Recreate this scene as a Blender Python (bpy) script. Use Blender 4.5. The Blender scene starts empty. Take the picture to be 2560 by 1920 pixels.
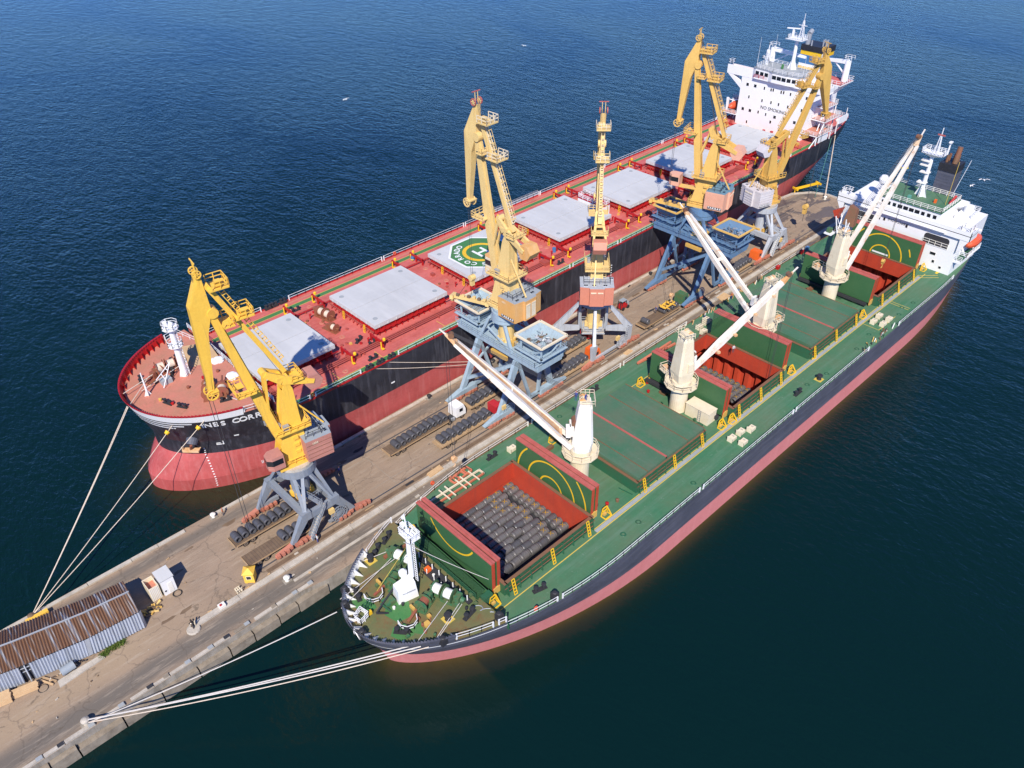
import bpy, math, random
from math import sin, cos, pi, radians, sqrt, atan2, acos
from mathutils import Vector, Matrix
random.seed(7)
sc = bpy.context.scene
COL = sc.collection

# ---------------------------------------------------------------- camera
cam_d = bpy.data.cameras.new('camera'); cam = bpy.data.objects.new('camera', cam_d); COL.objects.link(cam)
sc.camera = cam
yaw, pit, rol = radians(46.65), radians(37.236), radians(-0.656)
fw = Vector((cos(yaw)*cos(pit), sin(yaw)*cos(pit), -sin(pit)))
rt = fw.cross(Vector((0, 0, 1))).normalized(); up = rt.cross(fw)
r2 = rt*cos(rol)+up*sin(rol); u2 = r2.cross(fw)
Mc = Matrix((( r2.x, u2.x, -fw.x, 0), (r2.y, u2.y, -fw.y, 0), (r2.z, u2.z, -fw.z, 100), (0, 0, 0, 1)))
cam.matrix_world = Mc
cam_d.sensor_width = 36; cam_d.lens = 36*2006.2/2560
cam_d.clip_start = 1; cam_d.clip_end = 20000
# ---------------------------------------------------------------- light
SUN_EL, SUN_AZ = 44.0, 42.0           # shadows fall towards azimuth SUN_AZ
w = bpy.data.worlds.new("World"); sc.world = w; w.use_nodes = True
nt = w.node_tree; bg = nt.nodes['Background']
sky = nt.nodes.new('ShaderNodeTexSky'); sky.sky_type = 'NISHITA'; sky.sun_disc = False
sky.sun_elevation = radians(SUN_EL)
sd = Vector((-cos(radians(SUN_AZ))*cos(radians(SUN_EL)), -sin(radians(SUN_AZ))*cos(radians(SUN_EL)), sin(radians(SUN_EL))))
sky.sun_rotation = atan2(sd.x, sd.y) % (2*pi)
sky.air_density = 1.0; sky.dust_density = 0.0; sky.ozone_density = 6.0; sky.altitude = 3500
tint = nt.nodes.new('ShaderNodeMix'); tint.data_type = 'RGBA'; tint.blend_type = 'MULTIPLY'; tint.inputs[0].default_value = 1; tint.inputs[7].default_value = (.54, .78, 1.14, 1)
nt.links.new(sky.outputs[0], tint.inputs[6]); nt.links.new(tint.outputs[2], bg.inputs[0]); bg.inputs[1].default_value = 0.14
sl = bpy.data.lights.new('sun', 'SUN'); sl.energy = 4.6; sl.angle = radians(0.5); sl.color = (1, 0.93, 0.82)
so = bpy.data.objects.new('sun', sl); COL.objects.link(so)
so.rotation_euler = sd.to_track_quat('Z', 'Y').to_euler(); so.location = (0, 0, 150)
sc.view_settings.view_transform = 'Standard'; sc.view_settings.look = 'None'
sc.view_settings.exposure = 0.38; sc.view_settings.gamma = 1

# ---------------------------------------------------------------- materials
def newmat(name):
    m = bpy.data.materials.new(name); m.use_nodes = True
    n = m.node_tree.nodes; b = n['Principled BSDF']
    return m, n, m.node_tree.links, b
def paint(name, col, rough=.5, grime=None, ga=.35, gs=.35, rust=0, rcol=(.22,.075,.025), rs=.5, metal=0, streak=None, bump=0, spec=.4, fine=.12, scuff=None):
    """weathered paint: broad grime noise, rust patches, optional vertical streaks, fine mottling"""
    m, n, l, b = newmat(name)
    b.inputs['Roughness'].default_value = rough; b.inputs['Metallic'].default_value = metal
    b.inputs['Specular IOR Level'].default_value = spec
    tc = n.new('ShaderNodeTexCoord'); src = tc.outputs['Object']
    cur = None
    def noise(scale, detail=5, vec=None, r=.6):
        t = n.new('ShaderNodeTexNoise'); t.inputs['Scale'].default_value = scale; t.inputs['Detail'].default_value = detail
        t.inputs['Roughness'].default_value = r
        l.new(vec or src, t.inputs['Vector']); return t.outputs['Fac']
    def ramp(f, a, c):
        r = n.new('ShaderNodeMapRange'); r.inputs[1].default_value = a; r.inputs[2].default_value = c
        l.new(f, r.inputs[0]); return r.outputs[0]
    def mix(fac, A, B, mul=1.0):
        x = n.new('ShaderNodeMix'); x.data_type = 'RGBA'
        if mul != 1:
            q = n.new('ShaderNodeMath'); q.operation = 'MULTIPLY'; q.inputs[1].default_value = mul; l.new(fac, q.inputs[0]); fac = q.outputs[0]
        l.new(fac, x.inputs[0])
        for s, v in ((6, A), (7, B)):
            if isinstance(v, tuple): x.inputs[s].default_value = (*v, 1)
            else: l.new(v, x.inputs[s])
        return x.outputs[2]
    g = grime or tuple(c*.55+.02 for c in col)
    cur = mix(ramp(noise(gs), .35, .72), col, g, ga)
    if fine:
        cur = mix(ramp(noise(gs*9, 3), .4, .75), cur, tuple(min(1, c*1.35+.02) for c in col), fine*2)
    if scuff:
        cur = mix(ramp(noise(scuff[1], 9, r=.78), .60, .66), cur, scuff[0], scuff[2])
    if streak:
        mp = n.new('ShaderNodeMapping'); mp.inputs['Scale'].default_value = streak.get('s', (.7, .7, .06)); l.new(src, mp.inputs[0])
        cur = mix(ramp(noise(streak.get('k', 1.5), 6, mp.outputs[0], .7), streak.get('a', .48), streak.get('b', .7)), cur, streak['c'], streak.get('m', .6))
    if rust:
        cur = mix(ramp(noise(rs, 8, r=.75), .68-rust*.25, .76-rust*.2), cur, rcol, .85)
    l.new(cur, b.inputs['Base Color'])
    if bump:
        bp = n.new('ShaderNodeBump'); bp.inputs['Strength'].default_value = bump; bp.inputs['Distance'].default_value = .05
        l.new(noise(gs*6), bp.inputs['Height']); l.new(bp.outputs[0], b.inputs['Normal'])
    return m
MT = {}
def P(name, *a, **k): MT[name] = paint(name, *a, **k)
P('hull_black', (.018,.018,.024), .45, grime=(.06,.06,.075), ga=.5, gs=.25, streak=dict(c=(.16,.16,.19), m=.5, a=.5, b=.78))
P('boot_red', (.43,.082,.078), .55, grime=(.32,.06,.055), ga=.9, gs=.22, streak=dict(s=(.8,.8,.05), c=(.50,.17,.16), m=.6, a=.48, b=.72), scuff=((.28,.07,.06), .7, .4))
P('hull_grey', (.085,.088,.115), .5, grime=(.045,.05,.065), ga=.8, gs=.3, rust=.06, rs=.9, streak=dict(s=(.06,.06,1.2), c=(.16,.16,.19), m=.6), scuff=((.15,.14,.15), 1.2, .5))
P('boot_pink', (.62,.21,.20), .6, grime=(.52,.16,.15), ga=.5, gs=.3, streak=dict(c=(.70,.27,.25), m=.4), rust=.14, rs=1.2, scuff=((.70,.32,.30), 1.5, .6))
P('weed', (.16,.10,.02), .8, grime=(.05,.05,.01), ga=.8, gs=2)
P('deck_red', (.56,.135,.118), .6, grime=(.40,.085,.065), ga=1, gs=.2, rust=.12, rcol=(.33,.10,.06), rs=.4, streak=dict(s=(.05,.7,.7), c=(.64,.22,.19), m=.4), scuff=((.38,.15,.10), .9, .5))
P('deck_rust', (.52,.185,.13), .7, grime=(.40,.19,.12), ga=1, gs=.35, rust=.3, rcol=(.30,.16,.085), rs=.3, scuff=((.60,.30,.22), 1.3, .5))
P('trim_red', (.42,.012,.014), .4, grime=(.25,.015,.015), ga=.5, gs=.6)
P('walk_green', (.05,.19,.055), .6, grime=(.10,.17,.06), ga=.6, gs=.3)
P('cover_grey', (.54,.54,.535), .55, grime=(.44,.44,.435), ga=.8, gs=.10, fine=.03, streak=dict(s=(.3,.04,.2), c=(.62,.61,.60), m=.5), scuff=((.40,.38,.35), .5, .35))
P('deck_green', (.045,.160,.078), .6, grime=(.105,.155,.085), ga=.9, gs=.13, rust=.14, rcol=(.15,.11,.055), rs=.42, streak=dict(s=(.04,.6,.6), c=(.13,.22,.15), m=.55), scuff=((.20,.27,.21), 1.1, .5))
P('cover_deck', (.048,.140,.075), .6, grime=(.11,.135,.085), ga=1, gs=.2, rust=.12, rcol=(.17,.105,.055), rs=.6, streak=dict(s=(.6,.05,.6), c=(.10,.18,.12), m=.5), scuff=((.19,.22,.17), 1.6, .5))
P('deck_foc', (.10,.135,.055), .65, grime=(.20,.125,.05), ga=1, gs=.2, rust=.55, rcol=(.17,.085,.035), rs=.22)
P('cover_green', (.038,.115,.045), .5, grime=(.06,.135,.055), ga=.6, gs=.4, rust=.05, rs=.8)
P('green_trim', (.02,.11,.055), .5, grime=(.05,.08,.04), ga=.6, gs=.6, rust=.15, rs=1.2)
P('hold_red', (.46,.055,.025), .5, grime=(.28,.03,.02), ga=.5, gs=.4, streak=dict(c=(.32,.06,.04), m=.5))
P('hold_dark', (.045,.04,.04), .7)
P('coam_rust', (.22,.09,.05), .65, grime=(.12,.10,.05), ga=.8, gs=.7, rust=.2, rs=1.5)
P('cover_pink', (.44,.115,.095), .6, grime=(.30,.06,.05), ga=.6, gs=.9, rust=.1, rs=1.5)
P('white', (.80,.80,.80), .4, grime=(.70,.69,.66), ga=.3, gs=.5, fine=.03)
P('white_worn', (.80,.78,.72), .45, grime=(.66,.60,.50), ga=.6, gs=.5, rust=.12, rcol=(.42,.17,.05), rs=.7)
P('cream', (.74,.65,.48), .5, grime=(.62,.50,.34), ga=.7, gs=.6, rust=.2, rcol=(.36,.15,.05), rs=.7)
P('jib', (.80,.75,.68), .45, grime=(.66,.50,.34), ga=.7, gs=.6, rust=.34, rcol=(.50,.19,.055), rs=.6)
P('jib_rust', (.62,.30,.10), .6, grime=(.74,.62,.46), ga=.9, gs=.45, rust=.3, rcol=(.42,.15,.04), rs=.7)
P('yellow_bright', (.84,.50,.07), .45, grime=(.74,.43,.06), ga=.5, gs=.4, rust=.03, rs=1, streak=dict(s=(1.6,1.6,.10), c=(.42,.25,.09), m=.38, a=.52, b=.72), scuff=((.34,.19,.07), 2.2, .4))
P('yellow_pale', (.72,.52,.21), .5, grime=(.62,.43,.17), ga=.6, gs=.4, rust=.06, rs=1, streak=dict(s=(1.6,1.6,.10), c=(.42,.25,.09), m=.38, a=.52, b=.72), scuff=((.34,.19,.07), 2.2, .4))
P('yellow_mid', (.70,.44,.12), .5, grime=(.58,.36,.10), ga=.6, gs=.4, rust=.05, rs=1, streak=dict(s=(1.6,1.6,.10), c=(.42,.25,.09), m=.38, a=.52, b=.72), scuff=((.34,.19,.07), 2.2, .4))
P('yellow_deep', (.62,.38,.09), .5, grime=(.48,.29,.08), ga=.6, gs=.4, rust=.07, rs=1, streak=dict(s=(1.6,1.6,.10), c=(.42,.25,.09), m=.38, a=.52, b=.72), scuff=((.34,.19,.07), 2.2, .4))
P('grey_blue', (.20,.235,.285), .5, grime=(.30,.30,.30), ga=.6, gs=.5, rust=.05, rs=1, scuff=((.22,.20,.18), 2.0, .4), streak=dict(s=(1.4,1.4,.12), c=(.17,.16,.15), m=.35))
P('light_blue', (.33,.43,.50), .5, grime=(.27,.35,.41), ga=.6, gs=.5, rust=.05, rs=1, scuff=((.22,.20,.18), 2.0, .4), streak=dict(s=(1.4,1.4,.12), c=(.17,.16,.15), m=.35))
P('blue', (.105,.20,.34), .5, grime=(.14,.24,.36), ga=.6, gs=.5, rust=.05, rs=1, scuff=((.22,.20,.18), 2.0, .4), streak=dict(s=(1.4,1.4,.12), c=(.17,.16,.15), m=.35))
P('light_grey', (.42,.45,.50), .5, grime=(.35,.37,.40), ga=.6, gs=.5, rust=.05, rs=1, scuff=((.22,.20,.18), 2.0, .4), streak=dict(s=(1.4,1.4,.12), c=(.17,.16,.15), m=.35))
P('roof_grey', (.27,.31,.35), .6, grime=(.34,.36,.36), ga=.7, gs=.7)
P('roof_blue', (.11,.22,.29), .6, grime=(.20,.28,.32), ga=.7, gs=.7)
P('salmon', (.50,.22,.17), .6, grime=(.36,.16,.13), ga=.7, gs=.5, streak=dict(s=(.05,.05,2.2), c=(.36,.13,.10), m=.6))
P('orange_house', (.64,.33,.10), .55, grime=(.58,.36,.16), ga=.6, gs=.5, streak=dict(c=(.70,.48,.28), m=.4))
P('salmon_red', (.58,.215,.14), .55, grime=(.48,.18,.13), ga=.6, gs=.5)
P('salmon_light', (.70,.37,.25), .55, grime=(.62,.32,.22), ga=.5, gs=.5)
P('white_house', (.60,.57,.58), .55, grime=(.50,.44,.44), ga=.7, gs=.6, rust=.1, rcol=(.38,.22,.18), rs=1.2)
P('bogie', (.50,.18,.12), .65, grime=(.36,.15,.10), ga=.7, gs=.9, rust=.1)
P('orange', (.74,.13,.02), .45, grime=(.6,.11,.03), ga=.4)
P('lifeboat', (.70,.10,.035), .4)
P('red_truck', (.48,.025,.035), .4)
P('steel_coil', (.105,.105,.115), .38, grime=(.13,.13,.145), ga=.7, gs=1.6, metal=.35, streak=dict(s=(6,.2,.2), k=3, c=(.13,.125,.13), m=.6), fine=.2)
P('steel_coil_warm', (.135,.13,.135), .42, grime=(.19,.185,.185), ga=.7, gs=1.6, metal=.25, streak=dict(s=(.2,6,.2), k=3, c=(.17,.15,.14), m=.6), fine=.2)
P('bed_rust', (.13,.085,.055), .75, grime=(.22,.15,.09), ga=.8, gs=.8, streak=dict(s=(.2,2.5,1), c=(.20,.14,.10), m=.5))
P('bed_wood', (.44,.30,.17), .8, grime=(.30,.19,.10), ga=.7, gs=.8)
P('wood', (.62,.42,.23), .75, grime=(.45,.28,.14), ga=.6, gs=1.5, streak=dict(s=(.3,6,6), c=(.48,.31,.16), m=.6))
P('rubber', (.02,.02,.022), .8)
P('wheel_tan', (.20,.15,.11), .8)
P('dark', (.03,.03,.035), .7)
P('bollard_black', (.028,.028,.032), .6)
P('glass', (.012,.016,.022), .12, ga=.1, spec=.6)
P('pipe', (.36,.07,.055), .6)
P('winch_rust', (.27,.07,.045), .65, grime=(.20,.12,.05), ga=.8, gs=1.5, rust=.1)
P('winch_green', (.03,.15,.07), .55, grime=(.15,.11,.04), ga=.9, gs=1.5, rust=.1)
P('rope', (.62,.52,.42), .9, fine=.2)
P('rope_white', (.58,.54,.50), .9)
P('cable', (.05,.05,.055), .6)
P('rope_green', (.10,.30,.24), .9)
P('yellow', (.80,.48,.015), .5)
P('yellow_line', (.66,.46,.07), .6, grime=(.4,.33,.10), ga=.6, gs=2)
P('black_cap', (.02,.02,.025), .5)
P('funnel_blue', (.055,.17,.36), .4)
P('compass_grey', (.33,.35,.36), .6)
P('galv', (.36,.38,.41), .5, metal=.3)
P('rust_frame', (.60,.18,.10), .6, rust=.1)
P('skin', (.45,.26,.18), .6); P('cloth_blue', (.04,.06,.25), .8); P('cloth_grey', (.08,.08,.10), .8); P('cloth_light', (.55,.55,.55), .8); P('cloth_orange', (.5,.14,.05), .8)
P('feather', (.8,.8,.8), .7)
P('flag_blue', (.05,.15,.5), .7); P('flag_yellow', (.75,.6,.03), .7)
P('weeds', (.09,.17,.025), .8, grime=(.20,.20,.04), ga=.8, gs=3)
P('kerb', (.50,.45,.38), .85, grime=(.30,.26,.21), ga=.9, gs=.6, fine=.2)
P('ledge', (.30,.25,.19), .9, grime=(.15,.12,.09), ga=.9, gs=.9, rust=.2, rcol=(.16,.09,.05), rs=.8)
P('quay_side', (.35,.31,.26), .9, grime=(.16,.14,.11), ga=.9, gs=.5, streak=dict(c=(.14,.12,.09), m=.7))

# concrete quay with wheel tracks, joints, wet stains
def concrete():
    m, n, l, b = newmat('quay_concrete'); b.inputs['Roughness'].default_value = .9; b.inputs['Specular IOR Level'].default_value = .2
    g = n.new('ShaderNodeTexCoord'); src = g.outputs['Object']
    def noise(s, d=6, mp=None, r=.6, dist=0):
        v = src
        if mp:
            q = n.new('ShaderNodeMapping'); q.inputs['Scale'].default_value = mp; l.new(src, q.inputs[0]); v = q.outputs[0]
        t = n.new('ShaderNodeTexNoise'); t.inputs['Scale'].default_value = s; t.inputs['Detail'].default_value = d; t.inputs['Roughness'].default_value = r
        t.inputs['Distortion'].default_value = dist
        l.new(v, t.inputs['Vector']); return t.outputs['Fac']
    def rmp(f, a, c, lo=0, hi=1):
        r = n.new('ShaderNodeMapRange'); r.inputs[1].default_value = a; r.inputs[2].default_value = c; r.inputs[3].default_value = lo; r.inputs[4].default_value = hi
        l.new(f, r.inputs[0]); return r.outputs[0]
    def mul(a, c):
        q = n.new('ShaderNodeMath'); q.operation = 'MULTIPLY'; l.new(a, q.inputs[0])
        if isinstance(c, float): q.inputs[1].default_value = c
        else: l.new(c, q.inputs[1])
        return q.outputs[0]
    def mix(f, A, B):
        x = n.new('ShaderNodeMix'); x.data_type = 'RGBA'; l.new(f, x.inputs[0])
        for s, v in ((6, A), (7, B)):
            if isinstance(v, tuple): x.inputs[s].default_value = (*v, 1)
            else: l.new(v, x.inputs[s])
        return x.outputs[2]
    sx = n.new('ShaderNodeSeparateXYZ'); l.new(src, sx.inputs[0]); X, Y = sx.outputs[0], sx.outputs[1]
    c = mix(rmp(noise(.12), .3, .7), (.335,.245,.175), (.275,.20,.14))
    c = mix(mul(rmp(noise(.9, 8, (.25, 1, 1)), .42, .72), .6), c, (.23,.175,.13))
    c = mix(mul(rmp(noise(5, 4), .5, .8), .4), c, (.44,.37,.30))
    # worn traffic lane along the red ship (y ~ 99) and near road: darker, greyer
    def band(y0, wd, wob=1.2):
        q = n.new('ShaderNodeMath'); q.operation = 'ADD'; l.new(Y, q.inputs[0]); l.new(rmp(noise(.05, 3), 0, 1, -wob, wob), q.inputs[1])
        s = n.new('ShaderNodeMath'); s.operation = 'SUBTRACT'; l.new(q.outputs[0], s.inputs[0]); s.inputs[1].default_value = y0
        a = n.new('ShaderNodeMath'); a.operation = 'ABSOLUTE'; l.new(s.outputs[0], a.inputs[0])
        return rmp(a.outputs[0], wd*.3, wd, 1, 0)
    for y0, wd, k in ((99.4, 1.6, .85), (98.2, .5, .5), (80.6, 2.6, .95), (82.4, .6, .4)):
        c = mix(mul(band(y0, wd), k), c, (.15,.130,.11))
    # dusty light sand over the seaward end road
    lim = rmp(X, 6, 22, 1, 0)
    c = mix(mul(mul(band(85.5, 3.6), lim), .75), c, (.36,.265,.175))
    vo = n.new('ShaderNodeTexVoronoi'); vo.feature = 'DISTANCE_TO_EDGE'; vo.inputs['Scale'].default_value = .16
    wq = n.new('ShaderNodeVectorMath'); wq.operation = 'ADD'; l.new(src, wq.inputs[0]); nz = n.new('ShaderNodeTexNoise'); nz.inputs['Scale'].default_value = .6; nz.inputs['Detail'].default_value = 5; l.new(src, nz.inputs['Vector'])
    ws = n.new('ShaderNodeVectorMath'); ws.operation = 'SCALE'; ws.inputs['Scale'].default_value = 2.2; l.new(nz.outputs['Color'], ws.inputs[0]); l.new(ws.outputs[0], wq.inputs[1]); l.new(wq.outputs[0], vo.inputs['Vector'])
    c = mix(mul(rmp(vo.outputs['Distance'], .0, .02, 1, 0), .45), c, (.10,.08,.065))
    c = mix(mul(rmp(noise(1.6, 9, (.12, 1, 1), .7), .52, .64), .45), c, (.42,.34,.26))
    c = mix(mul(rmp(noise(2.6, 9, (.5, 1, 1), .75), .60, .66), .6), c, (.15,.115,.085))
    # wet dark patches (mostly at the far round end)
    far = rmp(X, 172, 186, 0, 1)
    wet = mul(rmp(noise(.13, 6, (1, 1.4, 1), .65, .8), .49, .52), far)
    c = mix(mul(wet, .8), c, (.095,.082,.085))
    w2 = mul(rmp(noise(.33, 6, (.6, 1, 1), .7, .5), .62, .65), 1.0)
    c = mix(mul(w2, .6), c, (.12,.095,.07))
    l.new(c, b.inputs['Base Color'])
    l.new(rmp(wet, 0, 1, .9, .45), b.inputs['Roughness'])
    bm = n.new('ShaderNodeBump'); bm.inputs['Strength'].default_value = .4; bm.inputs['Distance'].default_value = .06; l.new(noise(3, 6), bm.inputs['Height']); l.new(bm.outputs[0], b.inputs['Normal'])
    return m
MT['concrete'] = concrete()

# corrugated sheet: stripes across the sheet in local x
def corrugated(name, c1, c2, c3, thr):
    m, n, l, b = newmat(name); b.inputs['Roughness'].default_value = .55; b.inputs['Metallic'].default_value = .25
    tc = n.new('ShaderNodeTexCoord')
    t = n.new('ShaderNodeTexNoise'); t.inputs['Scale'].default_value = 1.1; t.inputs['Detail'].default_value = 6
    q = n.new('ShaderNodeMapping'); q.inputs['Scale'].default_value = (2.6, .10, .10); l.new(tc.outputs['Object'], q.inputs[0]); l.new(q.outputs[0], t.inputs['Vector'])
    r = n.new('ShaderNodeValToRGB'); e = r.color_ramp.elements
    e[0].position = thr-.07; e[0].color = (*c1, 1); e[1].position = thr+.07; e[1].color = (*c3, 1); x = e.new(thr); x.color = (*c2, 1)
    l.new(t.outputs['Fac'], r.inputs[0]); l.new(r.outputs[0], b.inputs['Base Color'])
    return m
MT['roof_rust'] = corrugated('roof_rust', (.36,.37,.40), (.25,.18,.14), (.20,.105,.06), .42)
MT['roof_zinc'] = corrugated('roof_zinc', (.40,.43,.49), (.35,.38,.43), (.28,.30,.34), .55)

# sea
def seamat():
    m, n, l, b = newmat('sea')
    tc = n.new('ShaderNodeTexCoord'); src = tc.outputs['Object']
    def noise(s, d, mp, r=.55, dist=0):
        q = n.new('ShaderNodeMapping'); q.inputs['Scale'].default_value = mp; q.inputs['Rotation'].default_value = (0, 0, radians(22)); l.new(src, q.inputs[0])
        t = n.new('ShaderNodeTexNoise'); t.inputs['Scale'].default_value = s; t.inputs['Detail'].default_value = d; t.inputs['Roughness'].default_value = r; t.inputs['Distortion'].default_value = dist
        l.new(q.outputs[0], t.inputs['Vector']); return t.outputs['Fac']
    def mth(op, a, c):
        q = n.new('ShaderNodeMath'); q.operation = op
        for i, v in ((0, a), (1, c)):
            if isinstance(v, (int, float)): q.inputs[i].default_value = v
            else: l.new(v, q.inputs[i])
        return q.outputs[0]
    h = mth('ADD', mth('MULTIPLY', noise(.33, 3, (1, .5, 1), dist=.5), .52), mth('MULTIPLY', noise(1.15, 4, (1, .55, 1), r=.6, dist=.4), .34))
    h = mth('ADD', h, mth('MULTIPLY', noise(3.0, 2, (1, .7, 1)), .05))
    patch = noise(.011, 5, (1, .5, 1), r=.6, dist=.6)
    pr = n.new('ShaderNodeMapRange'); pr.inputs[1].default_value = .3; pr.inputs[2].default_value = .7; pr.inputs[3].default_value = .35; pr.inputs[4].default_value = 1.05; l.new(patch, pr.inputs[0])
    at = n.new('ShaderNodeAttribute'); at.attribute_name = 'calm'
    ss = n.new('ShaderNodeSeparateColor'); l.new(at.outputs['Color'], ss.inputs[0])
    st = mth('MULTIPLY', pr.outputs[0], mth('SUBTRACT', 1.0, mth('MULTIPLY', ss.outputs[1], .85)))
    bm = n.new('ShaderNodeBump'); bm.inputs['Distance'].default_value = 1.0; l.new(mth('MULTIPLY', st, 1.0), bm.inputs['Strength']); l.new(h, bm.inputs['Height'])
    l.new(bm.outputs[0], b.inputs['Normal'])
    x = n.new('ShaderNodeMix'); x.data_type = 'RGBA'; l.new(ss.outputs[0], x.inputs[0]); x.inputs[6].default_value = (.0018,.014,.013, 1); x.inputs[7].default_value = (.070,.052,.012, 1)
    l.new(x.outputs[2], b.inputs['Base Color'])
    b.inputs['Roughness'].default_value = .12; b.inputs['IOR'].default_value = 1.333
    return m
MT['sea'] = seamat()

# ---------------------------------------------------------------- mesh helpers
BASE = {}
class MB:
    def __init__(s, M=None): s.v = []; s.f = []; s.m = []; s.M = M; s.mats = []
    def mi(s, name):
        if name not in s.mats: s.mats.append(name)
        return s.mats.index(name)
    def add(s, vs, fs, mat):
        o = len(s.v); k = s.mi(mat)
        for p in vs:
            p = Vector(p)
            if s.M: p = s.M @ p
            s.v.append(p)
        for f in fs: s.f.append([i+o for i in f]); s.m.append(k)
        return s
    def box(s, x0, x1, y0, y1, z0, z1, mat):
        return s.add([(x0,y0,z0),(x1,y0,z0),(x1,y1,z0),(x0,y1,z0),(x0,y0,z1),(x1,y0,z1),(x1,y1,z1),(x0,y1,z1)],
                     [(3,2,1,0),(4,5,6,7),(0,1,5,4),(1,2,6,5),(2,3,7,6),(3,0,4,7)], mat)
    def cbox(s, c, sx, sy, sz, mat): return s.box(c[0]-sx/2, c[0]+sx/2, c[1]-sy/2, c[1]+sy/2, c[2]-sz/2, c[2]+sz/2, mat)
    def beam(s, p0, p1, wd, h, mat, w1=None, h1=None, side=None):
        p0, p1 = Vector(p0), Vector(p1); d = (p1-p0)
        if d.length < 1e-5: return s
        d.normalize()
        sd_ = Vector(side) if side else d.cross(Vector((0,0,1)))
        if sd_.length < 1e-3: sd_ = Vector((0,1,0))
        sd_ = (sd_ - d*sd_.dot(d)).normalized(); u = sd_.cross(d)
        w1 = wd if w1 is None else w1; h1 = h if h1 is None else h1
        vs = [p0+sd_*a*wd/2+u*b*h/2 for a, b in ((-1,-1),(1,-1),(1,1),(-1,1))]+[p1+sd_*a*w1/2+u*b*h1/2 for a, b in ((-1,-1),(1,-1),(1,1),(-1,1))]
        return s.add(vs, [(0,1,2,3),(7,6,5,4),(0,4,5,1),(1,5,6,2),(2,6,7,3),(3,7,4,0)], mat)
    def tube(s, p0, p1, r, mat, n=10, r1=None, caps=True, hollow=0):
        p0, p1 = Vector(p0), Vector(p1); d = (p1-p0).normalized(); a = d.cross(Vector((0,0,1)))
        if a.length < 1e-3: a = Vector((1,0,0))
        a.normalize(); b = a.cross(d); r1 = r if r1 is None else r1
        ring = lambda p, q: [p+(a*cos(2*pi*i/n)+b*sin(2*pi*i/n))*q for i in range(n)]
        vs = ring(p0, r)+ring(p1, r1); fs = [(i, (i+1)%n, n+(i+1)%n, n+i) for i in range(n)]
        if hollow:
            vs += ring(p0, r*hollow)+ring(p1, r1*hollow)
            for i in range(n):
                j = (i+1)%n
                fs += [(2*n+i, 3*n+i, 3*n+j, 2*n+j), (i, 2*n+i, 2*n+j, j), (n+i, n+j, 3*n+j, 3*n+i)]
        elif caps: fs += [tuple(range(n)), tuple(range(2*n-1, n-1, -1))]
        return s.add(vs, fs, mat)
    def path(s, pts, r, mat, n=6):
        for a, b in zip(pts, pts[1:]): s.tube(a, b, r, mat, n)
        return s
    def prism(s, poly, z0, z1, mat, cap=None):
        n = len(poly); vs = [(x, y, z0) for x, y in poly]+[(x, y, z1) for x, y in poly]
        s.add(vs, [(i, (i+1)%n, n+(i+1)%n, n+i) for i in range(n)], mat)
        s.add(vs[n:], [tuple(range(n))], cap or mat); s.add(vs[:n], [tuple(range(n-1, -1, -1))], mat); return s
    def lathe(s, prof, c, mat, n=16):
        vs = []; m_ = len(prof)
        for r, z in prof: vs += [(c[0]+r*cos(2*pi*i/n), c[1]+r*sin(2*pi*i/n), c[2]+z) for i in range(n)]
        fs = [(k*n+i, k*n+(i+1)%n, (k+1)*n+(i+1)%n, (k+1)*n+i) for k in range(m_-1) for i in range(n)]
        return s.add(vs, fs, mat)
    def rail(s, pts, h=1.1, mat='white', t=.07, step=1.5, bars=3, posts=True):
        for a, b in zip(pts, pts[1:]):
            a, b = Vector(a), Vector(b); L = (b-a).length
            if L < 1e-3: continue
            for k in range(bars):
                z = Vector((0, 0, h*(k+1)/bars)); s.beam(a+z, b+z, t, t, mat)
            if posts:
                c = max(1, round(L/step))
                for i in range(c+1):
                    p = a.lerp(b, i/c); s.beam(p, p+Vector((0,0,h)), t*1.15, t*1.15, mat, side=(1,0,0))
        return s
    def ladder(s, a, b, wd, mat, t=.06, step=.5, side=(0,1,0)):
        a, b = Vector(a), Vector(b); sv = Vector(side).normalized()*wd/2
        s.beam(a-sv, b-sv, t, t, mat); s.beam(a+sv, b+sv, t, t, mat); c = max(1, int((b-a).length/step))
        for i in range(c+1): p = a.lerp(b, i/c); s.beam(p-sv, p+sv, t, t, mat)
        return s
    def text(s, txt, size, M, mat, depth=.02, bold=0):
        cu = bpy.data.curves.new('lettering', 'FONT'); cu.body = txt; cu.size = size; cu.align_x = 'CENTER'; cu.align_y = 'CENTER'; cu.extrude = depth; cu.offset = bold
        cu.resolution_u = 3
        ob = bpy.data.objects.new('lettering', cu); me = bpy.data.meshes.new_from_object(ob)
        s.add([M @ v.co for v in me.vertices], [tuple(p.vertices) for p in me.polygons], mat)
        bpy.data.objects.remove(ob); bpy.data.curves.remove(cu); bpy.data.meshes.remove(me); return s
    def build(s, name, parent=None, loc=None, smooth=False, label=None, cat=None, group=None, kind=None):
        if parent is not None: base = BASE[parent.name]
        else: base = Vector(loc) if loc is not None else Vector((0,0,0))
        me = bpy.data.meshes.new(name); me.from_pydata([tuple(p-base) for p in s.v], [], s.f)
        for k in s.mats: me.materials.append(MT[k])
        me.polygons.foreach_set('material_index', s.m)
        if smooth: me.polygons.foreach_set('use_smooth', [True]*len(s.f))
        me.update()
        o = bpy.data.objects.new(name, me); COL.objects.link(o)
        if parent is not None: o.parent = parent
        else: o.location = base
        BASE[o.name] = base
        tag(o, label, cat, group, kind); return o
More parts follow.
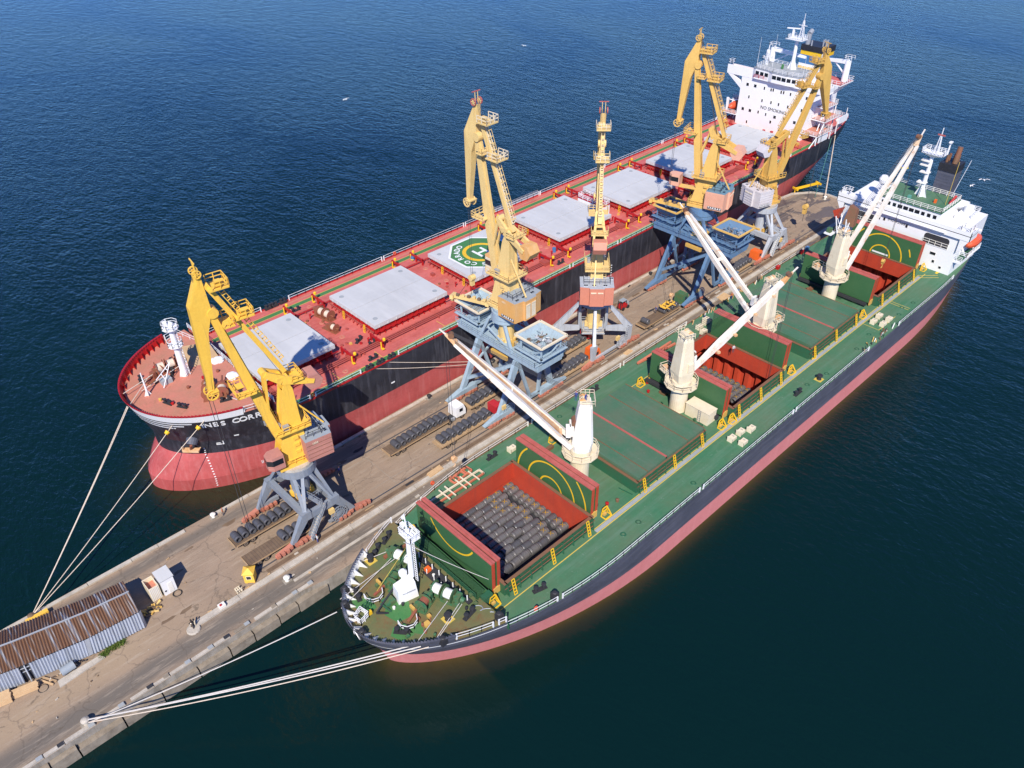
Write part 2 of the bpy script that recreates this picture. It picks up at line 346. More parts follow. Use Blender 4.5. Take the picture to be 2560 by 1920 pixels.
class Each:
    '''every shape added becomes a mesh of its own, named by its kind'''
    def __init__(s, names): s.q = []; s.n = names
    def __getattr__(s, k):
        def f(*a, **kw):
            m = MB(); getattr(m, k)(*a, **kw); s.q.append((s.n.get(k, s.n.get('*')), m))
        return f
    def build(s, name, parent=None, **kw):
        for n, m in s.q: m.build(n or name, parent, **kw)
def tag(o, label=None, cat=None, group=None, kind=None):
    if label: o['label'] = label
    if cat: o['category'] = cat
    if group: o['group'] = group
    if kind: o['kind'] = kind
    return o
def thing(name, loc, label, cat, group=None):
    o = bpy.data.objects.new(name, None); COL.objects.link(o); o.location = loc; o.empty_display_size = .3
    BASE[o.name] = Vector(loc); return tag(o, label, cat, group)
def frame(o, xa, ya=(0,0,1)):
    """matrix placing text: local x -> xa, local y -> ya, at o"""
    xa = Vector(xa).normalized(); ya = Vector(ya); ya = (ya-xa*ya.dot(xa)).normalized(); za = xa.cross(ya)
    return Matrix(((xa.x, ya.x, za.x, o[0]), (xa.y, ya.y, za.y, o[1]), (xa.z, ya.z, za.z, o[2]), (0,0,0,1)))
ORD = ['first','second','third','fourth','fifth','sixth','seventh','eighth','ninth','tenth','eleventh','twelfth','thirteenth','fourteenth','fifteenth']
ZQ = 2.8    # quay top
# ================================================================= hull maths
def superhalf(lv, x):
    B = lv['B']; xb = lv['xb']; Lb = lv['Lb']; m = lv.get('m', 2); T = lv.get('T', 0); xs = lv['xs']; Ls = lv['Ls']
    if x <= xb or x > xs+.01: return 0
    h = B
    if x < xb+Lb: h = B*(max(0, 1-(1-(x-xb)/Lb)**2))**(1/m)
    if x > xs-Ls: h = min(h, B-(B-T)*((x-(xs-Ls))/Ls)**lv.get('e', 2.2))
    return h
def ring_pts(lv, n1=26, n2=40):
    xb, Lb, xs = lv['xb'], lv['Lb'], lv['xs']
    X = [xb+Lb*(1-cos(pi/2*k/n1)) for k in range(n1)]+[xb+Lb+(xs-xb-Lb)*k/n2 for k in range(n2+1)]
    return [(x, superhalf(lv, x) if k else 0) for k, x in enumerate(X)]
def hull(levels, yc, mats, mb):
    rings = [ring_pts(l) for l in levels]; n = len(rings[0])
    for sgn in (-1, 1):
        for k in range(len(levels)-1):
            z0, z1 = levels[k]['z'], levels[k+1]['z']
            vs = [(x, yc+sgn*h, z0) for x, h in rings[k]]+[(x, yc+sgn*h, z1) for x, h in rings[k+1]]
            fs = [(i, i+1, n+i+1, n+i) if sgn < 0 else (i+1, i, n+i, n+i+1) for i in range(n-1)]
            mb.add(vs, fs, mats[k])
    for k in range(len(levels)-1):
        a, b = rings[k][-1], rings[k+1][-1]
        mb.add([(a[0], yc-a[1], levels[k]['z']), (a[0], yc+a[1], levels[k]['z']), (b[0], yc+b[1], levels[k+1]['z']), (b[0], yc-b[1], levels[k+1]['z'])], [(0,1,2,3)], mats[k])
    return mb
def deckplate(mb, lv, z, yc, x0, x1, mat, holes=(), inset=.05, n=60, th=.15):
    xs = sorted(set([x0+(x1-x0)*k/n for k in range(n+1)]+[h[i] for h in holes for i in (0, 1)]+([lv['xb']+lv['Lb']*(1-cos(pi/2*k/20)) for k in range(1, 20)] if x0 <= lv['xb']+.5 else [])))
    xs = [x for x in xs if x0 <= x <= x1]
    for a, b in zip(xs, xs[1:]):
        if b-a < 1e-4: continue
        ha, hb = max(0, superhalf(lv, a)-inset), max(0, superhalf(lv, b)-inset)
        mid = (a+b)/2; cuts = None
        for h in holes:
            if h[0] < mid < h[1]: cuts = h
        segs = [(-1, 1)] if not cuts else None
        if segs: mb.add([(a, yc-ha, z), (b, yc-hb, z), (b, yc+hb, z), (a, yc+ha, z)], [(0,1,2,3)], mat)
        else:
            mb.add([(a, yc-ha, z), (b, yc-hb, z), (b, cuts[2], z), (a, cuts[2], z)], [(0,1,2,3)], mat)
            mb.add([(a, cuts[3], z), (b, cuts[3], z), (b, yc+hb, z), (a, yc+ha, z)], [(0,1,2,3)], mat)
    return mb
RC, GC = 118.95, 61.2
RL = [dict(z=-3, B=16, xb=24.8, Lb=42, m=1.7, xs=228, Ls=60, T=.3),
      dict(z=0,  B=16, xb=24.4, Lb=42, m=1.75, xs=238, Ls=50, T=6),
      dict(z=2.6, B=16, xb=24.5, Lb=40, m=1.8, xs=240, Ls=48, T=7.5),
      dict(z=5.2, B=16, xb=26.0, Lb=38, m=1.85, xs=242, Ls=44, T=9),
      dict(z=7.4, B=16, xb=27.6, Lb=34, m=1.85, xs=244, Ls=40, T=10),
      dict(z=10.5, B=16, xb=27.5, Lb=29, m=1.85, xs=246, Ls=36, T=10.6),
      dict(z=14.2, B=16, xb=26.3, Lb=24, m=1.95, xs=247, Ls=32, T=11)]
RT = [dict(z=14.2, B=16, xb=26.3, Lb=24, m=1.95, xs=43.2, Ls=1, T=0), dict(z=17.3, B=16, xb=25.2, Lb=21, m=2, xs=43.2, Ls=1, T=0), dict(z=18.6, B=16, xb=24.8, Lb=20, m=2, xs=43.2, Ls=1, T=0)]
GL = [dict(z=-3, B=15.5, xb=33.6, Lb=46, m=1.35, xs=196, Ls=60, T=3),
      dict(z=0,  B=15.5, xb=33.2, Lb=44, m=1.4, xs=203, Ls=46, T=9.5),
      dict(z=3.75, B=15.5, xb=32.0, Lb=41, m=1.5, xs=204.5, Ls=42, T=10),
      dict(z=6.2, B=15.5, xb=30.8, Lb=38, m=1.75, xs=205.5, Ls=38, T=10.4),
      dict(z=8.7, B=15.5, xb=29.6, Lb=36, m=1.95, xs=206, Ls=36, T=10.6)]
# ================================================================= sea
def lin(a, b, st): return [a+(b-a)*i/max(1, round((b-a)/st)) for i in range(max(1, round((b-a)/st)))]
sx_ = [-6000, -2500, -1000, -400, -150]+lin(-60, 22, 8)+lin(22, 74, .6)+lin(74, 210, 4)+[210, 235, 280, 400, 800, 1800, 4000, 9000, 15000]
sy_ = [-6000, -2500, -1000, -400, -150, -60, -20, 10, 30]+lin(38, 80, .5)+lin(80, 140, 2.5)+[140, 160, 200, 300, 600, 1500, 4000, 9000, 15000]
vs = [(x, y, 0) for y in sy_ for x in sx_]; nx = len(sx_)
fs = [(j*nx+i, j*nx+i+1, (j+1)*nx+i+1, (j+1)*nx+i) for j in range(len(sy_)-1) for i in range(nx-1)]
me = bpy.data.meshes.new('sea'); me.from_pydata(vs, [], fs); me.materials.append(MT['sea'])
ca = me.color_attributes.new('calm', 'FLOAT_COLOR', 'POINT')
def gdist(x, y):
    if x < 38: return min(sqrt((x-xx)**2+(y-yy)**2) for xx, yy in ((33.2, 61.2), (34, 60.4), (35, 59.3), (36.5, 57.8), (38, 56.4)))
    if x > 197: return 99
    return (GC-superhalf(GL[1], x))-y
for i, (x, y, z) in enumerate(vs):
    a = 0; g = 0
    if 20 < x < 200 and 35 < y < 66:
        d = gdist(x, y); a = .7*math.exp(-max(0, d)/(1.0 if x > 42 else 2.4)) if d > -1.5 else .6
    if 15 < x < 60 and 95 < y < 140:
        d = sqrt(((x-44)/1.0)**2+((y-RC)/.8)**2)-20; a = max(a, .3*math.exp(-max(0, d)/1.5))
    g = 1/(1+math.exp((x*.6+ (y-20)*.25-55)/22)) if y < 76 else 0
    ca.data[i].color = (a, max(0, g), 0, 1)
o = bpy.data.objects.new('sea', me); COL.objects.link(o); tag(o, 'dark blue-green rippled sea around the quay and both ships', kind='structure')

# ================================================================= quay
q = MB()
endp = [(203.5, 102.6), (208.6, 101.8), (213.2, 98.4), (214.9, 94.6), (214.6, 90), (212.7, 86.5), (208, 81), (203, 78)]
poly = [(-90, 78.0), (-20, 78.0), (30, 78.0), (34, 77.2), (203, 76.95)]+endp[::-1]+[(-90, 102)]
q.prism(poly, -3, ZQ, 'quay_side', 'concrete'); q.build('quay', kind='structure', label='long concrete quay with a rounded far end')
q = MB()
R = random.Random(3)
x = -40
while x < 200:                                    # left edge kerb in worn blocks
    L = R.uniform(3.5, 7); hh = R.uniform(.12, .28)
    if R.random() < .9: q.box(x, x+L-.08, 101.3+R.uniform(-.05, .1), 101.95, ZQ+.004, ZQ+hh, 'kerb')
    x += L
x = -40
while x < 30:
    L = R.uniform(2.2, 4); q.box(x, x+L-.1, 78.05, 78.5+R.uniform(-.05, .15), ZQ+.004, ZQ+R.uniform(.15, .3), R.choice(('kerb', 'kerb', 'ledge'))); q.box(x+L-.9, x+L-.15, 78.03, 78.62, ZQ+.305, ZQ+.32, R.choice(('dark', 'compass_grey', 'ledge')))
    x += L+R.choice((0, 0, .7))
for a, b in zip(endp, endp[1:]): q.beam((a[0]-.3, a[1]-.2, ZQ+.15), (b[0]-.3, b[1]-.1, ZQ+.15), .7, .3, 'kerb', side=None)
x = -40
while x < 31:                                     # broken lower ledge on the green ship's side
    L = R.uniform(3, 6); q.box(x, x+L-.2, 77.0+R.uniform(-.1, .15), 77.97, R.uniform(-.5, .2), R.uniform(1.5, 2.0), 'ledge'); x += L
q.build('quay_kerb', kind='structure', label='worn concrete kerb blocks along the quay edges')
q = MB()
q.box(27, 200, 85.9, 86.1, ZQ+.004, ZQ+.10, 'steel_coil'); q.box(30, 200, 96.55, 96.75, ZQ+.004, ZQ+.10, 'steel_coil')
q.build('crane_rails', kind='structure', label='pair of steel crane rails along the quay')
q = MB()
x = 14.8
while x < 196:
    L = R.uniform(5, 9); q.box(x, x+L-.06, 82.9+R.uniform(-.06, .06), 83.95, ZQ+.004, ZQ+R.uniform(.22, .3), 'kerb'); x += L
q.lathe([(0, .3), (.9, .3), (1.0, .15), (1.0, 0)], (15.0, 82.9, ZQ), 'kerb', 14)
q.box(30, 196, 80.2, 80.7, ZQ+.004, ZQ+.12, 'kerb')
q.build('kerb_strip', kind='structure', label='raised concrete strip beside the near crane rail')
q = MB()
q.box(28, 196, 84.5, 85.3, ZQ+.004, ZQ+.012, 'deck_rust' if 0 else 'bed_rust')
for i in range(26):
    xx = R.uniform(24, 195); yy = R.choice((84.9, 84.9, 97.6, 81.5)); q.cbox((xx, yy, ZQ+.06), R.uniform(.6, 2.5), R.uniform(.15, .5), .1, R.choice(('bed_rust', 'kerb', 'bed_wood', 'dark')))
q.build('cable_trench', kind='structure', label='dark debris-filled cable trench beside the near rail')
q = MB()
for a, b, yy in ((40, 200, 88.2), (40, 200, 95.3)): q.box(a, b, yy, yy+.07, ZQ+.002, ZQ+.006, 'quay_side')
for xx in range(42, 200, 12): q.box(xx, xx+.07, 86.4, 96.2, ZQ+.002, ZQ+.006, 'quay_side')
q.build('slab_joints', kind='structure', label='dark joints between the quay slabs')
def bollard(x, y, lab, cap='kerb', s=1.0):
    q = MB(); q.lathe([(.42*s, 0), (.3*s, .1*s), (.25*s, .5*s), (.45*s, .62*s), (.45*s, .8*s), (.2*s, .95*s), (0, .97*s)], (x, y, ZQ), cap, 14); q.box(x-.6*s, x+.6*s, y-.5*s, y+.5*s, ZQ+.004, ZQ+.1, 'quay_side')
    q.build('mooring_bollard', loc=(x, y, ZQ), smooth=False, label=lab, cat='bollard', group='bollards on the quay')
bollard(-1.6, 79.0, 'pale bollard on the near quay edge holding the thick white lines of the green ship', 'kerb', 1.2)
bollard(-1.0, 101.0, 'rusty bollard behind the corrugated shed holding the three ropes of the red ship', 'bed_rust', 1.1)
bollard(211.4, 93.4, 'white bollard on the rounded far end of the quay', 'white_worn', 1.1)
bollard(29.3, 81.2, 'white capped bollard beside the puddle near the green bow', 'white_worn', 1.1)
bollard(27.5, 101.2, 'pale bollard on the quay edge under the red bow', 'white_worn', 1.0)
for i, xx in enumerate((50, 73, 90, 119, 142, 165)):
    bollard(xx, 101.0, '%s black bollard along the red hull, counted from its bow' % ORD[i], 'bollard_black')

R = random.Random(77)
q = MB()
for k in range(60):
    x, y = R.uniform(5, 200), R.choice((R.uniform(79, 82.5), R.uniform(88.5, 94.5), 97.6, 98.2, R.uniform(86.5, 95.5)))
    n = 9; r0 = R.uniform(.15, .9); ph = [R.uniform(.5, 1.2) for _ in range(n)]
    q.add([(x+1.6*r0*ph[i]*cos(2*pi*i/n), y+.6*r0*ph[i]*sin(2*pi*i/n), ZQ+.003+k*.00002) for i in range(n)], [tuple(range(n))], R.choice(('dark', 'bed_rust', 'bed_rust')))
q.build('oil_stains', kind='structure', label='dark oil stains scattered over the quay paving')
q = MB()
for k in range(150):
    x, y = R.uniform(-12, 200), R.choice((R.uniform(78.8, 82.6), R.uniform(84.4, 85.6), R.uniform(86.5, 96), R.uniform(97, 98.5), 101.1, 84.2))
    if 88 > y > 86 and x < 20 or (x < 12 and y > 87): continue
    s_ = R.uniform(.05, .22); q.beam((x, y, ZQ+s_/2+.003), (x+R.uniform(-.9, .9)*s_*6, y+R.uniform(-.4, .4)*s_*3, ZQ+s_/2+.003), s_, s_, R.choice(('bed_wood', 'bed_rust', 'dark', 'kerb', 'wood')))
q.build('quay_litter', label='wood scraps, dunnage and litter lying over the quay', kind='stuff')
# ================================================================= red bulk carrier
def lvz(LV, z):
    for a, b in zip(LV, LV[1:]):
        if a['z'] <= z <= b['z']:
            t = (z-a['z'])/(b['z']-a['z']); d = {k: a[k]+(b[k]-a[k])*t for k in a if k in b}
            d['m'] = a.get('m', 2)+(b.get('m', 2)-a.get('m', 2))*t; d['T'] = a.get('T', 0)+(b.get('T', 0)-a.get('T', 0))*t; return d
    return LV[-1]
ship = thing('bulk_carrier', (136, RC, 0), 'long bulk carrier with red deck, grey hatch covers and white deckhouse', 'cargo ship')
DZ, FZ = 14.2, 17.3
q = hull(RL, RC, ['boot_red', 'boot_red', 'boot_red', 'boot_red', 'hull_black', 'hull_black'], MB())
q.build('hull', ship, smooth=False)
# forecastle sides, white name band, cap
RA = [RT[0], RT[1], RT[2]]
def bandstrip(mb, z0, z1, x0, x1, mat, off=0, inner=False, LV=RA, yc=RC, sides=(-1, 1), n=40):
    a, b = lvz(LV, z0), lvz(LV, z1)
    for sg in sides:
        pa, pb = [], []
        for k in range(n+1):
            t = k/n; t = t*t if x0 < a['xb']+2 else t
            for P_, L_, z in ((pa, a, z0), (pb, b, z1)):
                xx0 = max(x0, L_['xb']); x = xx0+(x1-xx0)*t; h = superhalf(L_, x) if k or x0 > L_['xb']+.1 else 0
                P_.append((x-off*(1 if k < 8 and x0 < L_['xb']+1 else 0), yc+sg*(h+off), z))
        fs = [(i, i+1, n+2+i, n+1+i) if (sg < 0) != inner else (i+1, i, n+1+i, n+2+i) for i in range(n)]
        mb.add(pa+pb, fs, mat)
q = MB()
bandstrip(q, 14.2, 16.9, 24, 43.2, 'hull_black'); bandstrip(q, 16.9, 17.3, 38, 43.2, 'hull_black'); bandstrip(q, 16.9, 18.35, 24, 38, 'white'); bandstrip(q, 18.35, 18.6, 24, 38, 'trim_red')
q.add([(43.2, RC-15.9, 14.2), (43.2, RC+15.9, 14.2), (43.2, RC+15.9, 17.3), (43.2, RC-15.9, 17.3)], [(0,1,2,3)], 'deck_red')
q.build('forecastle_side', ship)
q = MB()
bandstrip(q, 17.3, 18.6, 24, 38, 'trim_red', off=-.18, inner=True)
for sg in (-1, 1):
    L_ = RT[2]; pts = [(max(L_['xb'], 0)+(38-L_['xb'])*(k/40)**2) for k in range(41)]
    for a, b in zip(pts, pts[1:]):
        ha, hb = superhalf(L_, a), superhalf(L_, b)
        q.add([(a-.1, RC+sg*(ha+.06), 18.62), (b, RC+sg*(hb+.06), 18.62), (b, RC+sg*max(0, hb-.34), 18.62), (a+.2, RC+sg*max(0, ha-.34), 18.62)], [(0,1,2,3)], 'trim_red')
    for k in range(11):
        x = 25.6+k*1.18; h = superhalf(RT[1], x)-.15; d = 1 if k > 0 else .6
        q.add([(x, RC+sg*h, 17.3), (x+.1, RC+sg*(h-1.0*d), 17.31), (x, RC+sg*(h+.1), 18.5)], [(0,1,2)], 'trim_red'); q.add([(x+.08, RC+sg*h, 17.3), (x+.18, RC+sg*(h-1.0*d), 17.31), (x+.08, RC+sg*(h+.1), 18.5)], [(2,1,0)], 'trim_red')
q.build('bulwark', ship)
q = MB()
for z in (14.9, 15.6, 16.3): bandstrip(q, z, z+.34, 24, 29.0+(z-14.9)*1.3, 'white', off=.05, sides=(-1,))
q.build('bow_stripes', ship)
def on_hull(LV, x, z, yc, side=-1):
    l = lvz(LV, z); l2 = lvz(LV, z+.4); h = superhalf(l, x); t = Vector((.2, side*(superhalf(l, x+.2)-h), 0)).normalized()
    u = Vector((0, side*(superhalf(l2, x)-h), .4)).normalized(); return Vector((x, yc+side*h, z)), t, u
q = MB(); x = 32.2; zt = 15.75
for ch in 'INES CORRADO':
    p, t, u = on_hull(RA if zt > 14.2 else RL, x, zt, RC)
    nrm = t.cross(u); q.text(ch, 1.75, frame(p+nrm*.06, t, u), 'white', .03, .03) if ch != ' ' else None
    x += t.x*({'I': .85, ' ': .8}.get(ch, 1.22))
q.build('name_lettering', ship)
q = MB()                                         # draught marks and small marks on the hull
for k in range(16):
    z = .6+k*.55; p, t, u = on_hull(RL, 32.2, z, RC); q.beam(p+t.cross(u)*.05, p+t.cross(u)*.05+t*.28, .05, .16, 'white', side=t.cross(u))
for k in range(14):
    q.box(129.0, 129.3, RC-16.06, RC-15.98, 1.2+k*.65, 1.4+k*.65, 'white')
for xx, z in ((36.5, 11.5), (66, 9.2), (119, 10.6)): 
    p, t, u = on_hull(RL, xx, z, RC); q.beam(p+t.cross(u)*.06, p+t.cross(u)*.06+t*.8, .05, .25, 'white', side=t.cross(u))
p, t, u = on_hull(RL, 34.0, 9.6, RC); nn = t.cross(u)*.06
q.beam(p+nn, p+nn+t*1.3, .06, .14, 'white', side=nn); q.beam(p+nn+t*1.25, p+nn+t*1.1+u*.8, .06, .14, 'white', side=nn); q.beam(p+nn+u*.35, p+nn+u*.35+t*.7, .06, .12, 'white', side=nn)
q.text('III', .9, frame(on_hull(RL, 40, 3.6, RC)[0]+Vector((0,-.06,0)), (1,-.3,0)), 'white', .03)
q.build('hull_marks', ship)
# anchor in its pocket
p, t, u = on_hull(RL, 31.0, 10.4, RC); nn = t.cross(u)
q = MB(); q.tube(p-nn*.6+u*1.2, p+nn*.75+u*.6, 1.15, 'hull_grey', 16, .9); a = p+nn*1.1-u*.1
q.beam(a+u*.9, a-u*.9, .35, .35, 'winch_rust'); q.beam(a-u*.8-t*1.4, a-u*.8+t*1.4, .7, .55, 'jib_rust')
q.beam(a-u*.8-t*1.2, a+u*.3-t*1.6, .4, .5, 'jib_rust', .15, .15); q.beam(a-u*.8+t*1.2, a+u*.3+t*1.6, .4, .5, 'jib_rust', .15, .15); q.build('anchor', ship)
# decks
q = deckplate(MB(), RL[6], DZ, RC, 43.2, 246.9, 'deck_red')
q.build('deck', ship)
q = deckplate(MB(), RT[1], FZ, RC, 25.3, 43.2, 'deck_rust', n=20); q.build('forecastle_deck', ship)
q = Each({'add': 'walkway'})                       # painted walkways following both rails
def lane(mb, side, off, wd, x0, x1, mat, z, LV, yc, st=3):
    x = x0
    while x < x1-.01:
        b = min(x+st, x1); ha, hb = superhalf(LV, x)-off, superhalf(LV, b)-off
        mb.add([(x, yc+side*ha, z), (b, yc+side*hb, z), (b, yc+side*(hb-wd), z), (x, yc+side*(ha-wd), z)], [(0,1,2,3) if side < 0 else (3,2,1,0)], mat); x = b
q = MB(); lane(q, -1, .55, 1.15, 46, 222, 'walk_green', DZ+.006, RL[6], RC); q.build('walkway', ship); q = MB(); lane(q, 1, 2.3, 1.1, 46, 216, 'walk_green', DZ+.006, RL[6], RC)
q.build('walkway', ship); q = MB()
for sd_, o_ in ((-1, 1.72), (1, 2.15), (1, 3.42)): q = MB(); lane(q, sd_, o_, .12, 46, 216, 'yellow_line', DZ+.010, RL[6], RC); q.build('deck_line', ship)
q = MB(); lane(q, 1, .9, .5, 60, 216, 'deck_rust', DZ+.006, RL[6], RC)
for xx in (56.5, 66, 81, 91, 116, 141, 166, 191): q.box(xx, xx+.12, 104.9, 107.4, DZ+.006, DZ+.012, 'yellow_line')
q.build('deck_line', ship)
# gunwale edge
for sg in (-1, 1):
    x = 43.2; q = MB()
    while x < 246.5:
        b = min(x+3, 246.9); ha, hb = superhalf(RL[6], x), superhalf(RL[6], b); q.beam((x, RC+sg*(ha-.05), DZ+.1), (b, RC+sg*(hb-.05), DZ+.1), .12, .32, 'trim_red'); x = b
    q.build('gunwale', ship)
def hullrail(mb, LV, yc, z, side, segs, inset=.15, step=2, h=1.1, mat='white', t=.06):
    for a, b in segs:
        n = max(1, round((b-a)/step)); pts = []
        for k in range(n+1):
            x = a+(b-a)*k/n; pts.append((x, yc+side*(superhalf(LV, x)-inset), z))
        m = MB(); m.rail(pts, h, mat, t, step, 2)
        for e in (pts[0], pts[-1]): m.beam(e, (e[0], e[1], z+h), .18, .18, mat, side=(1,0,0))
        m.build('handrail', mb)
q = MB()
hullrail(ship, RL[6], RC, DZ, -1, ((44.5, 49.5), (50.6, 60), (68.5, 83), (84, 99), (100, 115), (116, 131), (132, 147), (148, 163), (164, 190), (191, 205), (226, 246)))
hullrail(ship, RL[6], RC, DZ, 1, ((45, 58), (64.5, 88), (88.6, 112), (112.6, 137.5), (138, 162.5), (163, 188), (188.6, 216)))
pts = [(43.1, RC+s, FZ) for s in (-15.7, -12, -8, -4, 0, 4, 8, 12, 15.7)]; q.rail(pts, 1.1, 'white', .065, 1.6)
hullrail(ship, RT[1], RC, FZ, -1, ((38.2, 41.5),)); hullrail(ship, RT[1], RC, FZ, 1, ((38.2, 43),))
q.build('handrail', ship)
# hatches
HX = [(45.0, 60.2), (69.2, 87.2), (94.6, 112.4), (120.3, 138), (145, 163), (170.2, 188), (195, 211.8)]
HY0, HY1 = 111.2, 126.6
for i, (a, b) in enumerate(HX):
    q = MB(); y0, y1 = (HY0, HY1) if i < 6 else (110.6, 125.4)
    q.box(a+.5, b-.5, y0+.5, y1-.5, DZ, DZ+1.65, 'trim_red')
    n = int((b-a)/1.45)
    for k in range(n+1):
        x = a+.8+(b-a-1.6)*k/n
        for yy, s in ((y0+.5, -1), (y1-.5, 1)): q.add([(x, yy, DZ), (x, yy+s*.75, DZ), (x, yy+s*.3, DZ+1.5), (x, yy, DZ+1.5), (x+.12, yy, DZ), (x+.12, yy+s*.75, DZ), (x+.12, yy+s*.3, DZ+1.5), (x+.12, yy, DZ+1.5)], [(0,1,2,3), (7,6,5,4), (1,5,6,2)], 'trim_red')
    for k in range(12):
        y = y0+.8+(y1-y0-1.6)*k/11
        q.beam((a+.5, y, DZ+1.3), (a-.35, y, DZ), .1, .1, 'trim_red'); q.beam((a-.35, y, DZ), (a-.35, y, DZ+1.2), .08, .08, 'pipe')
    q.box(a-.42, b+.3, y0-.5, y0-.3, DZ+1.05, DZ+1.2, 'trim_red'); q.box(a-.5, a-.3, y0, y1, DZ+1.1, DZ+1.22, 'pipe')
    q.build('hatch_coaming', ship)
    q = MB(); q.box(a, b, y0, RC-.06+(0 if i < 6 else -1), DZ+1.68, DZ+2.5, 'cover_grey'); q.box(a, b, RC+.02+(0 if i < 6 else -1), y1, DZ+1.68, DZ+2.503, 'cover_grey')
    for xx, yy in ((a+1.6, y0+2), (b-1.6, y0+2), (a+1.6, y1-2), (b-1.6, y1-2)): q.tube((xx, yy, DZ+2.5), (xx, yy, DZ+2.54), .5, 'compass_grey', 14)
    for k in range(9): q.box(a+1+k*(b-a-2)/8, a+1.25+k*(b-a-2)/8, y0-.14, y0-.01, DZ+1.75, DZ+2.1, 'cover_grey'); q.box(a-.12, a-.01, y0+1+k*1.65, y0+1.25+k*1.65, DZ+1.75, DZ+2.1, 'cover_grey')
    hc = q.build('hatch_cover', ship)
    if i == 2:
        cx, cy, z0 = (a+b)/2, RC, DZ+2.51
        q = MB()
        octo = lambda r: [(cx+r*cos(radians(22.5+45*k)), cy+r*sin(radians(22.5+45*k))) for k in range(8)]
        disc = lambda r, n=48: [(cx+r*cos(2*pi*k/n), cy+r*sin(2*pi*k/n)) for k in range(n)]
        for r_, z, m_, sh in ((7.6, 0, 'white', octo), (7.1, .004, 'walk_green', octo), (4.2, .008, 'yellow', disc), (3.35, .012, 'walk_green', disc)):
            pp = sh(r_); q.add([(x, y, z0+z) for x, y in pp], [tuple(range(len(pp)))], m_)
        for s in (-1, 1): q.box(cx+s*1.15-.3, cx+s*1.15+.3, cy-1.75, cy+1.75, z0+.014, z0+.02, 'white')
        q.box(cx-.95, cx+.95, cy-.3, cy+.3, z0+.014, z0+.019, 'white')
        for ch, az in zip('INESCORRADO', (300, 283, 250, 234, 212, 195, 172, 157, 142, 127, 112)):
            a_ = radians(az); q.text(ch, 1.75, frame((cx+5.35*cos(a_), cy+5.35*sin(a_), z0+.016), (sin(a_), -cos(a_), 0), (cos(a_), sin(a_), 0)), 'white', .004, .04)
        q.build('helideck_marking', hc)
# transverse end beams with yellow posts, pipes, deck fittings
for i, (a, b) in enumerate(HX):
    for x in (a-1.3, b+1.1):
        for y0, y1 in ((106.9, 111.0), (126.8, 131.3)):
            q = MB(); q.box(x-.12, x+.12, y0, y1, DZ+1.05, DZ+1.5, 'trim_red')
            for yy in (y0, (y0+y1)/2, y1-.3): q.box(x-.16, x+.16, yy, yy+.32, DZ, DZ+1.6, 'trim_red')
            q.build('hatch_end_beam', ship)
for i, (a, b) in enumerate(HX):
    for x in (a-1.3, b+1.1):
        for yy in (107.1, 130.7):
            q = MB(); q.tube((x-.35, yy, DZ), (x-.35, yy, DZ+1.5), .13, 'yellow'); q.lathe([(0, .5), (.3, .3), (.3, -.1), (0, -.2)], (x+.4, yy, DZ+1.7), 'yellow', 8); q.box(x-.7, x-.2, yy-.9, yy-.3, DZ+.3, DZ+.4, 'yellow'); q.build('vent_post', ship)
    for yy in (114, 121): q = MB(); q.ladder((a-.7, yy, DZ), (a-.55, yy, DZ+1.6), .5, 'yellow', .09, .4); q.build('hatch_ladder', ship)
q = MB()
for k, yy in enumerate((108.0, 108.5, 109.0)): q.tube((44, yy, DZ+.5), (216, yy, DZ+.5), .13, 'pipe', 6)
q.tube((62, 127.9, DZ+.45), (216, 127.9, DZ+.45), .12, 'trim_red', 6); q.tube((62, 128.3, DZ+.45), (216, 128.3, DZ+.45), .08, 'pipe', 6)
for x in range(46, 216, 6): q.box(x, x+.2, 107.7, 109.3, DZ, DZ+.36, 'pipe'); q.box(x, x+.2, 127.7, 128.5, DZ, DZ+.33, 'pipe')
for a, b in HX: q.box((a+b)/2-1.1+9.5, (a+b)/2+1.1+9.5, 107.6, 109.4, DZ, DZ+.8, 'pipe')
q.build('deck_pipes', ship)
q = Each({'lathe': 'deck_vent', 'tube': 'standpipe', 'cbox': 'locker', 'beam': 'short_pipe'}); R = random.Random(5)
for a, b in zip(HX, HX[1:]):
    g0, g1 = a[1]+1.6, b[0]-1.8
    for k in range(14):
        x, y = R.uniform(g0, g1), R.uniform(110, 129); t_ = R.random()
        if t_ < .4: q.lathe([(0, .3), (.28, .28), (.28, 0)], (x, y, DZ), R.choice(('pipe', 'trim_red', 'winch_rust')), 8)
        elif t_ < .6: q.tube((x, y, DZ), (x, y, DZ+R.uniform(.5, 1.1)), .12, 'trim_red', 6); q.tube((x-.1, y, DZ+.9), (x+.3, y, DZ+1.0), .2, 'trim_red', 6)
        elif t_ < .75: q.cbox((x, y, DZ+.3), R.uniform(.4, 1.3), R.uniform(.4, 1.2), .6, R.choice(('pipe', 'deck_rust')))
        elif t_ < .85: q.beam((x, y, DZ+.35), (x+R.uniform(-1, 1), y+R.uniform(-3, 3), DZ+.35), .1, .1, 'pipe')
        else: q.cbox((x, y, DZ+.15), .5, .5, .3, 'yellow_deep')
    for k in range(4): q.lathe([(.55, .01), (.5, .08), (.3, .08), (.28, .01)], (R.uniform(g0, g1), R.uniform(110, 128), DZ), 'deck_rust', 14)
for k in range(22): q.lathe([(.55, .01), (.5, .07), (.3, .07), (.28, .01)], (R.uniform(48, 215), R.choice((105.9, 106.3, 129.6)), DZ), 'deck_rust', 14)
q.build('deck_fittings', ship)
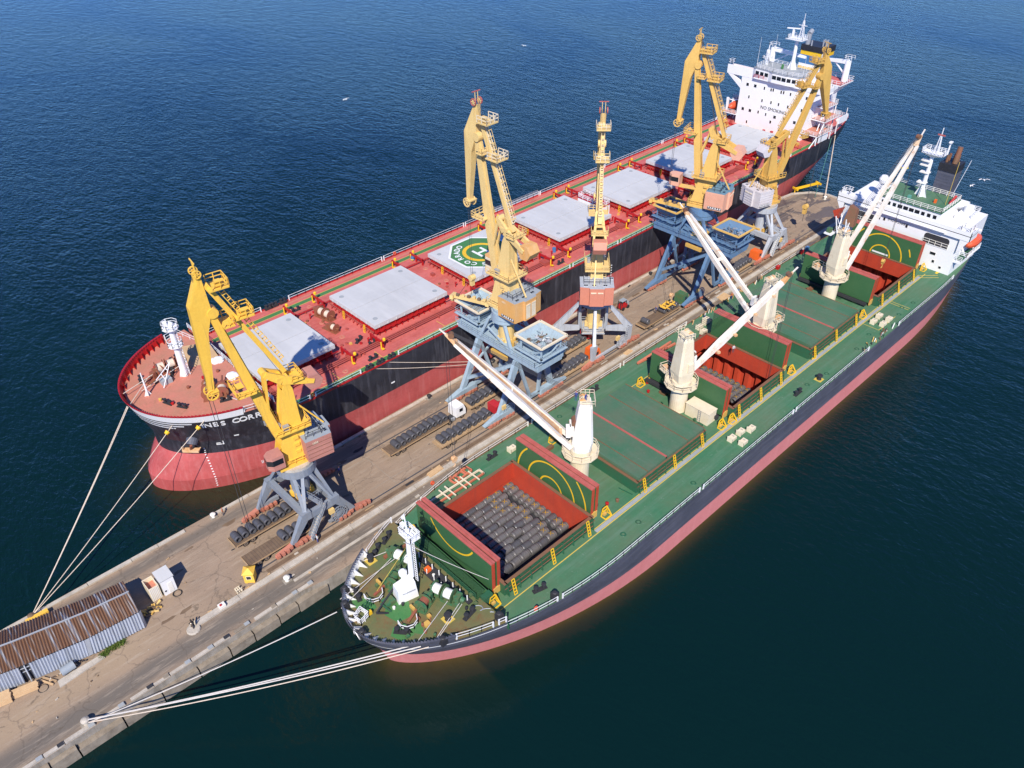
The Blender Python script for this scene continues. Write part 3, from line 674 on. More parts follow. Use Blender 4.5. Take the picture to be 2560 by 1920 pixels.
def bitts(mb, x, y, z, ang=0, s=1, mat='bollard_black'):
    c_, s_ = cos(radians(ang)), sin(radians(ang))
    for k in (-1, 1):
        px, py = x+c_*.75*s*k, y+s_*.75*s*k
        mb.lathe([(.34*s, 0), (.30*s, .1), (.30*s, .85*s), (.42*s, .9*s), (.42*s, 1.05*s), (0, 1.1*s)], (px, py, z), mat, 10)
    mb.beam((x-c_*1.3*s, y-s_*1.3*s, z+.08), (x+c_*1.3*s, y+s_*1.3*s, z+.08), .75*s, .16, mat)
for x, y, a in ((30.2, 115.2, 110), (31.5, 112.6, 120), (37.5, 109.2, 160), (36.5, 126.5, 20), (39, 127.5, 0), (34.5, 122.8, 60), (40.5, 110.5, 90), (29.6, 124.6, 70)):
    q = MB(); bitts(q, x, y, FZ, a, .75); q.build('mooring_bitts', ship)
for x, y, a in ((64.5, 105.6, 0), (66.0, 112.3, 25), (67.2, 109.6, 10), (90.2, 106.2, 0), (115.5, 106.3, 0), (63.2, 130.2, 0), (115, 130.5, 0), (165.5, 106, 0), (192, 106.2, 0)):
    q = MB(); bitts(q, x, y, DZ, a, .8); q.build('mooring_bitts', ship)
# fairleads (rail gaps), black rollers
for x, s in ((62, -1), (64.5, -1), (67, -1), (61, 1), (63, 1), (59.6, 1)):
    y = RC+s*15.7; q = MB(); q.box(x-.8, x+.8, y-.3, y+.3, DZ, DZ+.55, 'bollard_black'); q.lathe([(.35, 0), (.25, .3), (.35, .7), (0, .75)], (x-.4, y, DZ+.4), 'bollard_black', 8); q.lathe([(.35, 0), (.25, .3), (.35, .7), (0, .75)], (x+.4, y, DZ+.4), 'bollard_black', 8); q.build('fairlead', ship)
def winch(parent, x, y, z, ang, mat='winch_rust', dr='rope', s=1.0, drums=2, drmat=None):
    M = Matrix.Translation((x, y, z)) @ Matrix.Rotation(radians(ang), 4, 'Z') @ Matrix.Scale(s, 4)
    q = MB(M); q.box(-2.6, 2.2, -.9, .9, 0, .18, mat); xx = -2.2
    for k in range(drums):
        q.tube((xx, 0, 1.15), (xx+.1, 0, 1.15), 1.1, mat, 18); q.tube((xx+.1, 0, 1.15), (xx+1.35, 0, 1.15), .72, drmat or dr, 16, caps=False); q.tube((xx+1.35, 0, 1.15), (xx+1.45, 0, 1.15), 1.1, mat, 18); xx += 1.75
    q.tube((-2.9, 0, 1.15), (2.6, 0, 1.15), .16, mat, 8); q.box(xx, xx+.8, -.6, .6, .1, 1.7, mat); q.tube((xx+.9, 0, 1.15), (xx+1.4, 0, 1.15), .45, mat, 12, .35)
    for bx_ in (-2.45, -.6, xx-.15): q.box(bx_, bx_+.18, -.7, .7, .1, .9, mat)
    q.tube((xx+.4, -.9, .6), (xx+.4, -.6, .6), .35, mat, 10)
    return q.build('mooring_winch', parent)
winch(ship, 36.6, 113.2, FZ, 62); winch(ship, 34.8, 124.3, FZ, -8); winch(ship, 38.6, 112.2, FZ, 62, drums=1); winch(ship, 31.6, 123.6, FZ, 200, drums=1, s=.8)
winch(ship, 66.0, 124.2, DZ, 100, drums=2); winch(ship, 64.4, 119.5, DZ, 100, drums=1, s=.8)
# foremast
q = MB(); M0 = Vector((35.9, 120.9, FZ))
for s in (-1, 1):
    q.add([M0+Vector((-.9, s*.12, 0)), M0+Vector((.9, s*.12, 0)), M0+Vector((.15, s*.05, 2.6)), M0+Vector((-.15, s*.05, 2.6))], [(0,1,2,3)], 'white'); q.add([M0+Vector((s*.12, -.9, 0)), M0+Vector((s*.12, .9, 0)), M0+Vector((s*.05, .15, 2.6)), M0+Vector((s*.05, -.15, 2.6))], [(0,1,2,3)], 'white')
q.tube(M0, M0+Vector((0,0,10)), .62, 'white', 14, .42)
q.tube(M0+Vector((0,0,6.2)), M0+Vector((0,0,6.3)), 1.3, 'white', 12); pts = [M0+Vector((1.25*cos(a*pi/4), 1.25*sin(a*pi/4), 6.3)) for a in range(9)]; q.rail(pts, 1.0, 'white', .07, 1.2, 2)
q.tube(M0+Vector((0,0,9.7)), M0+Vector((0,0,9.85)), 1.4, 'white', 12); pts = [M0+Vector((1.35*cos(a*pi/4), 1.35*sin(a*pi/4), 9.85)) for a in range(9)]; q.rail(pts, 1.0, 'white', .07, 1.2, 2)
q.lathe([(.5, 0), (.55, .5), (0, .9)], M0+Vector((.2, .3, 9.9)), 'white', 10); q.cbox(M0+Vector((-.6, .4, 10.5)), .5, .9, .8, 'white'); q.tube(M0+Vector((-.4,0,10)), M0+Vector((-.4,0,11.6)), .1, 'white', 6)
q.ladder(M0+Vector((.7, -.5, .2)), M0+Vector((.55, -.4, 9.6)), .6, 'white', .06, .6); q.build('foremast', ship)
q = MB(); B0 = Vector((28.8, 119.8, FZ)); q.tube(B0, B0+Vector((0,0,4.6)), .2, 'white', 8, .09)
for s in (-1, 1): q.add([B0+Vector((-.6, s*.06, 0)), B0+Vector((.6, s*.06, 0)), B0+Vector((.1, 0, 1.1)), B0+Vector((-.1, 0, 1.1))], [(0,1,2,3)], 'white'); q.add([B0+Vector((s*.06, -.6, 0)), B0+Vector((s*.06, .6, 0)), B0+Vector((0, .1, 1.1)), B0+Vector((0, -.1, 1.1))], [(0,1,2,3)], 'white')
for k in range(8): q.beam(B0+Vector((0, -.25, .8+k*.45)), B0+Vector((0, .25, .8+k*.45)), .05, .05, 'white')
q.build('bow_mast', ship)
q = MB(); D0 = Vector((30.9, 120.3, FZ)); 
for a, b in (((0,0,1.7), (3.4,1.2,3.2)), ((.6,-.8,.2), (3.4,1.2,3.2)), ((1.2,.35,2.2), (1.5,-.1,1.1)), ((2.2,.7,2.7), (2.5,.5,2.3))): q.beam(D0+Vector(a), D0+Vector(b), .12, .12, 'white')
q.build('davit', ship)
q = Each({'lathe': 'deck_vent', 'cbox': 'locker'}); R = random.Random(9)
for k in range(16):
    x, y = R.uniform(29, 41), R.uniform(RC-8.5, RC+8.5)
    if superhalf(RT[1], x)-1.5 < abs(y-RC): continue
    q.lathe([(0, .5), (.3, .42), (.25, 0)], (x, y, FZ), R.choice(('trim_red', 'winch_rust', 'bollard_black', 'yellow_deep')), 8)
q.cbox((32.6, 121.0, FZ+.45), 1.8, 1.3, .9, 'compass_grey'); q.build('forecastle_fittings', ship)
for x, y, s in ((41.6, 114.6, 1), (41.9, 120.7, .9)):
    q = MB(); R = random.Random(int(x*10))
    for k in range(5): q.lathe([(0, .7*s), (.5*s, .6*s), (.8*s, .25*s), (.7*s, 0)], (x+R.uniform(-.6, .6), y+R.uniform(-.6, .6), FZ), 'white', 9)
    q.build('covered_reel', ship)
q = MB(); q.box(38.5, 42.6, 121.4, 127.5, FZ+.01, FZ+.04, 'deck_rust'); q.add([(37.5, 122.2, FZ), (42.6, 120.8, FZ), (42.6, 124.6, FZ+1.9), (38.5, 126.6, FZ+1.9), (42.7, 128, FZ), (38.5, 130, FZ)], [(0,1,2,3), (3,2,4,5), (0,3,5), (1,4,2)], 'bed_wood'); q.build('tarpaulin', ship)
# white locker deckhouse between holds
q = MB(); q.box(138.6, 141.2, 114.5, 122.5, DZ, DZ+3.0, 'white'); q.box(138.5, 141.3, 114.4, 122.6, DZ+3.0, DZ+3.08, 'trim_red'); q.rail([(138.6, 114.5, DZ+3.08), (141.2, 114.5, DZ+3.08), (141.2, 122.5, DZ+3.08), (138.6, 122.5, DZ+3.08), (138.6, 114.5, DZ+3.08)], 1.1, 'white', .08)
q.tube((140, 116, DZ+3), (140, 116, DZ+7.5), .16, 'white', 8); q.tube((140, 116, DZ+7), (139.2, 119.5, DZ+5), .1, 'white', 6); q.build('mast_house', ship)
q = MB(); q.beam((122, 135.4, DZ-.2), (138, 135.4, DZ-.2), 1.0, .5, 'galv'); q.rail([(122, 135.8, DZ), (138, 135.8, DZ)], 1.0, 'galv', .08); q.box(121.6, 122.4, 134.9, 135.8, DZ-.3, DZ+.8, 'yellow'); q.build('gangway', ship)
for x, y in ((64.2, 131.2), (61.3, 119.0)): pass
q = MB(); q.lathe([(.45, 0), (.45, 1.0), (0, 1.02)], (93.2, 130.4, DZ), 'funnel_blue', 12); q.build('drum', ship)
q = MB(); q.lathe([(.45, 0), (.45, 1.0), (0, 1.02)], (118.3, 111, DZ), 'funnel_blue', 12); q.build('drum', ship)
# ---- accommodation
X0 = 218
q = MB(); q.box(X0, 229, 107.9, 130, DZ, 28.7, 'white'); q.box(229, 244, 112, 127, DZ, 24, 'white')
q.box(X0-.9, X0-.01, 109.2, 125.8, 28.55, 28.75, 'white')      # catwalk below the bridge
q.build('deckhouse', ship)
for s in (1, -1):
    q = MB(); Y = lambda v: RC+s*(v-RC)
    for x in (X0,):
        q.add([(x, Y(130.01), 24.6), (x, Y(130.01), 26.0), (x, Y(134.6), 28.9), (x, Y(135.2), 28.2), (x+1.6, Y(130.01), 24.6), (x+1.6, Y(130.01), 26.0), (x+1.6, Y(134.6), 28.9), (x+1.6, Y(135.2), 28.2)], [(0,1,2,3), (7,6,5,4), (1,5,6,2), (0,3,7,4), (3,2,6,7)], 'white')
    y0, y1 = sorted((Y(126), Y(135.3))); q.box(X0, X0+3.4, y0, y1, 28.72, 28.9, 'white'); q.box(X0-.05, X0+.15, y0, y1, 28.1, 30.6, 'white'); q.box(X0+3.3, X0+3.45, y0, y1, 28.9, 30.0, 'white')
    ye = Y(135.3); q.box(X0, X0+3.4, min(ye, ye-s*.15), max(ye, ye-s*.15), 28.9, 30.0, 'white')
    q.add([(X0+.2, Y(126), 28.91), (X0+3.3, Y(126), 28.91), (X0+3.3, Y(135.1), 28.91), (X0+.2, Y(135.1), 28.91)], [(0,1,2,3)], 'deck_red')
    yy = Y(134.2); q.rail([(X0+.2, yy, 30.5), (X0+1.8, yy, 30.5), (X0+1.8, ye, 30.5), (X0+.2, ye, 30.5), (X0+.2, yy, 30.5)], 1.4, 'white', .065, 1, 2)
    q.build('bridge_wing', ship)
q = MB()
wh = [(X0+8, RC-8.5), (X0-.2, RC-8.9), (X0-.6, RC-8.4), (X0-1.5, RC-4), (X0-1.5, RC+.6), (X0-.9, RC+2), (X0-.7, RC+6.6), (X0-.2, RC+7.5), (X0+8, RC+7.5)]
q.prism([(x, y) for x, y in wh], 28.76, 31.4, 'white'); q.prism([(x-.15 if x < X0 else x, y) for x, y in wh], 31.4, 31.5, 'compass_grey')
def face_quads(mb, a, b, z0, z1, n, mat, off=.05, gap=.25):
    a, b = Vector((*a, 0)), Vector((*b, 0)); d = b-a; nn = Vector((d.y, -d.x, 0)).normalized()*off
    if nn.x > 0: nn = -nn
    for k in range(n):
        p = a+d*((k+gap/2)/n)+nn; r = a+d*((k+1-gap/2)/n)+nn
        mb.add([(p.x, p.y, z0), (r.x, r.y, z0), (r.x, r.y, z1), (p.x, p.y, z1)], [(0,1,2,3)], mat)
q.rail([(X0+7, RC-8.3, 31.5), (X0-.3, RC-8.4, 31.5), (X0-1.4, RC-4, 31.5), (X0-1.4, RC+.6, 31.5), (X0-.6, RC+6.6, 31.5), (X0+7, RC+7.3, 31.5), (X0+7, RC-8.3, 31.5)], 1.1, 'white', .065, 1.5)
wb = q.build('bridge', ship)
q = MB()
face_quads(q, wh[2], wh[3], 29.75, 30.75, 3, 'glass'); face_quads(q, wh[3], wh[4], 29.75, 30.75, 3, 'glass', gap=.15); face_quads(q, wh[5], wh[6], 29.75, 30.75, 3, 'glass'); face_quads(q, (X0+5, RC-8.5), (X0, RC-8.9), 29.75, 30.75, 3, 'glass')
q.build('window', wb)
q = MB(); q.rail([(X0-.85, 109.3, 28.75), (X0-.85, RC-4, 28.75), (X0-.85, RC+2, 28.75), (X0-.85, 125.7, 28.75)], 1.0, 'trim_red', .07, 1.4); q.build('catwalk_rail', ship)
for y, z, w_ in [(127.7,26.2,.8),(125.1,26.3,.8),(122.0,26.3,.4),(119.8,26.3,.4),(119.1,26.4,.4),(116.5,26.3,.4),(115.7,26.4,.4),(113.5,26.4,.4),(110.4,26.4,.9),(108.4,26.4,.5),(126.6,22.8,.4),(122.1,22.7,.4),(119.1,22.8,.4),(116.6,22.8,.4),(113.6,22.8,.4),(109.2,22.8,.4),(128.0,19.0,.8),(125.5,19.0,.8),(122.7,19.2,.4),(120.1,19.1,.4),(117.1,19.0,.8),(114.0,19.1,.8),(110.6,19.0,.8),(118.2,17.3,.5),(126.0,15.5,.4)]:
    q = MB(); q.box(X0-.05, X0-.012, y-w_/2-.06, y+w_/2+.06, z-.46, z+.46, 'white_worn'); q.box(X0-.08, X0-.052, y-w_/2, y+w_/2, z-.4, z+.4, 'glass'); q.build('window', ship)
q = MB(); q.text('NO SMOKING', 1.35, frame((X0-.06, 118, 20.8), (0,-1,0)), 'black_cap', .01); q.build('no_smoking_lettering', ship)
for s in (1, -1):
    for z, x0_, x1_, wd in ((16.9, 217.5, 226, 5.4), (19.8, 222, 231, 4.6), (22.8, 224, 231, 3.0)):
        q = MB()
        ya = RC+s*11; yb = RC+s*(11+wd); q.box(x0_, x1_, min(ya, yb), max(ya, yb), z-.25, z, 'white'); q.add([(x0_+.1, min(ya, yb)+.1, z+.01), (x1_-.1, min(ya, yb)+.1, z+.01), (x1_-.1, max(ya, yb)-.1, z+.01), (x0_+.1, max(ya, yb)-.1, z+.01)], [(0,1,2,3)], 'deck_rust')
        q.rail([(x0_, ya, z), (x0_, yb, z), (x1_, yb, z), (x1_, ya, z)], 1.1, 'white', .07, 1.4)
        q.beam((x0_+.3, yb-s*.3, DZ), (x0_+.3, yb-s*.3, z), .25, .25, 'white', side=(1,0,0)); q.beam((x0_+.3, yb-s*.3, z-.3), (x0_-3.2, yb-s*.3, DZ), .22, .22, 'white')
        q.beam((x1_-.3, yb-s*.3, DZ), (x1_-.3, yb-s*.3, z), .25, .25, 'white', side=(1,0,0)); q.build('side_gallery', ship)
q = MB()
q.box(219.5, 224.5, 102.9, 103.1, 14.4, 16.7, 'white'); q.box(231, 236, 103.4, 103.6, 17, 19, 'white')
for k in range(14): q.beam((226+k*.32, 106.2, 17+k*.2), (226+k*.32, 104.8, 17+k*.2), .3, .06, 'white')
q.build('gangway_stairs', ship)
q = MB(); B0 = Vector((221.5, 133.0, 18.2))
for k in range(9):
    t0, t1 = -1+2*k/9, -1+2*(k+1)/9; q.tube(B0+Vector((t0*3.2, 0, 0)), B0+Vector((t1*3.2, 0, 0)), 1.15*sqrt(max(.02, 1-t0*t0)), 'lifeboat', 12, 1.15*sqrt(max(.02, 1-t1*t1)))
q.build('lifeboat', ship)
q = MB(); q.beam((219.4, 134.3, 16.9), (219.4, 134.5, 20.6), .6, .6, 'white', side=(1,0,0)); q.beam((219.4, 134.5, 20.2), (221, 133, 19.6), .2, .2, 'white'); q.box(223, 224, 131, 133, 17, 20.5, 'trim_red'); q.build('lifeboat_davit', ship)
# funnel
q = MB()
fp = lambda i: [(238+i, 115.8+i), (244-i, 115.8+i), (244-i, 123.4-i), (238+i, 123.4-i)]
for z0, z1, m_ in ((24, 26.2, 'white'), (26.2, 28.6, 'yellow'), (28.6, 29.4, 'white'), (29.4, 31.9, 'funnel_blue'), (31.9, 33.1, 'yellow'), (33.1, 34.7, 'black_cap')): q.prism(fp(.0 if m_ != 'black_cap' else -.15), z0, z1, m_)
q.tube((239, 122.2, 34.7), (239, 122.2, 37.6), .75, 'galv', 14); q.tube((239, 122.2, 37.6), (240.2, 122.2, 38.3), .75, 'galv', 14, .7)
for dx, dy in ((0, 0), (.9, 0), (0, .9), (.9, .9)): q.tube((239.5+dx, 116.6+dy, 34.7), (239.5+dx, 116.6+dy, 36.6), .22, 'galv', 8)
q.tube((238, 120.4, 34.7), (238, 120.4, 36.2), .25, 'galv', 8); q.build('funnel', ship)
# radar mast
q = MB(); M0 = Vector((223.5, 117.6, 31.5))
for s in (-1, 1): q.add([M0+Vector((-1.1, s*.15, 0)), M0+Vector((1.1, s*.15, 0)), M0+Vector((.3, s*.1, 3.0)), M0+Vector((-.3, s*.1, 3.0))], [(0,1,2,3)], 'white'); q.add([M0+Vector((s*.15, -1.4, 0)), M0+Vector((s*.15, 1.4, 0)), M0+Vector((s*.1, .3, 3.0)), M0+Vector((s*.1, -.3, 3.0))], [(0,1,2,3)], 'white')
q.tube(M0, M0+Vector((0,0,8.2)), .55, 'white', 12, .45); T_ = M0+Vector((0,0,8.2)); q.cbox(T_, 3.2, 4.6, .25, 'white'); q.rail([T_+Vector(v_) for v_ in ((-1.6,-2.3,.1), (1.6,-2.3,.1), (1.6,2.3,.1), (-1.6,2.3,.1), (-1.6,-2.3,.1))], 1.0, 'white', .065, .9)
for a, b in ((-.5,-1.5), (.5,-1.5), (-.5,-.5), (.5,-.5)): q.beam(T_+Vector((a, b, 0)), T_+Vector((a*.2, -1+(b+1)*.2, 5.0)), .14, .14, 'white', side=(1,0,0))
for k in range(8): q.beam(T_+Vector((-.4, -1.4+k*.05, .5+k*.55)), T_+Vector((.4, -.6-k*.05, .5+k*.55)), .08, .08, 'white')
q.beam(T_+Vector((0,-1,5)), T_+Vector((0,-1,6.8)), .1, .1, 'white', side=(1,0,0)); q.beam(T_+Vector((0,-2.2,3.7)), T_+Vector((0,.4,3.7)), .12, .12, 'white')
q.beam(T_+Vector((0,1.6,0)), T_+Vector((0,1.6,2.3)), .5, .5, 'white', side=(1,0,0)); q.beam(T_+Vector((-.6,3.4,2.5)), T_+Vector((.4,-.6,2.7)), .2, .3, 'white'); q.beam(T_+Vector((0,2.3,-.4)), T_+Vector((0,3.6,-.5)), .25, .3, 'white')
q.build('radar_mast', ship)
for x, y in ((222.5, 125.4), (224.5, 109.8)):
    q = MB(); q.tube((x, y, 31.5), (x, y, 31.5+4), .5, 'white', 10); q.ladder((x-.8, y-.6, 31.5), (x-.8, y-.6, 35.2), .6, 'white', .07, .5); q.tube((x, y, 35), (x+.2, y, 36.8), .12, 'white', 6); q.rail([(x-1, y-1, 32.9), (x+1, y-1, 32.9), (x+1, y+1, 32.9), (x-1, y+1, 32.9), (x-1, y-1, 32.9)], .9, 'white', .065, .9, 2); q.build('signal_mast', ship)
q = MB(); q.box(227, 234.5, 103.6, 112, 28.6, 28.85, 'white'); q.add([(227.1,103.7,28.86), (234.4,103.7,28.86), (234.4,112,28.86), (227.1,112,28.86)], [(0,1,2,3)], 'deck_red'); q.rail([(227,107.8,28.85), (227,103.6,28.85), (234.5,103.6,28.85), (234.5,112,28.85)], 1.1, 'white', .07, 1.3, 2); q.beam((229,107.9,24.5), (229,103.9,28.5), .3, .3, 'white'); q.beam((233,107.9,24.5), (233,103.9,28.5), .3, .3, 'white'); q.build('crane_platform', ship)
for px, py, jx, jy in ((229, 127.6, 229.5, 117), (231.5, 105.0, 232, 113)):
    q = MB(); q.tube((px, py, 29), (px, py, 34.5), .95, 'white', 14, .8); q.beam((px, py, 34.3), (jx, jy, 33.6), 1.1, 1.1, 'white', .6, .6); q.rail([(px-1, py-1.2, 35), (px-1, py+1, 35), (px+1, py+1, 35), (px+1, py-1.2, 35)], 1, 'white', .065, .9, 2); q.beam((px, py, 30.5), ((px+jx)/2, (py+jy)/2, 33.6), .3, .3, 'white'); q.build('provision_crane', ship)
q = MB()
for x, y, z, h in ((218.8, 126.2, 31.5, 8), (221.5, 122.8, 31.5, 9), (220, 112, 31.5, 5)): q.tube((x, y, z), (x, y, z+h), .05, 'white', 5, .02)
q.lathe([(.3, 0), (.3, 1.2), (.9, 1.5), (1.0, 2.2), (.6, 3.0), (0, 3.2)], (228, 111.6, 31), 'white', 14); q.cbox((221.5, 119.5, 32.2), .5, .5, 1.2, 'walk_green')
q.build('antennas', ship)
q = MB(); q.lathe([(0, 1.3), (.8, 1.1), (1.2, .5), (1.1, 0)], (241, 107.8, DZ), 'white', 10); q.rail([(246.6, RC-10.5, DZ), (246.6, RC+10.5, DZ)], 1.1, 'white', .065, 1.5); q.tube((246, 108.4, DZ), (246, 108.4, DZ+3), .1, 'white', 6)
q.build('stern_gear', ship)
q = MB()
for k in range(5): q.rail([(212+k*.1, 104+k*5.2, DZ), (212+k*.1, 107+k*5.2, DZ)], 1.1, 'trim_red', .08, 1, 3)
q.build('aft_rail', ship); q = Each({'cbox': 'locker'})
for k in range(22): q.cbox((random.Random(k).uniform(212.5, 217), random.Random(k+50).uniform(105, 133), DZ+.5), .7, .7, 1, ('trim_red', 'yellow_deep', 'pipe')[k % 3])
q.build('aft_deck_gear', ship)
# ================================================================= green bulk carrier
gs = thing('bulk_carrier', (118, GC, 0), 'bulk carrier with green decks, four white deck cranes and open red holds', 'cargo ship')
GZ, GF = 8.7, 10.2
q = hull(GL, GC, ['boot_pink', 'boot_pink', 'hull_grey', 'hull_grey'], MB()); q.build('hull', gs)
GA = [dict(z=8.7, B=15.5, xb=29.6, Lb=36, m=1.95, xs=60, Ls=1, T=0), dict(z=10.2, B=15.5, xb=29.0, Lb=36, m=1.97, xs=60, Ls=1, T=0), dict(z=11.5, B=15.5, xb=28.6, Lb=35.5, m=2, xs=60, Ls=1, T=0)]
q = MB(); bandstrip(q, 8.7, 10.2, 28, 44.5, 'hull_grey', LV=GA, yc=GC); bandstrip(q, 10.2, 11.5, 28, 37.6, 'hull_grey', LV=GA, yc=GC); q.build('forecastle_side', gs)
q = MB(); bandstrip(q, 10.2, 11.5, 28, 37.6, 'white', off=-.16, inner=True, LV=GA, yc=GC)
for sg in (-1, 1):
    L_ = GA[2]; pts = [28.6+9.0*(k/40)**2 for k in range(41)]
    for a, b in zip(pts, pts[1:]):
        ha, hb = superhalf(L_, a), superhalf(L_, b)
        q.add([(a-.08, GC+sg*(ha+.06), 11.52), (b, GC+sg*(hb+.06), 11.52), (b, GC+sg*max(0, hb-.3), 11.52), (a+.2, GC+sg*max(0, ha-.3), 11.52)], [(0,1,2,3)], 'hull_grey')
    for k in range(11):
        x = 28.75+.074*k*k*1.0+k*.12; h = superhalf(GA[1], x)-.12; l_ = superhalf(GA[1], x+.15); nx_, ny_ = 1, 0
        t = Vector((.15, sg*(l_-h-.12), 0)).normalized(); inn = Vector((-t.y, t.x, 0)); inn = inn if inn.x > 0 else -inn
        b0 = Vector((x, GC+sg*h, 10.2)); tp = b0+Vector((0, 0, 1.25)); i_ = b0+inn*1.25+Vector((0,0,.02))
        q.add([b0, i_, tp], [(0,1,2)], 'white'); q.add([b0+t*.08, i_+t*.08, tp+t*.08], [(2,1,0)], 'white'); q.add([tp+t*.1, tp-t*.1, i_], [(0,1,2)], 'white')
q.build('bulwark', gs)
q = MB()
bandstrip(q, 9.55, 9.75, 29, 46, 'white', off=.05, LV=GA, yc=GC, sides=(-1,)); q.build('rubbing_strake', gs)
GH = [(48.3, 65.9, 53.1, 69.9), (103.4, 119.3, 53.1, 69.9), (157.2, 174.3, 53.1, 69.9)]
q = deckplate(MB(), GL[4], GZ, GC, 44.5, 205.9, 'deck_green', holes=GH); q.build('deck', gs)
q = deckplate(MB(), GA[1], GF, GC, 29.1, 44.5, 'deck_foc', n=20)
q.add([(44.5, GC-13, GZ), (44.5, GC+13, GZ), (44.5, GC+13, GF), (44.5, GC-13, GF)], [(0,1,2,3)], 'green_trim'); q.build('forecastle_deck', gs)
q = MB()                                           # fresh green touch-up paint
for pl in ([(31.2, 64.8), (31.6, 66.0), (33.8, 64.6), (33.4, 62.6), (31.8, 62.4)], [(34.4, 62.2), (36.2, 62.4), (37.2, 60.6), (36.0, 58.2), (34.0, 58.6), (33.4, 60.8), (34.1, 61.6)], [(33.0, 58.4), (34.6, 58.0), (34.4, 55.6), (32.6, 55.9), (32.0, 57.6)], [(33.6, 57.0), (36.2, 56.6), (35.4, 54.6)]):
    q.add([(x, y, GF+.006) for x, y in pl], [tuple(range(len(pl)))], 'walk_green')
q.build('paint_patch', gs)
q = MB()                                           # walkway lines
q.box(45.8, 178, 51.35, 51.5, GZ+.006, GZ+.012, 'yellow_line'); q.box(66, 176.5, 52.2, 52.35, GZ+.006, GZ+.012, 'yellow_line')
q.box(66, 176, 51.55, 52.15, GZ+.003, GZ+.006, 'compass_grey')
for x in (160.4, 161.2): q.box(x, x+.12, 47.2, 51.4, GZ+.006, GZ+.012, 'yellow_line')
q.box(148.6, 148.7, 48, 51.3, GZ+.006, GZ+.012, 'yellow_line'); q.box(148.6, 156, 47.9, 48.0, GZ+.006, GZ+.012, 'yellow_line')
q.beam((175.8, 51.3, GZ+.01), (178.6, 48.6, GZ+.01), .12, .01, 'yellow_line'); q.beam((176.4, 52.2, GZ+.01), (179.4, 49.2, GZ+.01), .12, .01, 'yellow_line')
q.box(76, 103, 71.0, 71.15, GZ+.006, GZ+.012, 'yellow_line')
q.box(180, 182.4, 49.6, 50.1, GZ+.006, GZ+.012, 'yellow'); q.box(182.6, 185, 48.4, 48.9, GZ+.006, GZ+.012, 'yellow')
q.build('deck_marking', gs)
for sg in (-1, 1):
    x = 44.5; q = MB()
    while x < 205.5:
        b = min(x+3, 206); ha, hb = superhalf(GL[4], x), superhalf(GL[4], b); q.beam((x, GC+sg*(ha-.04), GZ+.06), (b, GC+sg*(hb-.04), GZ+.06), .1, .2, 'coam_rust' if sg > 0 else 'hull_grey'); x = b
    q.build('gunwale', gs)
q = MB()
hullrail(gs, GA[1], GC, GF, -1, ((37.9, 42.6), (43.4, 44.4)), step=1.4); hullrail(gs, GL[4], GC, GZ, -1, ((44.6, 52.5), (53.4, 84), (85, 112), (113, 140), (153, 180)), step=1.7, t=.06)
q = MB(); hullrail(gs, GL[4], GC, GZ, 1, ((45, 50), (51, 76), (77, 101), (102, 122), (150, 168)), step=3.2, t=.06, mat='white_worn', h=1.0)
hullrail(gs, GA[1], GC, GF, 1, ((37.9, 44.2),), step=2)
# holds
for i, (x0, x1, y0, y1) in enumerate(GH):
    q = MB(); ci = 'hold_red'; y0b, y1b, x1b = (GC-14.6 if i else y0), (GC+14.6 if i else y1+.4), x1+(2.3 if i else 0)
    zf = .6 if i else 5.3
    x0, x1, y0, y1 = x0+.03, x1-.03, y0+.03, y1-.03
    def wallq(pts, m_): q.add(pts, [(0,1,2,3)], m_)
    wallq([(x1,y0,11), (x1,y1,11), (x1,y1,7.6), (x1,y0,7.6)], ci); wallq([(x0,y0,11), (x0,y0,7.6), (x0,y1,7.6), (x0,y1,11)], ci)
    wallq([(x0,y1,11), (x0,y1,7.6), (x1,y1,7.6), (x1,y1,11)], ci); wallq([(x0,y0,11), (x1,y0,11), (x1,y0,7.6), (x0,y0,7.6)], ci)
    # under-deck space with corrugated end bulkhead
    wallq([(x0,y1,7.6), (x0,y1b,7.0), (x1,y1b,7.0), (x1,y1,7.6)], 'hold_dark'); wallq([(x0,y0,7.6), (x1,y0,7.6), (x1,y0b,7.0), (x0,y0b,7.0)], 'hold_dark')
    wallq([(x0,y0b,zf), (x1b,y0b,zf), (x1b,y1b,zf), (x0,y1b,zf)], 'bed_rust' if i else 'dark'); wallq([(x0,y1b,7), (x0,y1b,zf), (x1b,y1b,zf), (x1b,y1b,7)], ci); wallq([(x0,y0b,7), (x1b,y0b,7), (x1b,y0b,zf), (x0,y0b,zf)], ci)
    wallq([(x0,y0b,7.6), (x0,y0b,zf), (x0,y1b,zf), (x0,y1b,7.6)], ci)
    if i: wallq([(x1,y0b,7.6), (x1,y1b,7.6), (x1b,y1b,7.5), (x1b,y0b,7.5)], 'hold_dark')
    n = 12 if i else 1
    for k in range(n):
        ya, yb = y0b+(y1b-y0b)*k/n, y0b+(y1b-y0b)*(k+1)/n; d = .7 if i else 0; w_ = (yb-ya)
        xa = x1b
        if i:
            wallq([(xa,ya,7.6), (xa,ya+w_*.35,7.6), (xa,ya+w_*.35,zf), (xa,ya,zf)], ci); wallq([(xa,ya+w_*.35,7.6), (xa-d,ya+w_*.5,7.6), (xa-d,ya+w_*.5,zf), (xa,ya+w_*.35,zf)], ci)
            wallq([(xa-d,ya+w_*.5,7.6), (xa-d,ya+w_*.85,7.6), (xa-d,ya+w_*.85,zf), (xa-d,ya+w_*.5,zf)], ci); wallq([(xa-d,ya+w_*.85,7.6), (xa,yb,7.6), (xa,yb,zf), (xa-d,ya+w_*.85,zf)], ci)
        else: wallq([(xa,ya,7.6), (xa,yb,7.6), (xa,yb,zf), (xa,ya,zf)], ci)
    q.build('cargo_hold', gs)
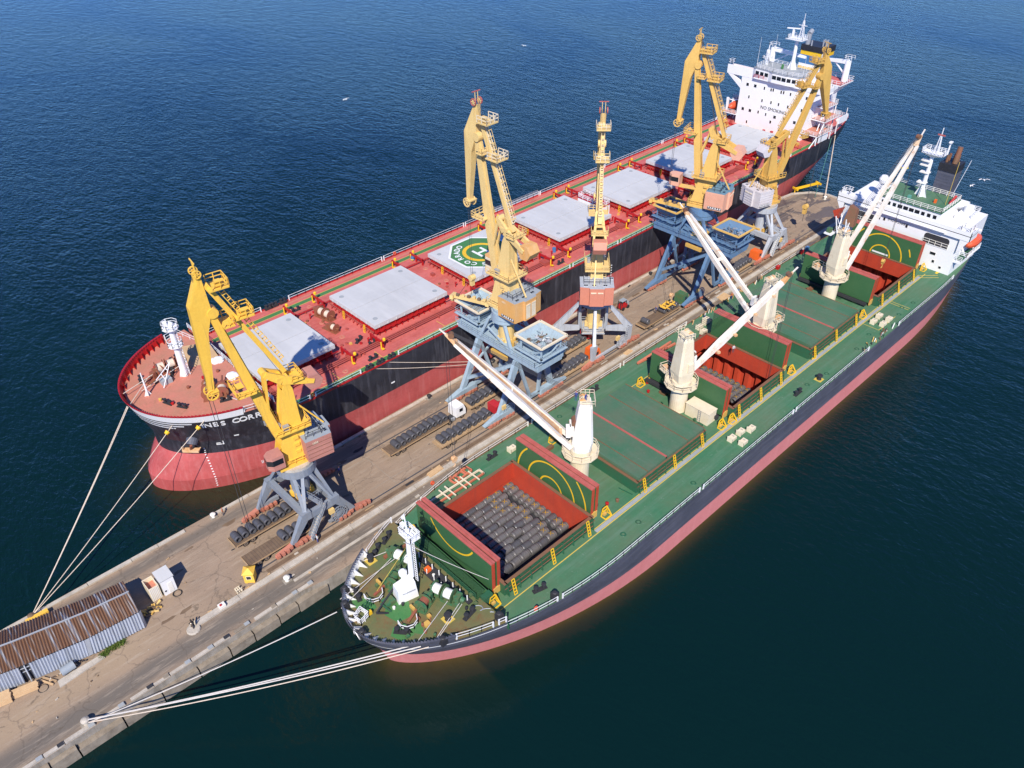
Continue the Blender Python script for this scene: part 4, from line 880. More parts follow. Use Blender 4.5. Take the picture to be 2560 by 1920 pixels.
def coaming(x0, x1, y0, y1, zt, opened):
    q = MB(); w_ = .35
    for bx in ((x0-w_, x0, y0-w_, y1+w_), (x1, x1+w_, y0-w_, y1+w_), (x0, x1, y0-w_, y0), (x0, x1, y1, y1+w_)): q.box(*bx, GZ, zt, 'green_trim'); q.box(bx[0]-.08, bx[1]+.08, bx[2]-.08, bx[3]+.08, zt, zt+.1, 'coam_rust')
    q.box(x0-.5, x1+.5, y0-.62, y0-.54, zt-.7, zt-.6, 'coam_rust')
    n = int((x1-x0)/2.1)
    for k in range(n+1):
        x = x0+(x1-x0)*k/n
        for yy, s in ((y0-w_, -1), (y1+w_, 1)): q.add([(x, yy, GZ), (x, yy+s*.6, GZ), (x, yy+s*.25, zt-.1), (x, yy, zt-.1), (x+.14, yy, GZ), (x+.14, yy+s*.6, GZ), (x+.14, yy+s*.25, zt-.1), (x+.14, yy, zt-.1)], [(0,1,2,3), (7,6,5,4), (1,5,6,2)], 'green_trim')
    q.tube((x0, y0-.75, GZ+.5), (x1, y0-.75, GZ+.5), .08, 'green_trim', 6); q.tube((x0, y0-.7, GZ+.9), (x1, y0-.7, GZ+.9), .07, 'coam_rust', 6)
    q.build('hatch_coaming', gs)
    for xx in (x0+1.0, (x0+x1)/2, x1-1.2):
        q = MB(); q.ladder((xx, y0-1.25, GZ), (xx, y0-.6, zt+.3), .5, 'yellow', .1, .45, side=(1,0,0)); q.build('coaming_ladder', gs)
for h in GH: coaming(*h, 11, True)
for x0, x1 in ((77.0, 94.6), (129.4, 148.0)): coaming(x0, x1, 53.1, 69.9, 10.9, False)
for x0, x1, seams in ((77.0, 94.6, (79.4, 84.4, 90)), (129.4, 148.0, (132.6, 138.3, 144.2))):
    e = [x0]+list(seams)+[x1]
    for k, (a, b) in enumerate(zip(e, e[1:])):
        q = MB(); q.box(a+.08, b-.08, 52.9, 70.1, 11.05, 11.65, 'cover_deck')
        q.box(b-.12, b-.02, 52.9, 70.1, 11.1, 11.72, 'coam_rust')
        if k == 1: q.box(b-.38, b-.06, 52.9, 70.1, 11.3, 11.78, 'cover_pink')
        q.build('hatch_cover', gs)
# folded covers standing up
def arc(mb, x, cy, cz, r, w_, a0, a1, mat, n=28, dash=0, zlim=None):
    for k in range(n):
        if dash and k % dash[1] >= dash[0]: continue
        t0, t1 = radians(a0+(a1-a0)*k/n), radians(a0+(a1-a0)*(k+1)/n)
        P_ = [(x, cy+rr*cos(t), cz+rr*sin(t)) for rr, t in ((r, t0), (r, t1), (r+w_, t1), (r+w_, t0))]
        if zlim and any(not (zlim[0] < p[2] < zlim[1]) for p in P_): continue
        if any(not (54.0 < p[1] < 70.0) for p in P_): continue
        mb.add(P_, [(0,1,2,3)], mat)
for i, (xa, marks) in enumerate(((46.6, 'low'), (66.9, 'full'), (101.6, ''), (121.1, ''), (155.5, ''), (177.6, 'far'))):
    q = MB(); fwd = i % 2 == 0
    for k in (0, 1):
        x = xa+k*.95; q.box(x, x+.72, 53.9, 70.1, 9.6, 15.25, 'cover_green'); q.box(x-.03, x+.75, 53.85, 70.15, 15.25, 15.42, 'cover_pink'); q.box(x+.2, x+.3, 53.85, 70.15, 15.42, 15.52, 'cover_pink')
        for yy in (53.86, 70.1): q.box(x+.1, x+.6, yy-.06, yy+.06, 9.7, 15.2, 'hold_red')
    q.box(xa+.72, xa+.95, 54.2, 69.8, 14.6, 15.0, 'cover_pink')
    for yy in (53.8, 70.2): q.box(xa+.2, xa+1.4, yy-.12, yy+.12, 9.0, 10.2, 'yellow_deep')
    if i in (0, 2, 4): q.box(xa-.2, xa-.01, 54.4, 69.6, 8.9, 9.5, 'dark')
    c = q.build('standing_hatch_cover', gs)
    xf = xa-.015
    if marks:
        q = MB()
        if marks == 'low': arc(q, xf, 62.2, 17.0, 4.9, .28, 180, 360, 'yellow', zlim=(9.7, 15.2))
        if marks == 'full':
            arc(q, xf, 62.2, 9.7, 2.2, .28, 0, 180, 'yellow'); arc(q, xf, 62.2, 9.7, 4.9, .28, 0, 180, 'yellow', zlim=(9.6, 15.2)); arc(q, xf, 62.2, 9.7, 7.3, .28, 0, 180, 'yellow', zlim=(9.6, 15.2)); q.box(xf-.01, xf, 60.4, 64.2, 9.9, 10.3, 'white')
        if marks == 'far':
            arc(q, xf, 62.4, 9.7, 2.2, .28, 0, 180, 'yellow'); arc(q, xf, 62.4, 9.7, 4.9, .28, 0, 180, 'yellow', zlim=(9.6, 15.2)); arc(q, xf, 62.4, 9.7, 6.9, .28, 0, 180, 'yellow', n=24, dash=(2, 4), zlim=(9.6, 15.2)); q.box(xf-.01, xf, 60.5, 64.3, 9.9, 10.3, 'white')
        q.build('cover_marking', c)
for x, y in ((45.9, 53.0), (69.6, 53.3), (100.0, 53.0), (122.9, 53.0), (102.6, 52.6), (99.4, 70.6), (45.8, 71.0), (127.6, 70.6), (151.0, 53.0), (179.5, 53.0), (130.4, 53), (76.2, 71.0)):
    q = MB()
    for a, b in (((-.7,0,0),(-.4,0,1.5)), ((.7,0,0),(.5,0,1.5)), ((-.4,0,1.5),(.5,0,1.5)), ((-.7,-.9,.05),(.7,-.9,.05)), ((.7,0,0),(.7,-.9,.05)), ((-.7,0,0),(-.7,-.9,.05)), ((-.55,0,.8),(.6,0,.8)), ((.5,0,1.5),(.7,-.9,.05))): q.beam(Vector((x,y,GZ))+Vector(a), Vector((x,y,GZ))+Vector(b), .15, .15, 'yellow')
    q.box(x-.3, x+.3, y-.3, y+.3, GZ, GZ+.4, 'yellow_deep'); q.build('hatch_hinge_frame', gs)
# deck cranes
def jibcrane(x, y, az, tip_r, tip_z, tz=24.6, cab=1, worn='jib'):
    root_loc = BASE[gs.name]
    a_ = radians(az); M = Matrix.Translation((x, y, 0)) @ Matrix.Rotation(a_, 4, 'Z')
    pm = 'cream' if x > 90 else 'white_worn'
    q = MB(M); q.tube((0,0,GZ), (0,0,14.6), 1.55, 'cream', 24, 1.5); q.tube((0,0,14.55), (0,0,15.3), 1.75, 'cream', 24)
    ped = q.build('deck_crane', gs)
    q = MB(M)
    n = 12; R0, R1 = 1.7, 3.0; ring = [(cos(2*pi*k/n), sin(2*pi*k/n)) for k in range(n+1)]
    for (c0, s0), (c1, s1) in zip(ring, ring[1:]):
        q.add([(R0*c0,R0*s0,14.3), (R1*c0,R1*s0,14.5), (R1*c1,R1*s1,14.5), (R0*c1,R0*s1,14.3), (R0*c0,R0*s0,14.1), (R1*c0,R1*s0,14.3), (R1*c1,R1*s1,14.3), (R0*c1,R0*s1,14.1)], [(3,2,1,0), (4,5,6,7), (1,2,6,5)], 'cream')
    q.rail([(2.9*c, 2.9*s_, 14.5) for c, s_ in ring], 1.1, 'cream', .08, 1.6, 2)
    sg_ = -1 if x < 90 or 120 < x < 130 else 1; q.M = M @ Matrix.Scale(-sg_, 4, (0,1,0)); q.box(-.9, .9, -5.4, -2.6, 14.2, 14.45, 'cream'); q.rail([(-.9,-2.8,14.45), (-.9,-5.3,14.45), (.9,-5.3,14.45), (.9,-2.8,14.45)], 1.1, 'cream', .08, 1.2, 2); q.box(-.5, .4, -5.2, -4.3, 14.45, 15.1, 'jib_rust')
    q.build('crane_gallery', ped)
    q = MB(M)                                      # tapered housing with bevelled corners
    def sect(z, hx, hy, ox, c=.35): return [(ox+sx*(hx-(c if e else 0)), sy*(hy-(0 if e else c)), z) for sx, sy, e in ((1,-1,0),(1,1,0),(1,1,1),(-1,1,1),(-1,1,0),(-1,-1,0),(-1,-1,1),(1,-1,1))]
    secs = [sect(15.3, 1.35, 1.45, -.1), sect(17.2, 1.65, 1.6, -.15), sect(tz-.8, 1.05, 1.25, -.35), sect(tz, .8, 1.1, -.4)]
    vs = [p for s_ in secs for p in s_]
    q.add(vs, [(k*8+i, k*8+(i+1)%8, (k+1)*8+(i+1)%8, (k+1)*8+i) for k in range(3) for i in range(8)]+[tuple(range(24, 32))], pm)
    q.box(1.3, 1.9, -.9, .9, 18.2, 20.2, 'white_worn'); q.tube((1.0, -.8, 20.5), (1.0, .8, 20.5), .65, 'coam_rust', 12)
    q.box(1.75, 2.5, .2, 1.4, 18.4, 20.2, 'white_worn')
    q.box(-.3, .7, -1.8, -1.5, 17.8, 19.4, 'cream')
    for yy in (-.6, .0, .6): q.tube((.1, yy-.1, tz+.4), (.1, yy+.12, tz+.4), .48, 'jib_rust' if yy else 'cream', 12)
    q.cbox((-.2, 0, tz+.25), 1.6, 1.8, .5, 'cream')
    q.rail([(-1.7,-1.4,tz), (-1.7,1.4,tz), (.3,1.5,tz)], 1.0, 'cream', .07, .8, 2); q.rail([(-1.7,-1.4,tz), (.3,-1.5,tz)], 1.0, 'cream', .07, .8, 2)
    q.ladder((-1.75, .6, 15.3), (-1.35, .6, tz), .5, 'cream', .06, .6)
    q.build('crane_tower', ped)
    f0 = Vector((1.6, 0, 16.3)); tp = Vector((tip_r, 0, tip_z)); q = MB(M); d = (tp-f0).normalized(); L = (tp-f0).length
    if worn == 'box': 
        q.beam(f0+Vector((0,0,0)), f0.lerp(tp, .3), .7, .5, 'jib', 1.1, 1.0, side=(0,1,0)); q.beam(f0.lerp(tp, .3), f0.lerp(tp, .9), 1.1, 1.0, 'jib', .8, .75, side=(0,1,0)); q.beam(f0.lerp(tp, .9), tp, .8, .75, 'jib_rust', .3, .3, side=(0,1,0))
    else:
        for s_ in (-1, 1):
            w0 = 1.35; mat = 'jib' if s_ < 0 else ('jib' if x > 100 else 'jib')
            q.beam(f0+Vector((0, s_*w0, 0)), f0.lerp(tp, .5)+Vector((0, s_*1.0, 0)), .6, .75, mat, .7, .95, side=(0,1,0)); q.beam(f0.lerp(tp, .5)+Vector((0, s_*1.0, 0)), f0.lerp(tp, .93)+Vector((0, s_*.45, 0)), .7, .95, mat, .5, .5, side=(0,1,0))
        for t in (.09, .5, .93): p = f0.lerp(tp, t); ww = 1.35-.9*t; q.beam(p+Vector((0,-ww,0)), p+Vector((0,ww,0)), .5, .5, 'jib_rust' if t != .5 else 'jib')
        if x < 90: q.add([f0.lerp(tp,t)+Vector((0,s_*(1.75-.98*t),.45)) for t, s_ in ((.1,1), (.1,.35), (.93,.35), (.93,1))]+[f0.lerp(tp,t)+Vector((0,s_*(1.75-.98*t),.55)) for t, s_ in ((.1,1), (.1,.35), (.93,.35), (.93,1))], [(0,1,2,3), (7,6,5,4), (3,2,1,0), (4,5,6,7)], 'jib_rust'); q.add([f0.lerp(tp,t)+Vector((0,s_*(1.2-.78*t),.32)) for t, s_ in ((.1,-1), (.1,1), (.93,1), (.93,-1))]+[f0.lerp(tp,t)+Vector((0,s_*(1.2-.78*t),.22)) for t, s_ in ((.1,-1), (.1,1), (.93,1), (.93,-1))], [(0,1,2,3), (7,6,5,4)], 'jib_rust')
        q.beam(f0.lerp(tp, .92), tp, 1.0, .6, 'jib_rust', .35, .35, side=(0,1,0))
    q.tube(tp+Vector((-.8,-.35,-.2)), tp+Vector((-.8,.35,-.2)), .45, 'coam_rust', 12); q.beam(tp, tp+d*1.2, .2, .2, 'jib')
    for t in (.25, .42, .62, .8): p = f0.lerp(tp, t); q.cbox(p+Vector((0, -1.2+.7*t, -.45)), .5, .5, .4, 'jib_rust')
    q.build('jib', ped)
    q = MB(M)
    for yy in (-.6, -.2, .2, .6): q.tube((.1, yy, tz+.8), tp+Vector((-.6, yy*.5, .3)), .035, 'cable', 4)
    q.build('luffing_cable', ped)
    return M @ tp
T1 = jibcrane(72.9, 61.6, 136, 20.1, 36.8)
T3 = jibcrane(98.8, 61.3, -18, 20.8, 31.3, worn='box')
T2 = jibcrane(124.6, 61.5, 79, 24.8, 29.6)
T4 = jibcrane(152.4, 61.4, -15, 15.2, 42.1)
q = MB()                                           # dark red hood and white truss on top of the last tower
b = Vector((151.6, 61.6, 24.6)); 
for dx, dy in ((-.8,-.8), (.8,-.8), (.8,.8), (-.8,.8)): q.beam(b+Vector((dx,dy,0)), b+Vector((dx*1.4,dy*1.4+.6,3.6)), .16, .16, 'white', side=(1,0,0)); q.beam(b+Vector((dx,dy,.2)), b+Vector((-dx*1.3,dy*1.2+.4,3.2)), .12, .12, 'white')
q.add([b+Vector(v_) for v_ in ((-.6,1.9,2.6), (.8,1.9,2.4), (1.0,1.2,5.2), (-.8,1.2,5.4), (-.9,2.8,4.4), (1.0,2.8,4.2))], [(0,1,2,3), (0,3,4), (1,5,2), (3,2,5,4), (0,4,5,1)], 'hold_red')
q.add([b+Vector(v_) for v_ in ((.6,-1.5,1.6), (1.9,-1.5,1.6), (1.6,.7,1.8), (.2,.7,1.8), (.8,-1.3,5.4), (1.9,-1.3,5.2), (1.8,.2,5.8), (.6,.2,5.9))], [(0,1,5,4), (1,2,6,5), (2,3,7,6), (3,0,4,7), (4,5,6,7)], 'coam_rust')
q.box(149.6, 151.6, 63.0, 64.6, 24.2, 24.5, 'white'); q.cbox((150.4, 63.9, 25.0), .9, .9, .9, 'winch_green'); q.build('tower_hood', gs)
# winch platform etc.
for x, y, a, z in ((52.2, 50.1, -15, GZ), (41.6, 52.9, 10, GF), (32.6, 66.0, 75, GF), (33.4, 57.0, -50, GF), (41.7, 71.5, 25, GF), (39.2, 70.6, 35, GF), (66, 75, 0, GZ), (92, 75.2, 0, GZ), (118, 48.4, 0, GZ)):
    q = MB(); bitts(q, x, y, z, a, .85); q.build('mooring_bitts', gs)
for x, y in ((37.6, 69.8), (39.1, 54.4), (124.7, 47.9)):
    q = MB(); q.lathe([(.5, 0), (.4, .2), (.38, .8), (.55, .9), (.5, 1.1), (0, 1.15)], (x, y, GF if x < 45 else GZ), 'bollard_black', 12); q.box(x-.7, x+.7, y-.7, y+.7, (GF if x < 45 else GZ), (GF if x < 45 else GZ)+.08, 'yellow_line'); q.build('roller_fairlead', gs)
for x, y in ((36.2, 51.9), (30.3, 65.4), (31.7, 67.5), (29.3, 60.1), (44.0, 49.6), (52.6, 47.6)):
    q = MB(); q.cbox((x, y, (GF if x < 44.4 else GZ)+.6), .9, .9, 1.1, 'bollard_black'); q.lathe([(.3, 0), (.4, .2), (.25, .3), (0, .32)], (x, y, (GF if x < 44.4 else GZ)+1.15), 'bollard_black', 10); q.build('fairlead', gs)
# breakwater
q = MB(); q.add([(44.7, 53.9, GZ), (44.7, 69.8, GZ), (45.6, 69.8, GZ+2.2), (45.6, 53.9, GZ+2.2), (45.9, 53.9, GZ), (45.9, 69.8, GZ), (45.75, 69.8, GZ+2.2), (45.75, 53.9, GZ+2.2)], [(3,2,1,0), (4,5,6,7), (2,3,7,6), (0,4,7,3), (1,2,6,5)], 'cover_green'); q.add([(44.0, 53.9, GF+.02), (44.0, 69.8, GF+.02), (45.3, 69.8, GZ+2.6), (45.3, 53.9, GZ+2.6)], [(3,2,1,0), (0,1,2,3)], 'cover_green'); q.box(44.45, 46, 53.0, 53.9, GZ, GF+.6, 'green_trim'); q.build('breakwater', gs)
q = MB()                                           # dark pipe tray with white vents
q.box(42.6, 43.3, 54.2, 68.0, GF, GF+.25, 'dark'); q.box(41.6, 42.6, 55.5, 63, GF, GF+.1, 'dark')
for k in range(9): q.tube((42.9, 54.8+k*1.5, GF), (42.9, 54.8+k*1.5, GF+1.2), .09, 'white', 6)
for k in range(5): q.tube((41.9, 57.5+k*1.6, GF), (41.9, 57.5+k*1.6, GF+1.0), .08, 'white', 6)
q.rail([(43.9, 54.2, GF), (43.9, 68, GF)], 1.1, 'green_trim', .07, 1.6); q.build('vent_tray', gs)
# foremast on white locker
q = MB(); z = GF
q.add([(36.3,62.8,z), (39.2,62.1,z), (38.7,60.1,z), (35.8,60.8,z), (36.4,62.6,z+2.2), (38.9,62.0,z+3.0), (38.5,60.3,z+3.0), (36.1,61.0,z+2.2)], [(0,3,7,4), (3,2,6,7), (2,1,5,6), (1,0,4,5), (4,7,6,5)], 'white'); q.lathe([(.35, 2.2), (.35, 3.2), (.6, 3.3), (.6, 3.8), (.3, 4.1), (0, 4.15)], (38.0, 62.3, z), 'white', 12)
b0 = Vector((38.9, 61.6, z+2.8)); q.tube(b0, b0+Vector((.2,0,9.0)), .42, 'white', 12, .3); q.ladder(b0+Vector((.3,-.75,-.5)), b0+Vector((.4,-.7,8.6)), .5, 'white', .06, .45)
q.beam(b0+Vector((.3,-1.0,-.5)), b0+Vector((.4,-.95,8.6)), .08, .08, 'white'); t_ = b0+Vector((.2,0,8.2)); q.cbox(t_+Vector((0,-.4,0)), 1.6, 2.6, .15, 'white'); q.rail([t_+Vector(v_) for v_ in ((-.8,-1.7,.08), (.8,-1.7,.08), (.8,.9,.08), (-.8,.9,.08), (-.8,-1.7,.08))], 1.0, 'white', .08, .8, 3)
q.tube(t_, t_+Vector((0,.3,3.4)), .14, 'white', 8, .08); q.cbox(t_+Vector((-.3,.5,1.6)), .5, .5, .6, 'white'); q.cbox(t_+Vector((0,.6,2.6)), .4, .4, .3, 'white'); q.text('NO SMOKING', .3, frame((37.3, 60.3, z+1.8), (.96,-.24,0)), 'dark', .005)
q.build('foremast', gs)
winch(gs, 41.3, 57.0, GF, -72, 'winch_green', 'white', 1.0, 2); winch(gs, 40.8, 66.6, GF, 108, 'winch_green', 'white', 1.0, 2)
winch(gs, 39.2, 58.6, GF, 20, 'winch_green', 'winch_rust', .9, 1); winch(gs, 38.6, 64.9, GF, 30, 'winch_green', 'winch_green', .9, 1)
for cx, cy in ((34.9, 57.6), (34.2, 64.3)):
    q = MB()
    for a in range(5): t0, t1 = radians(150+a*40), radians(150+(a+1)*40); q.rail([(cx+1.3*cos(t0), cy+1.3*sin(t0), GF), (cx+1.3*cos(t1), cy+1.3*sin(t1), GF)], 1.0, 'white', .08, 1, 2)
    q.beam((cx, cy, GF+.25), (cx+2.6, cy+(.9 if cy < 60 else .3), GF+.5), .35, .25, 'winch_rust'); q.cbox((cx+2.4, cy+(.9 if cy < 60 else .3), GF+.5), .9, .8, .9, 'winch_green'); q.cbox((cx+1.7, cy+1.2, GF+.6), .3, .9, .5, 'yellow_deep'); q.build('chain_stopper', gs)
q = MB(); q.rail([(30.0, 62.9, GF), (31.4, 63.5, GF), (31.7, 62.0, GF), (30.2, 61.6, GF), (30.0, 62.9, GF)], 1.2, 'white', .09, .8, 3); q.rail([(31.9, 63.3, GF), (32.9, 63.2, GF)], 1.5, 'green_trim', .08, .5, 3); q.cbox((32, 62.2, GF+.5), .6, .4, .6, 'yellow'); q.build('bow_step', gs)
q = MB(); q.beam((32.6, 61.5, GF+.5), (37.0, 62.9, GF+1.4), .2, .2, 'dark'); q.beam((32.6, 61.5, GF+.5), (34.0, 60.7, GF), .2, .2, 'dark'); q.beam((33.8, 62.2, GF+.8), (34.4, 60.6, GF), .2, .2, 'green_trim'); q.cbox((35.0, 62.0, GF+.35), 1.5, 1.3, .7, 'winch_green'); q.build('jackstaff', gs)
q = Each({'lathe': 'deck_vent', 'cbox': 'locker', 'beam': 'deck_pipe'}); R = random.Random(4)
for k in range(26):
    x, y = R.uniform(33, 44), R.uniform(GC-8, GC+8)
    if superhalf(GA[1], x)-1.4 < abs(y-GC): continue
    t_ = R.random()
    if t_ < .5: q.lathe([(0, .45), (.22, .4), (.2, 0)], (x, y, GF), R.choice(('winch_green', 'winch_rust', 'bollard_black', 'cover_pink', 'white_worn')), 8)
    elif t_ < .8: q.cbox((x, y, GF+.2), R.uniform(.3, .9), R.uniform(.3, .8), .4, R.choice(('winch_green', 'winch_rust', 'yellow_deep')))
    else: q.beam((x, y, GF+.08), (x+R.uniform(-1.5, 1.5), y+R.uniform(-1.5, 1.5), GF+.08), .15, .1, R.choice(('winch_rust', 'rope')))
q.cbox((42.3, 62.6, GF+.4), .8, .8, .5, 'orange')
for gx0, gx1 in ((66.5, 76.5), (96, 103), (120, 129), (149, 157)):
    for k in range(16):
        x, y = R.uniform(gx0, gx1), R.uniform(52.5, 72)
        if (x-round((x-72.9)/26.3)*26.3-72.9)**2+(y-61.5)**2 < 5: continue
        t_ = R.random()
        if t_ < .45: q.lathe([(0, .6), (.3, .5), (.25, 0)], (x, y, GZ), R.choice(('green_trim', 'trim_red', 'winch_green', 'coam_rust')), 8)
        elif t_ < .8: q.cbox((x, y, GZ+.3), R.uniform(.4, 1.6), R.uniform(.4, 1.4), R.uniform(.4, .9), R.choice(('green_trim', 'green_trim', 'coam_rust', 'winch_green')))
        else: q.beam((x, y, GZ+.4), (x+R.uniform(-.5, .5), y+R.uniform(-4, 4), GZ+.4), .12, .12, 'green_trim')
for k in range(16): q.lathe([(.5, .01), (.45, .06), (.28, .06), (.26, .01)], (R.uniform(50, 178), R.choice((47.8, 48.6, 74.5)), GZ), 'green_trim', 12)
for k in range(24): x = 142+R.uniform(-3, 10); y = GC-superhalf(GL[4], x)+R.uniform(.3, 1.3); q.beam((x, y, GZ), (x+R.uniform(-.4, 1.0), y+R.uniform(-.2, .5), GZ+R.uniform(.2, 1.3)), .14, .14, R.choice(('green_trim', 'coam_rust', 'dark', 'white_worn', 'yellow_deep')))
for k in range(40): x = R.uniform(122, 150); y = GC+15.3-R.uniform(0, .7); q.beam((x, y, GZ), (x+R.uniform(-.4, .4), y, GZ+R.uniform(.4, 1.3)), .13, .13, R.choice(('yellow_deep', 'jib_rust', 'dark', 'white_worn')))
q.build('deck_fittings', gs)
q = Each({'beam': 'cover_support'})
for a, b in (((68.6, 70.6, 10.8), (68.6, 54, 10.8)), ((100.6, 70, 9.6), (100.6, 54, 9.6)), ((154.6, 70, 9.6), (154.6, 54, 9.6))): q.beam(a, b, .5, .6, 'dark')
q.build('cover_support', gs)
def spanrail(): pass
# white accommodation block
XA = 181
q = MB(); q.box(XA, 195, 47.6, 74.8, GZ, 19.0, 'white'); q.box(195, 203, 54, 69, GZ, 15, 'white')
q.build('deckhouse', gs)
q = MB()
q.box(XA-.6, XA+3.2, 45.6, 76.8, 19.0, 19.15, 'white')
q.box(XA-.6, XA-.45, 45.6, 76.8, 17.9, 20.0, 'white'); q.box(XA-.6, XA+3.2, 45.6, 45.75, 17.9, 20.0, 'white'); q.box(XA-.6, XA+3.2, 76.65, 76.8, 17.9, 20.0, 'white')
for y0, y1 in ((45.7, 48.6), (73.8, 76.7)):
    q.box(XA-.45, XA-.42, y0, y1, 19.2, 19.9, 'white')
    q.rail([(XA-.5, y0+.5, 20), (XA-.5, y1-.5, 20), (XA+1.6, y1-.5, 20), (XA+1.6, y0+.5, 20), (XA-.5, y0+.5, 20)], 1.1, 'white', .08, 1, 2)
for s_, ya, yb in ((-1, 47.6, 45.7), (1, 74.8, 76.7)): q.add([(XA-.5, ya, 14.5), (XA-.5, ya, 18), (XA-.5, yb, 18), (XA+1, ya, 14.5), (XA+1, ya, 18), (XA+1, yb, 18)], [(0,1,2), (5,4,3), (0,2,5,3)], 'white')
q.build('bridge_wing', gs)
q = MB(); q.box(XA, 191, 53.2, 67.4, 19.16, 21.9, 'white'); q.box(XA-.25, 191.2, 53.0, 67.6, 21.9, 22.0, 'deck_green'); q.rail([(XA-.1, 53.2, 22), (XA-.1, 67.4, 22), (191, 67.4, 22), (191, 53.2, 22), (XA-.1, 53.2, 22)], 1.1, 'white_worn', .08, 1.5)
q.box(XA-.35, XA-.01, 50, 72.6, 18.9, 19.1, 'white'); q.tube((XA-.8, 51, 18.4), (XA-.8, 72, 18.4), .22, 'white', 8)
br = q.build('bridge', gs)
for k in range(10):
    q = MB(); y = 54.3+k*1.32; wd = 1.05 if k in (3, 4, 5, 6) else .75; q.box(XA-.06, XA-.005, y-wd/2, y+wd/2, 20.35, 21.15, 'glass'); q.build('window', br)
for y, z, wd, hh in ((66.2, 16.6, .9, .5), (70.8, 13.6, .8, .6), (66.5, 13.9, .45, .6), (64.8, 16.8, .45, .7), (59.5, 16.8, .45, .7), (55.6, 12.8, .45, .6), (61.5, 13.2, .7, .9), (52.2, 12.6, 1.2, .6), (51.6, 10.8, .5, .6), (49.8, 9.9, .5, .5), (72.5, 16.6, .9, .6)):
    q = MB(); q.box(XA-.05, XA-.012, y-wd/2-.06, y+wd/2+.06, z-hh/2-.06, z+hh/2+.06, 'white_worn'); q.box(XA-.08, XA-.052, y-wd/2, y+wd/2, z-hh/2, z+hh/2, 'glass'); q.build('window', gs)
q = MB()
for y0, y1 in ((49.6, 55.2), (66.8, 72.0)):        # flat dark panels paint the shade of open galleries on the front
    n = 8; z0, z1 = 14.5, 16.9; r_ = .7
    pts = [(y0, z0)]+[(y1, z0)]+[(y1-r_+r_*cos(a*pi/2/n), z1-r_+r_*sin(a*pi/2/n)) for a in range(n+1)]+[(y0+r_-r_*sin(a*pi/2/n), z1-r_+r_*cos(a*pi/2/n)) for a in range(n+1)]
    q.add([(XA-.03, y, z) for y, z in pts], [tuple(range(len(pts)))[::-1]], 'dark'); q.rail([(XA-.1, y0, z0), (XA-.1, y1, z0)], 1.1, 'white_worn', .08, 1.5, 2); q.box(XA-.12, XA, y0, y1, z0-.12, z0, 'white')
q.build('gallery_shade', gs)
q = MB(); q.text('IMO-9256007', .85, frame((XA-.04, 61.6, 17.0), (0,-1,0)), 'black_cap', .01); q.build('number_lettering', gs)
q = MB()                                           # boat decks both sides
for s in (-1, 1):
    yi = GC+s*13.6; yo = GC+s*15.3; q.box(184, 191.5, min(yi, yo), max(yi, yo), 12.4, 12.6, 'white'); q.rail([(184, yi, 12.6), (184, yo-s*.1, 12.6), (191.5, yo-s*.1, 12.6)], 1.1, 'white', .08, 1.5)
q.box(181.6, 191.5, 46.2, 47.6, 12.43, 12.63, 'green_trim'); q.box(181.2, 181.6, 45.9, 50.6, 12.0, 12.6, 'white'); q.rail([(181.2, 46, 12.6), (181.2, 50.5, 12.6)], 1.1, 'white', .08, 1.2)
q.build('boat_deck', gs)
q = MB(); B0 = Vector((187.0, 46.6, 15.6))
for k in range(9):
    t0, t1 = -1+2*k/9, -1+2*(k+1)/9; q.tube(B0+Vector((t0*3.4, 0, 0)), B0+Vector((t1*3.4, 0, 0)), 1.35*sqrt(max(.02, 1-t0*t0)), 'lifeboat', 12, 1.35*sqrt(max(.02, 1-t1*t1)))
q.build('lifeboat', gs)
q = MB()
for xx in (184.3, 189.2): q = MB(); q.beam((xx, 49.2, 12.6), (xx, 47.8, 17.4), .4, .4, 'white', side=(1,0,0)); q.beam((xx, 47.8, 17.4), (xx, 46.2, 17.5), .35, .35, 'white', side=(1,0,0)); q.beam((xx-1.2, 49.2, 12.6), (xx, 48.0, 16), .25, .25, 'white'); q.beam((xx, 46.4, 12.6), (xx, 48.2, 15.5), .25, .25, 'white', side=(1,0,0)); q.build('lifeboat_davit', gs)
q = MB(); fpz = lambda i: [(197.6+i, 58+i), (201.8-i, 58+i), (201.8-i, 62-i), (197.6+i, 62-i)]
q.prism(fpz(0), 15, 24.8, 'hull_grey'); q.prism(fpz(-.12), 24.8, 26.6, 'black_cap'); q.tube((199, 59.3, 26.6), (199.6, 59.3, 30.4), .6, 'coam_rust', 12)
for dx, dy in ((0, 2), (1.4, 2), (2, .2), (2, 1.1)): q.tube((198.8+dx, 59.1+dy, 26.6), (198.8+dx, 59.1+dy, 28.2), .3, 'coam_rust', 8)
q.build('funnel', gs)
q = MB(); M0 = Vector((186.8, 60.6, 22))
for s in (-1, 1): q.add([M0+Vector((-.2, s*.1-1.4, 0)), M0+Vector((.2, s*.1+1.4, 0)), M0+Vector((.2, .3, 3.4)), M0+Vector((-.2, -.3, 3.4))], [(0,1,2,3)], 'white'); q.add([M0+Vector((-1.3, s*.15, 0)), M0+Vector((1.3, s*.15, 0)), M0+Vector((.3, s*.1, 3.4)), M0+Vector((-.3, s*.1, 3.4))], [(0,1,2,3)], 'white')
q.tube(M0, M0+Vector((0,0,9.8)), .5, 'white', 12, .4); T_ = M0+Vector((0,0,9.9))
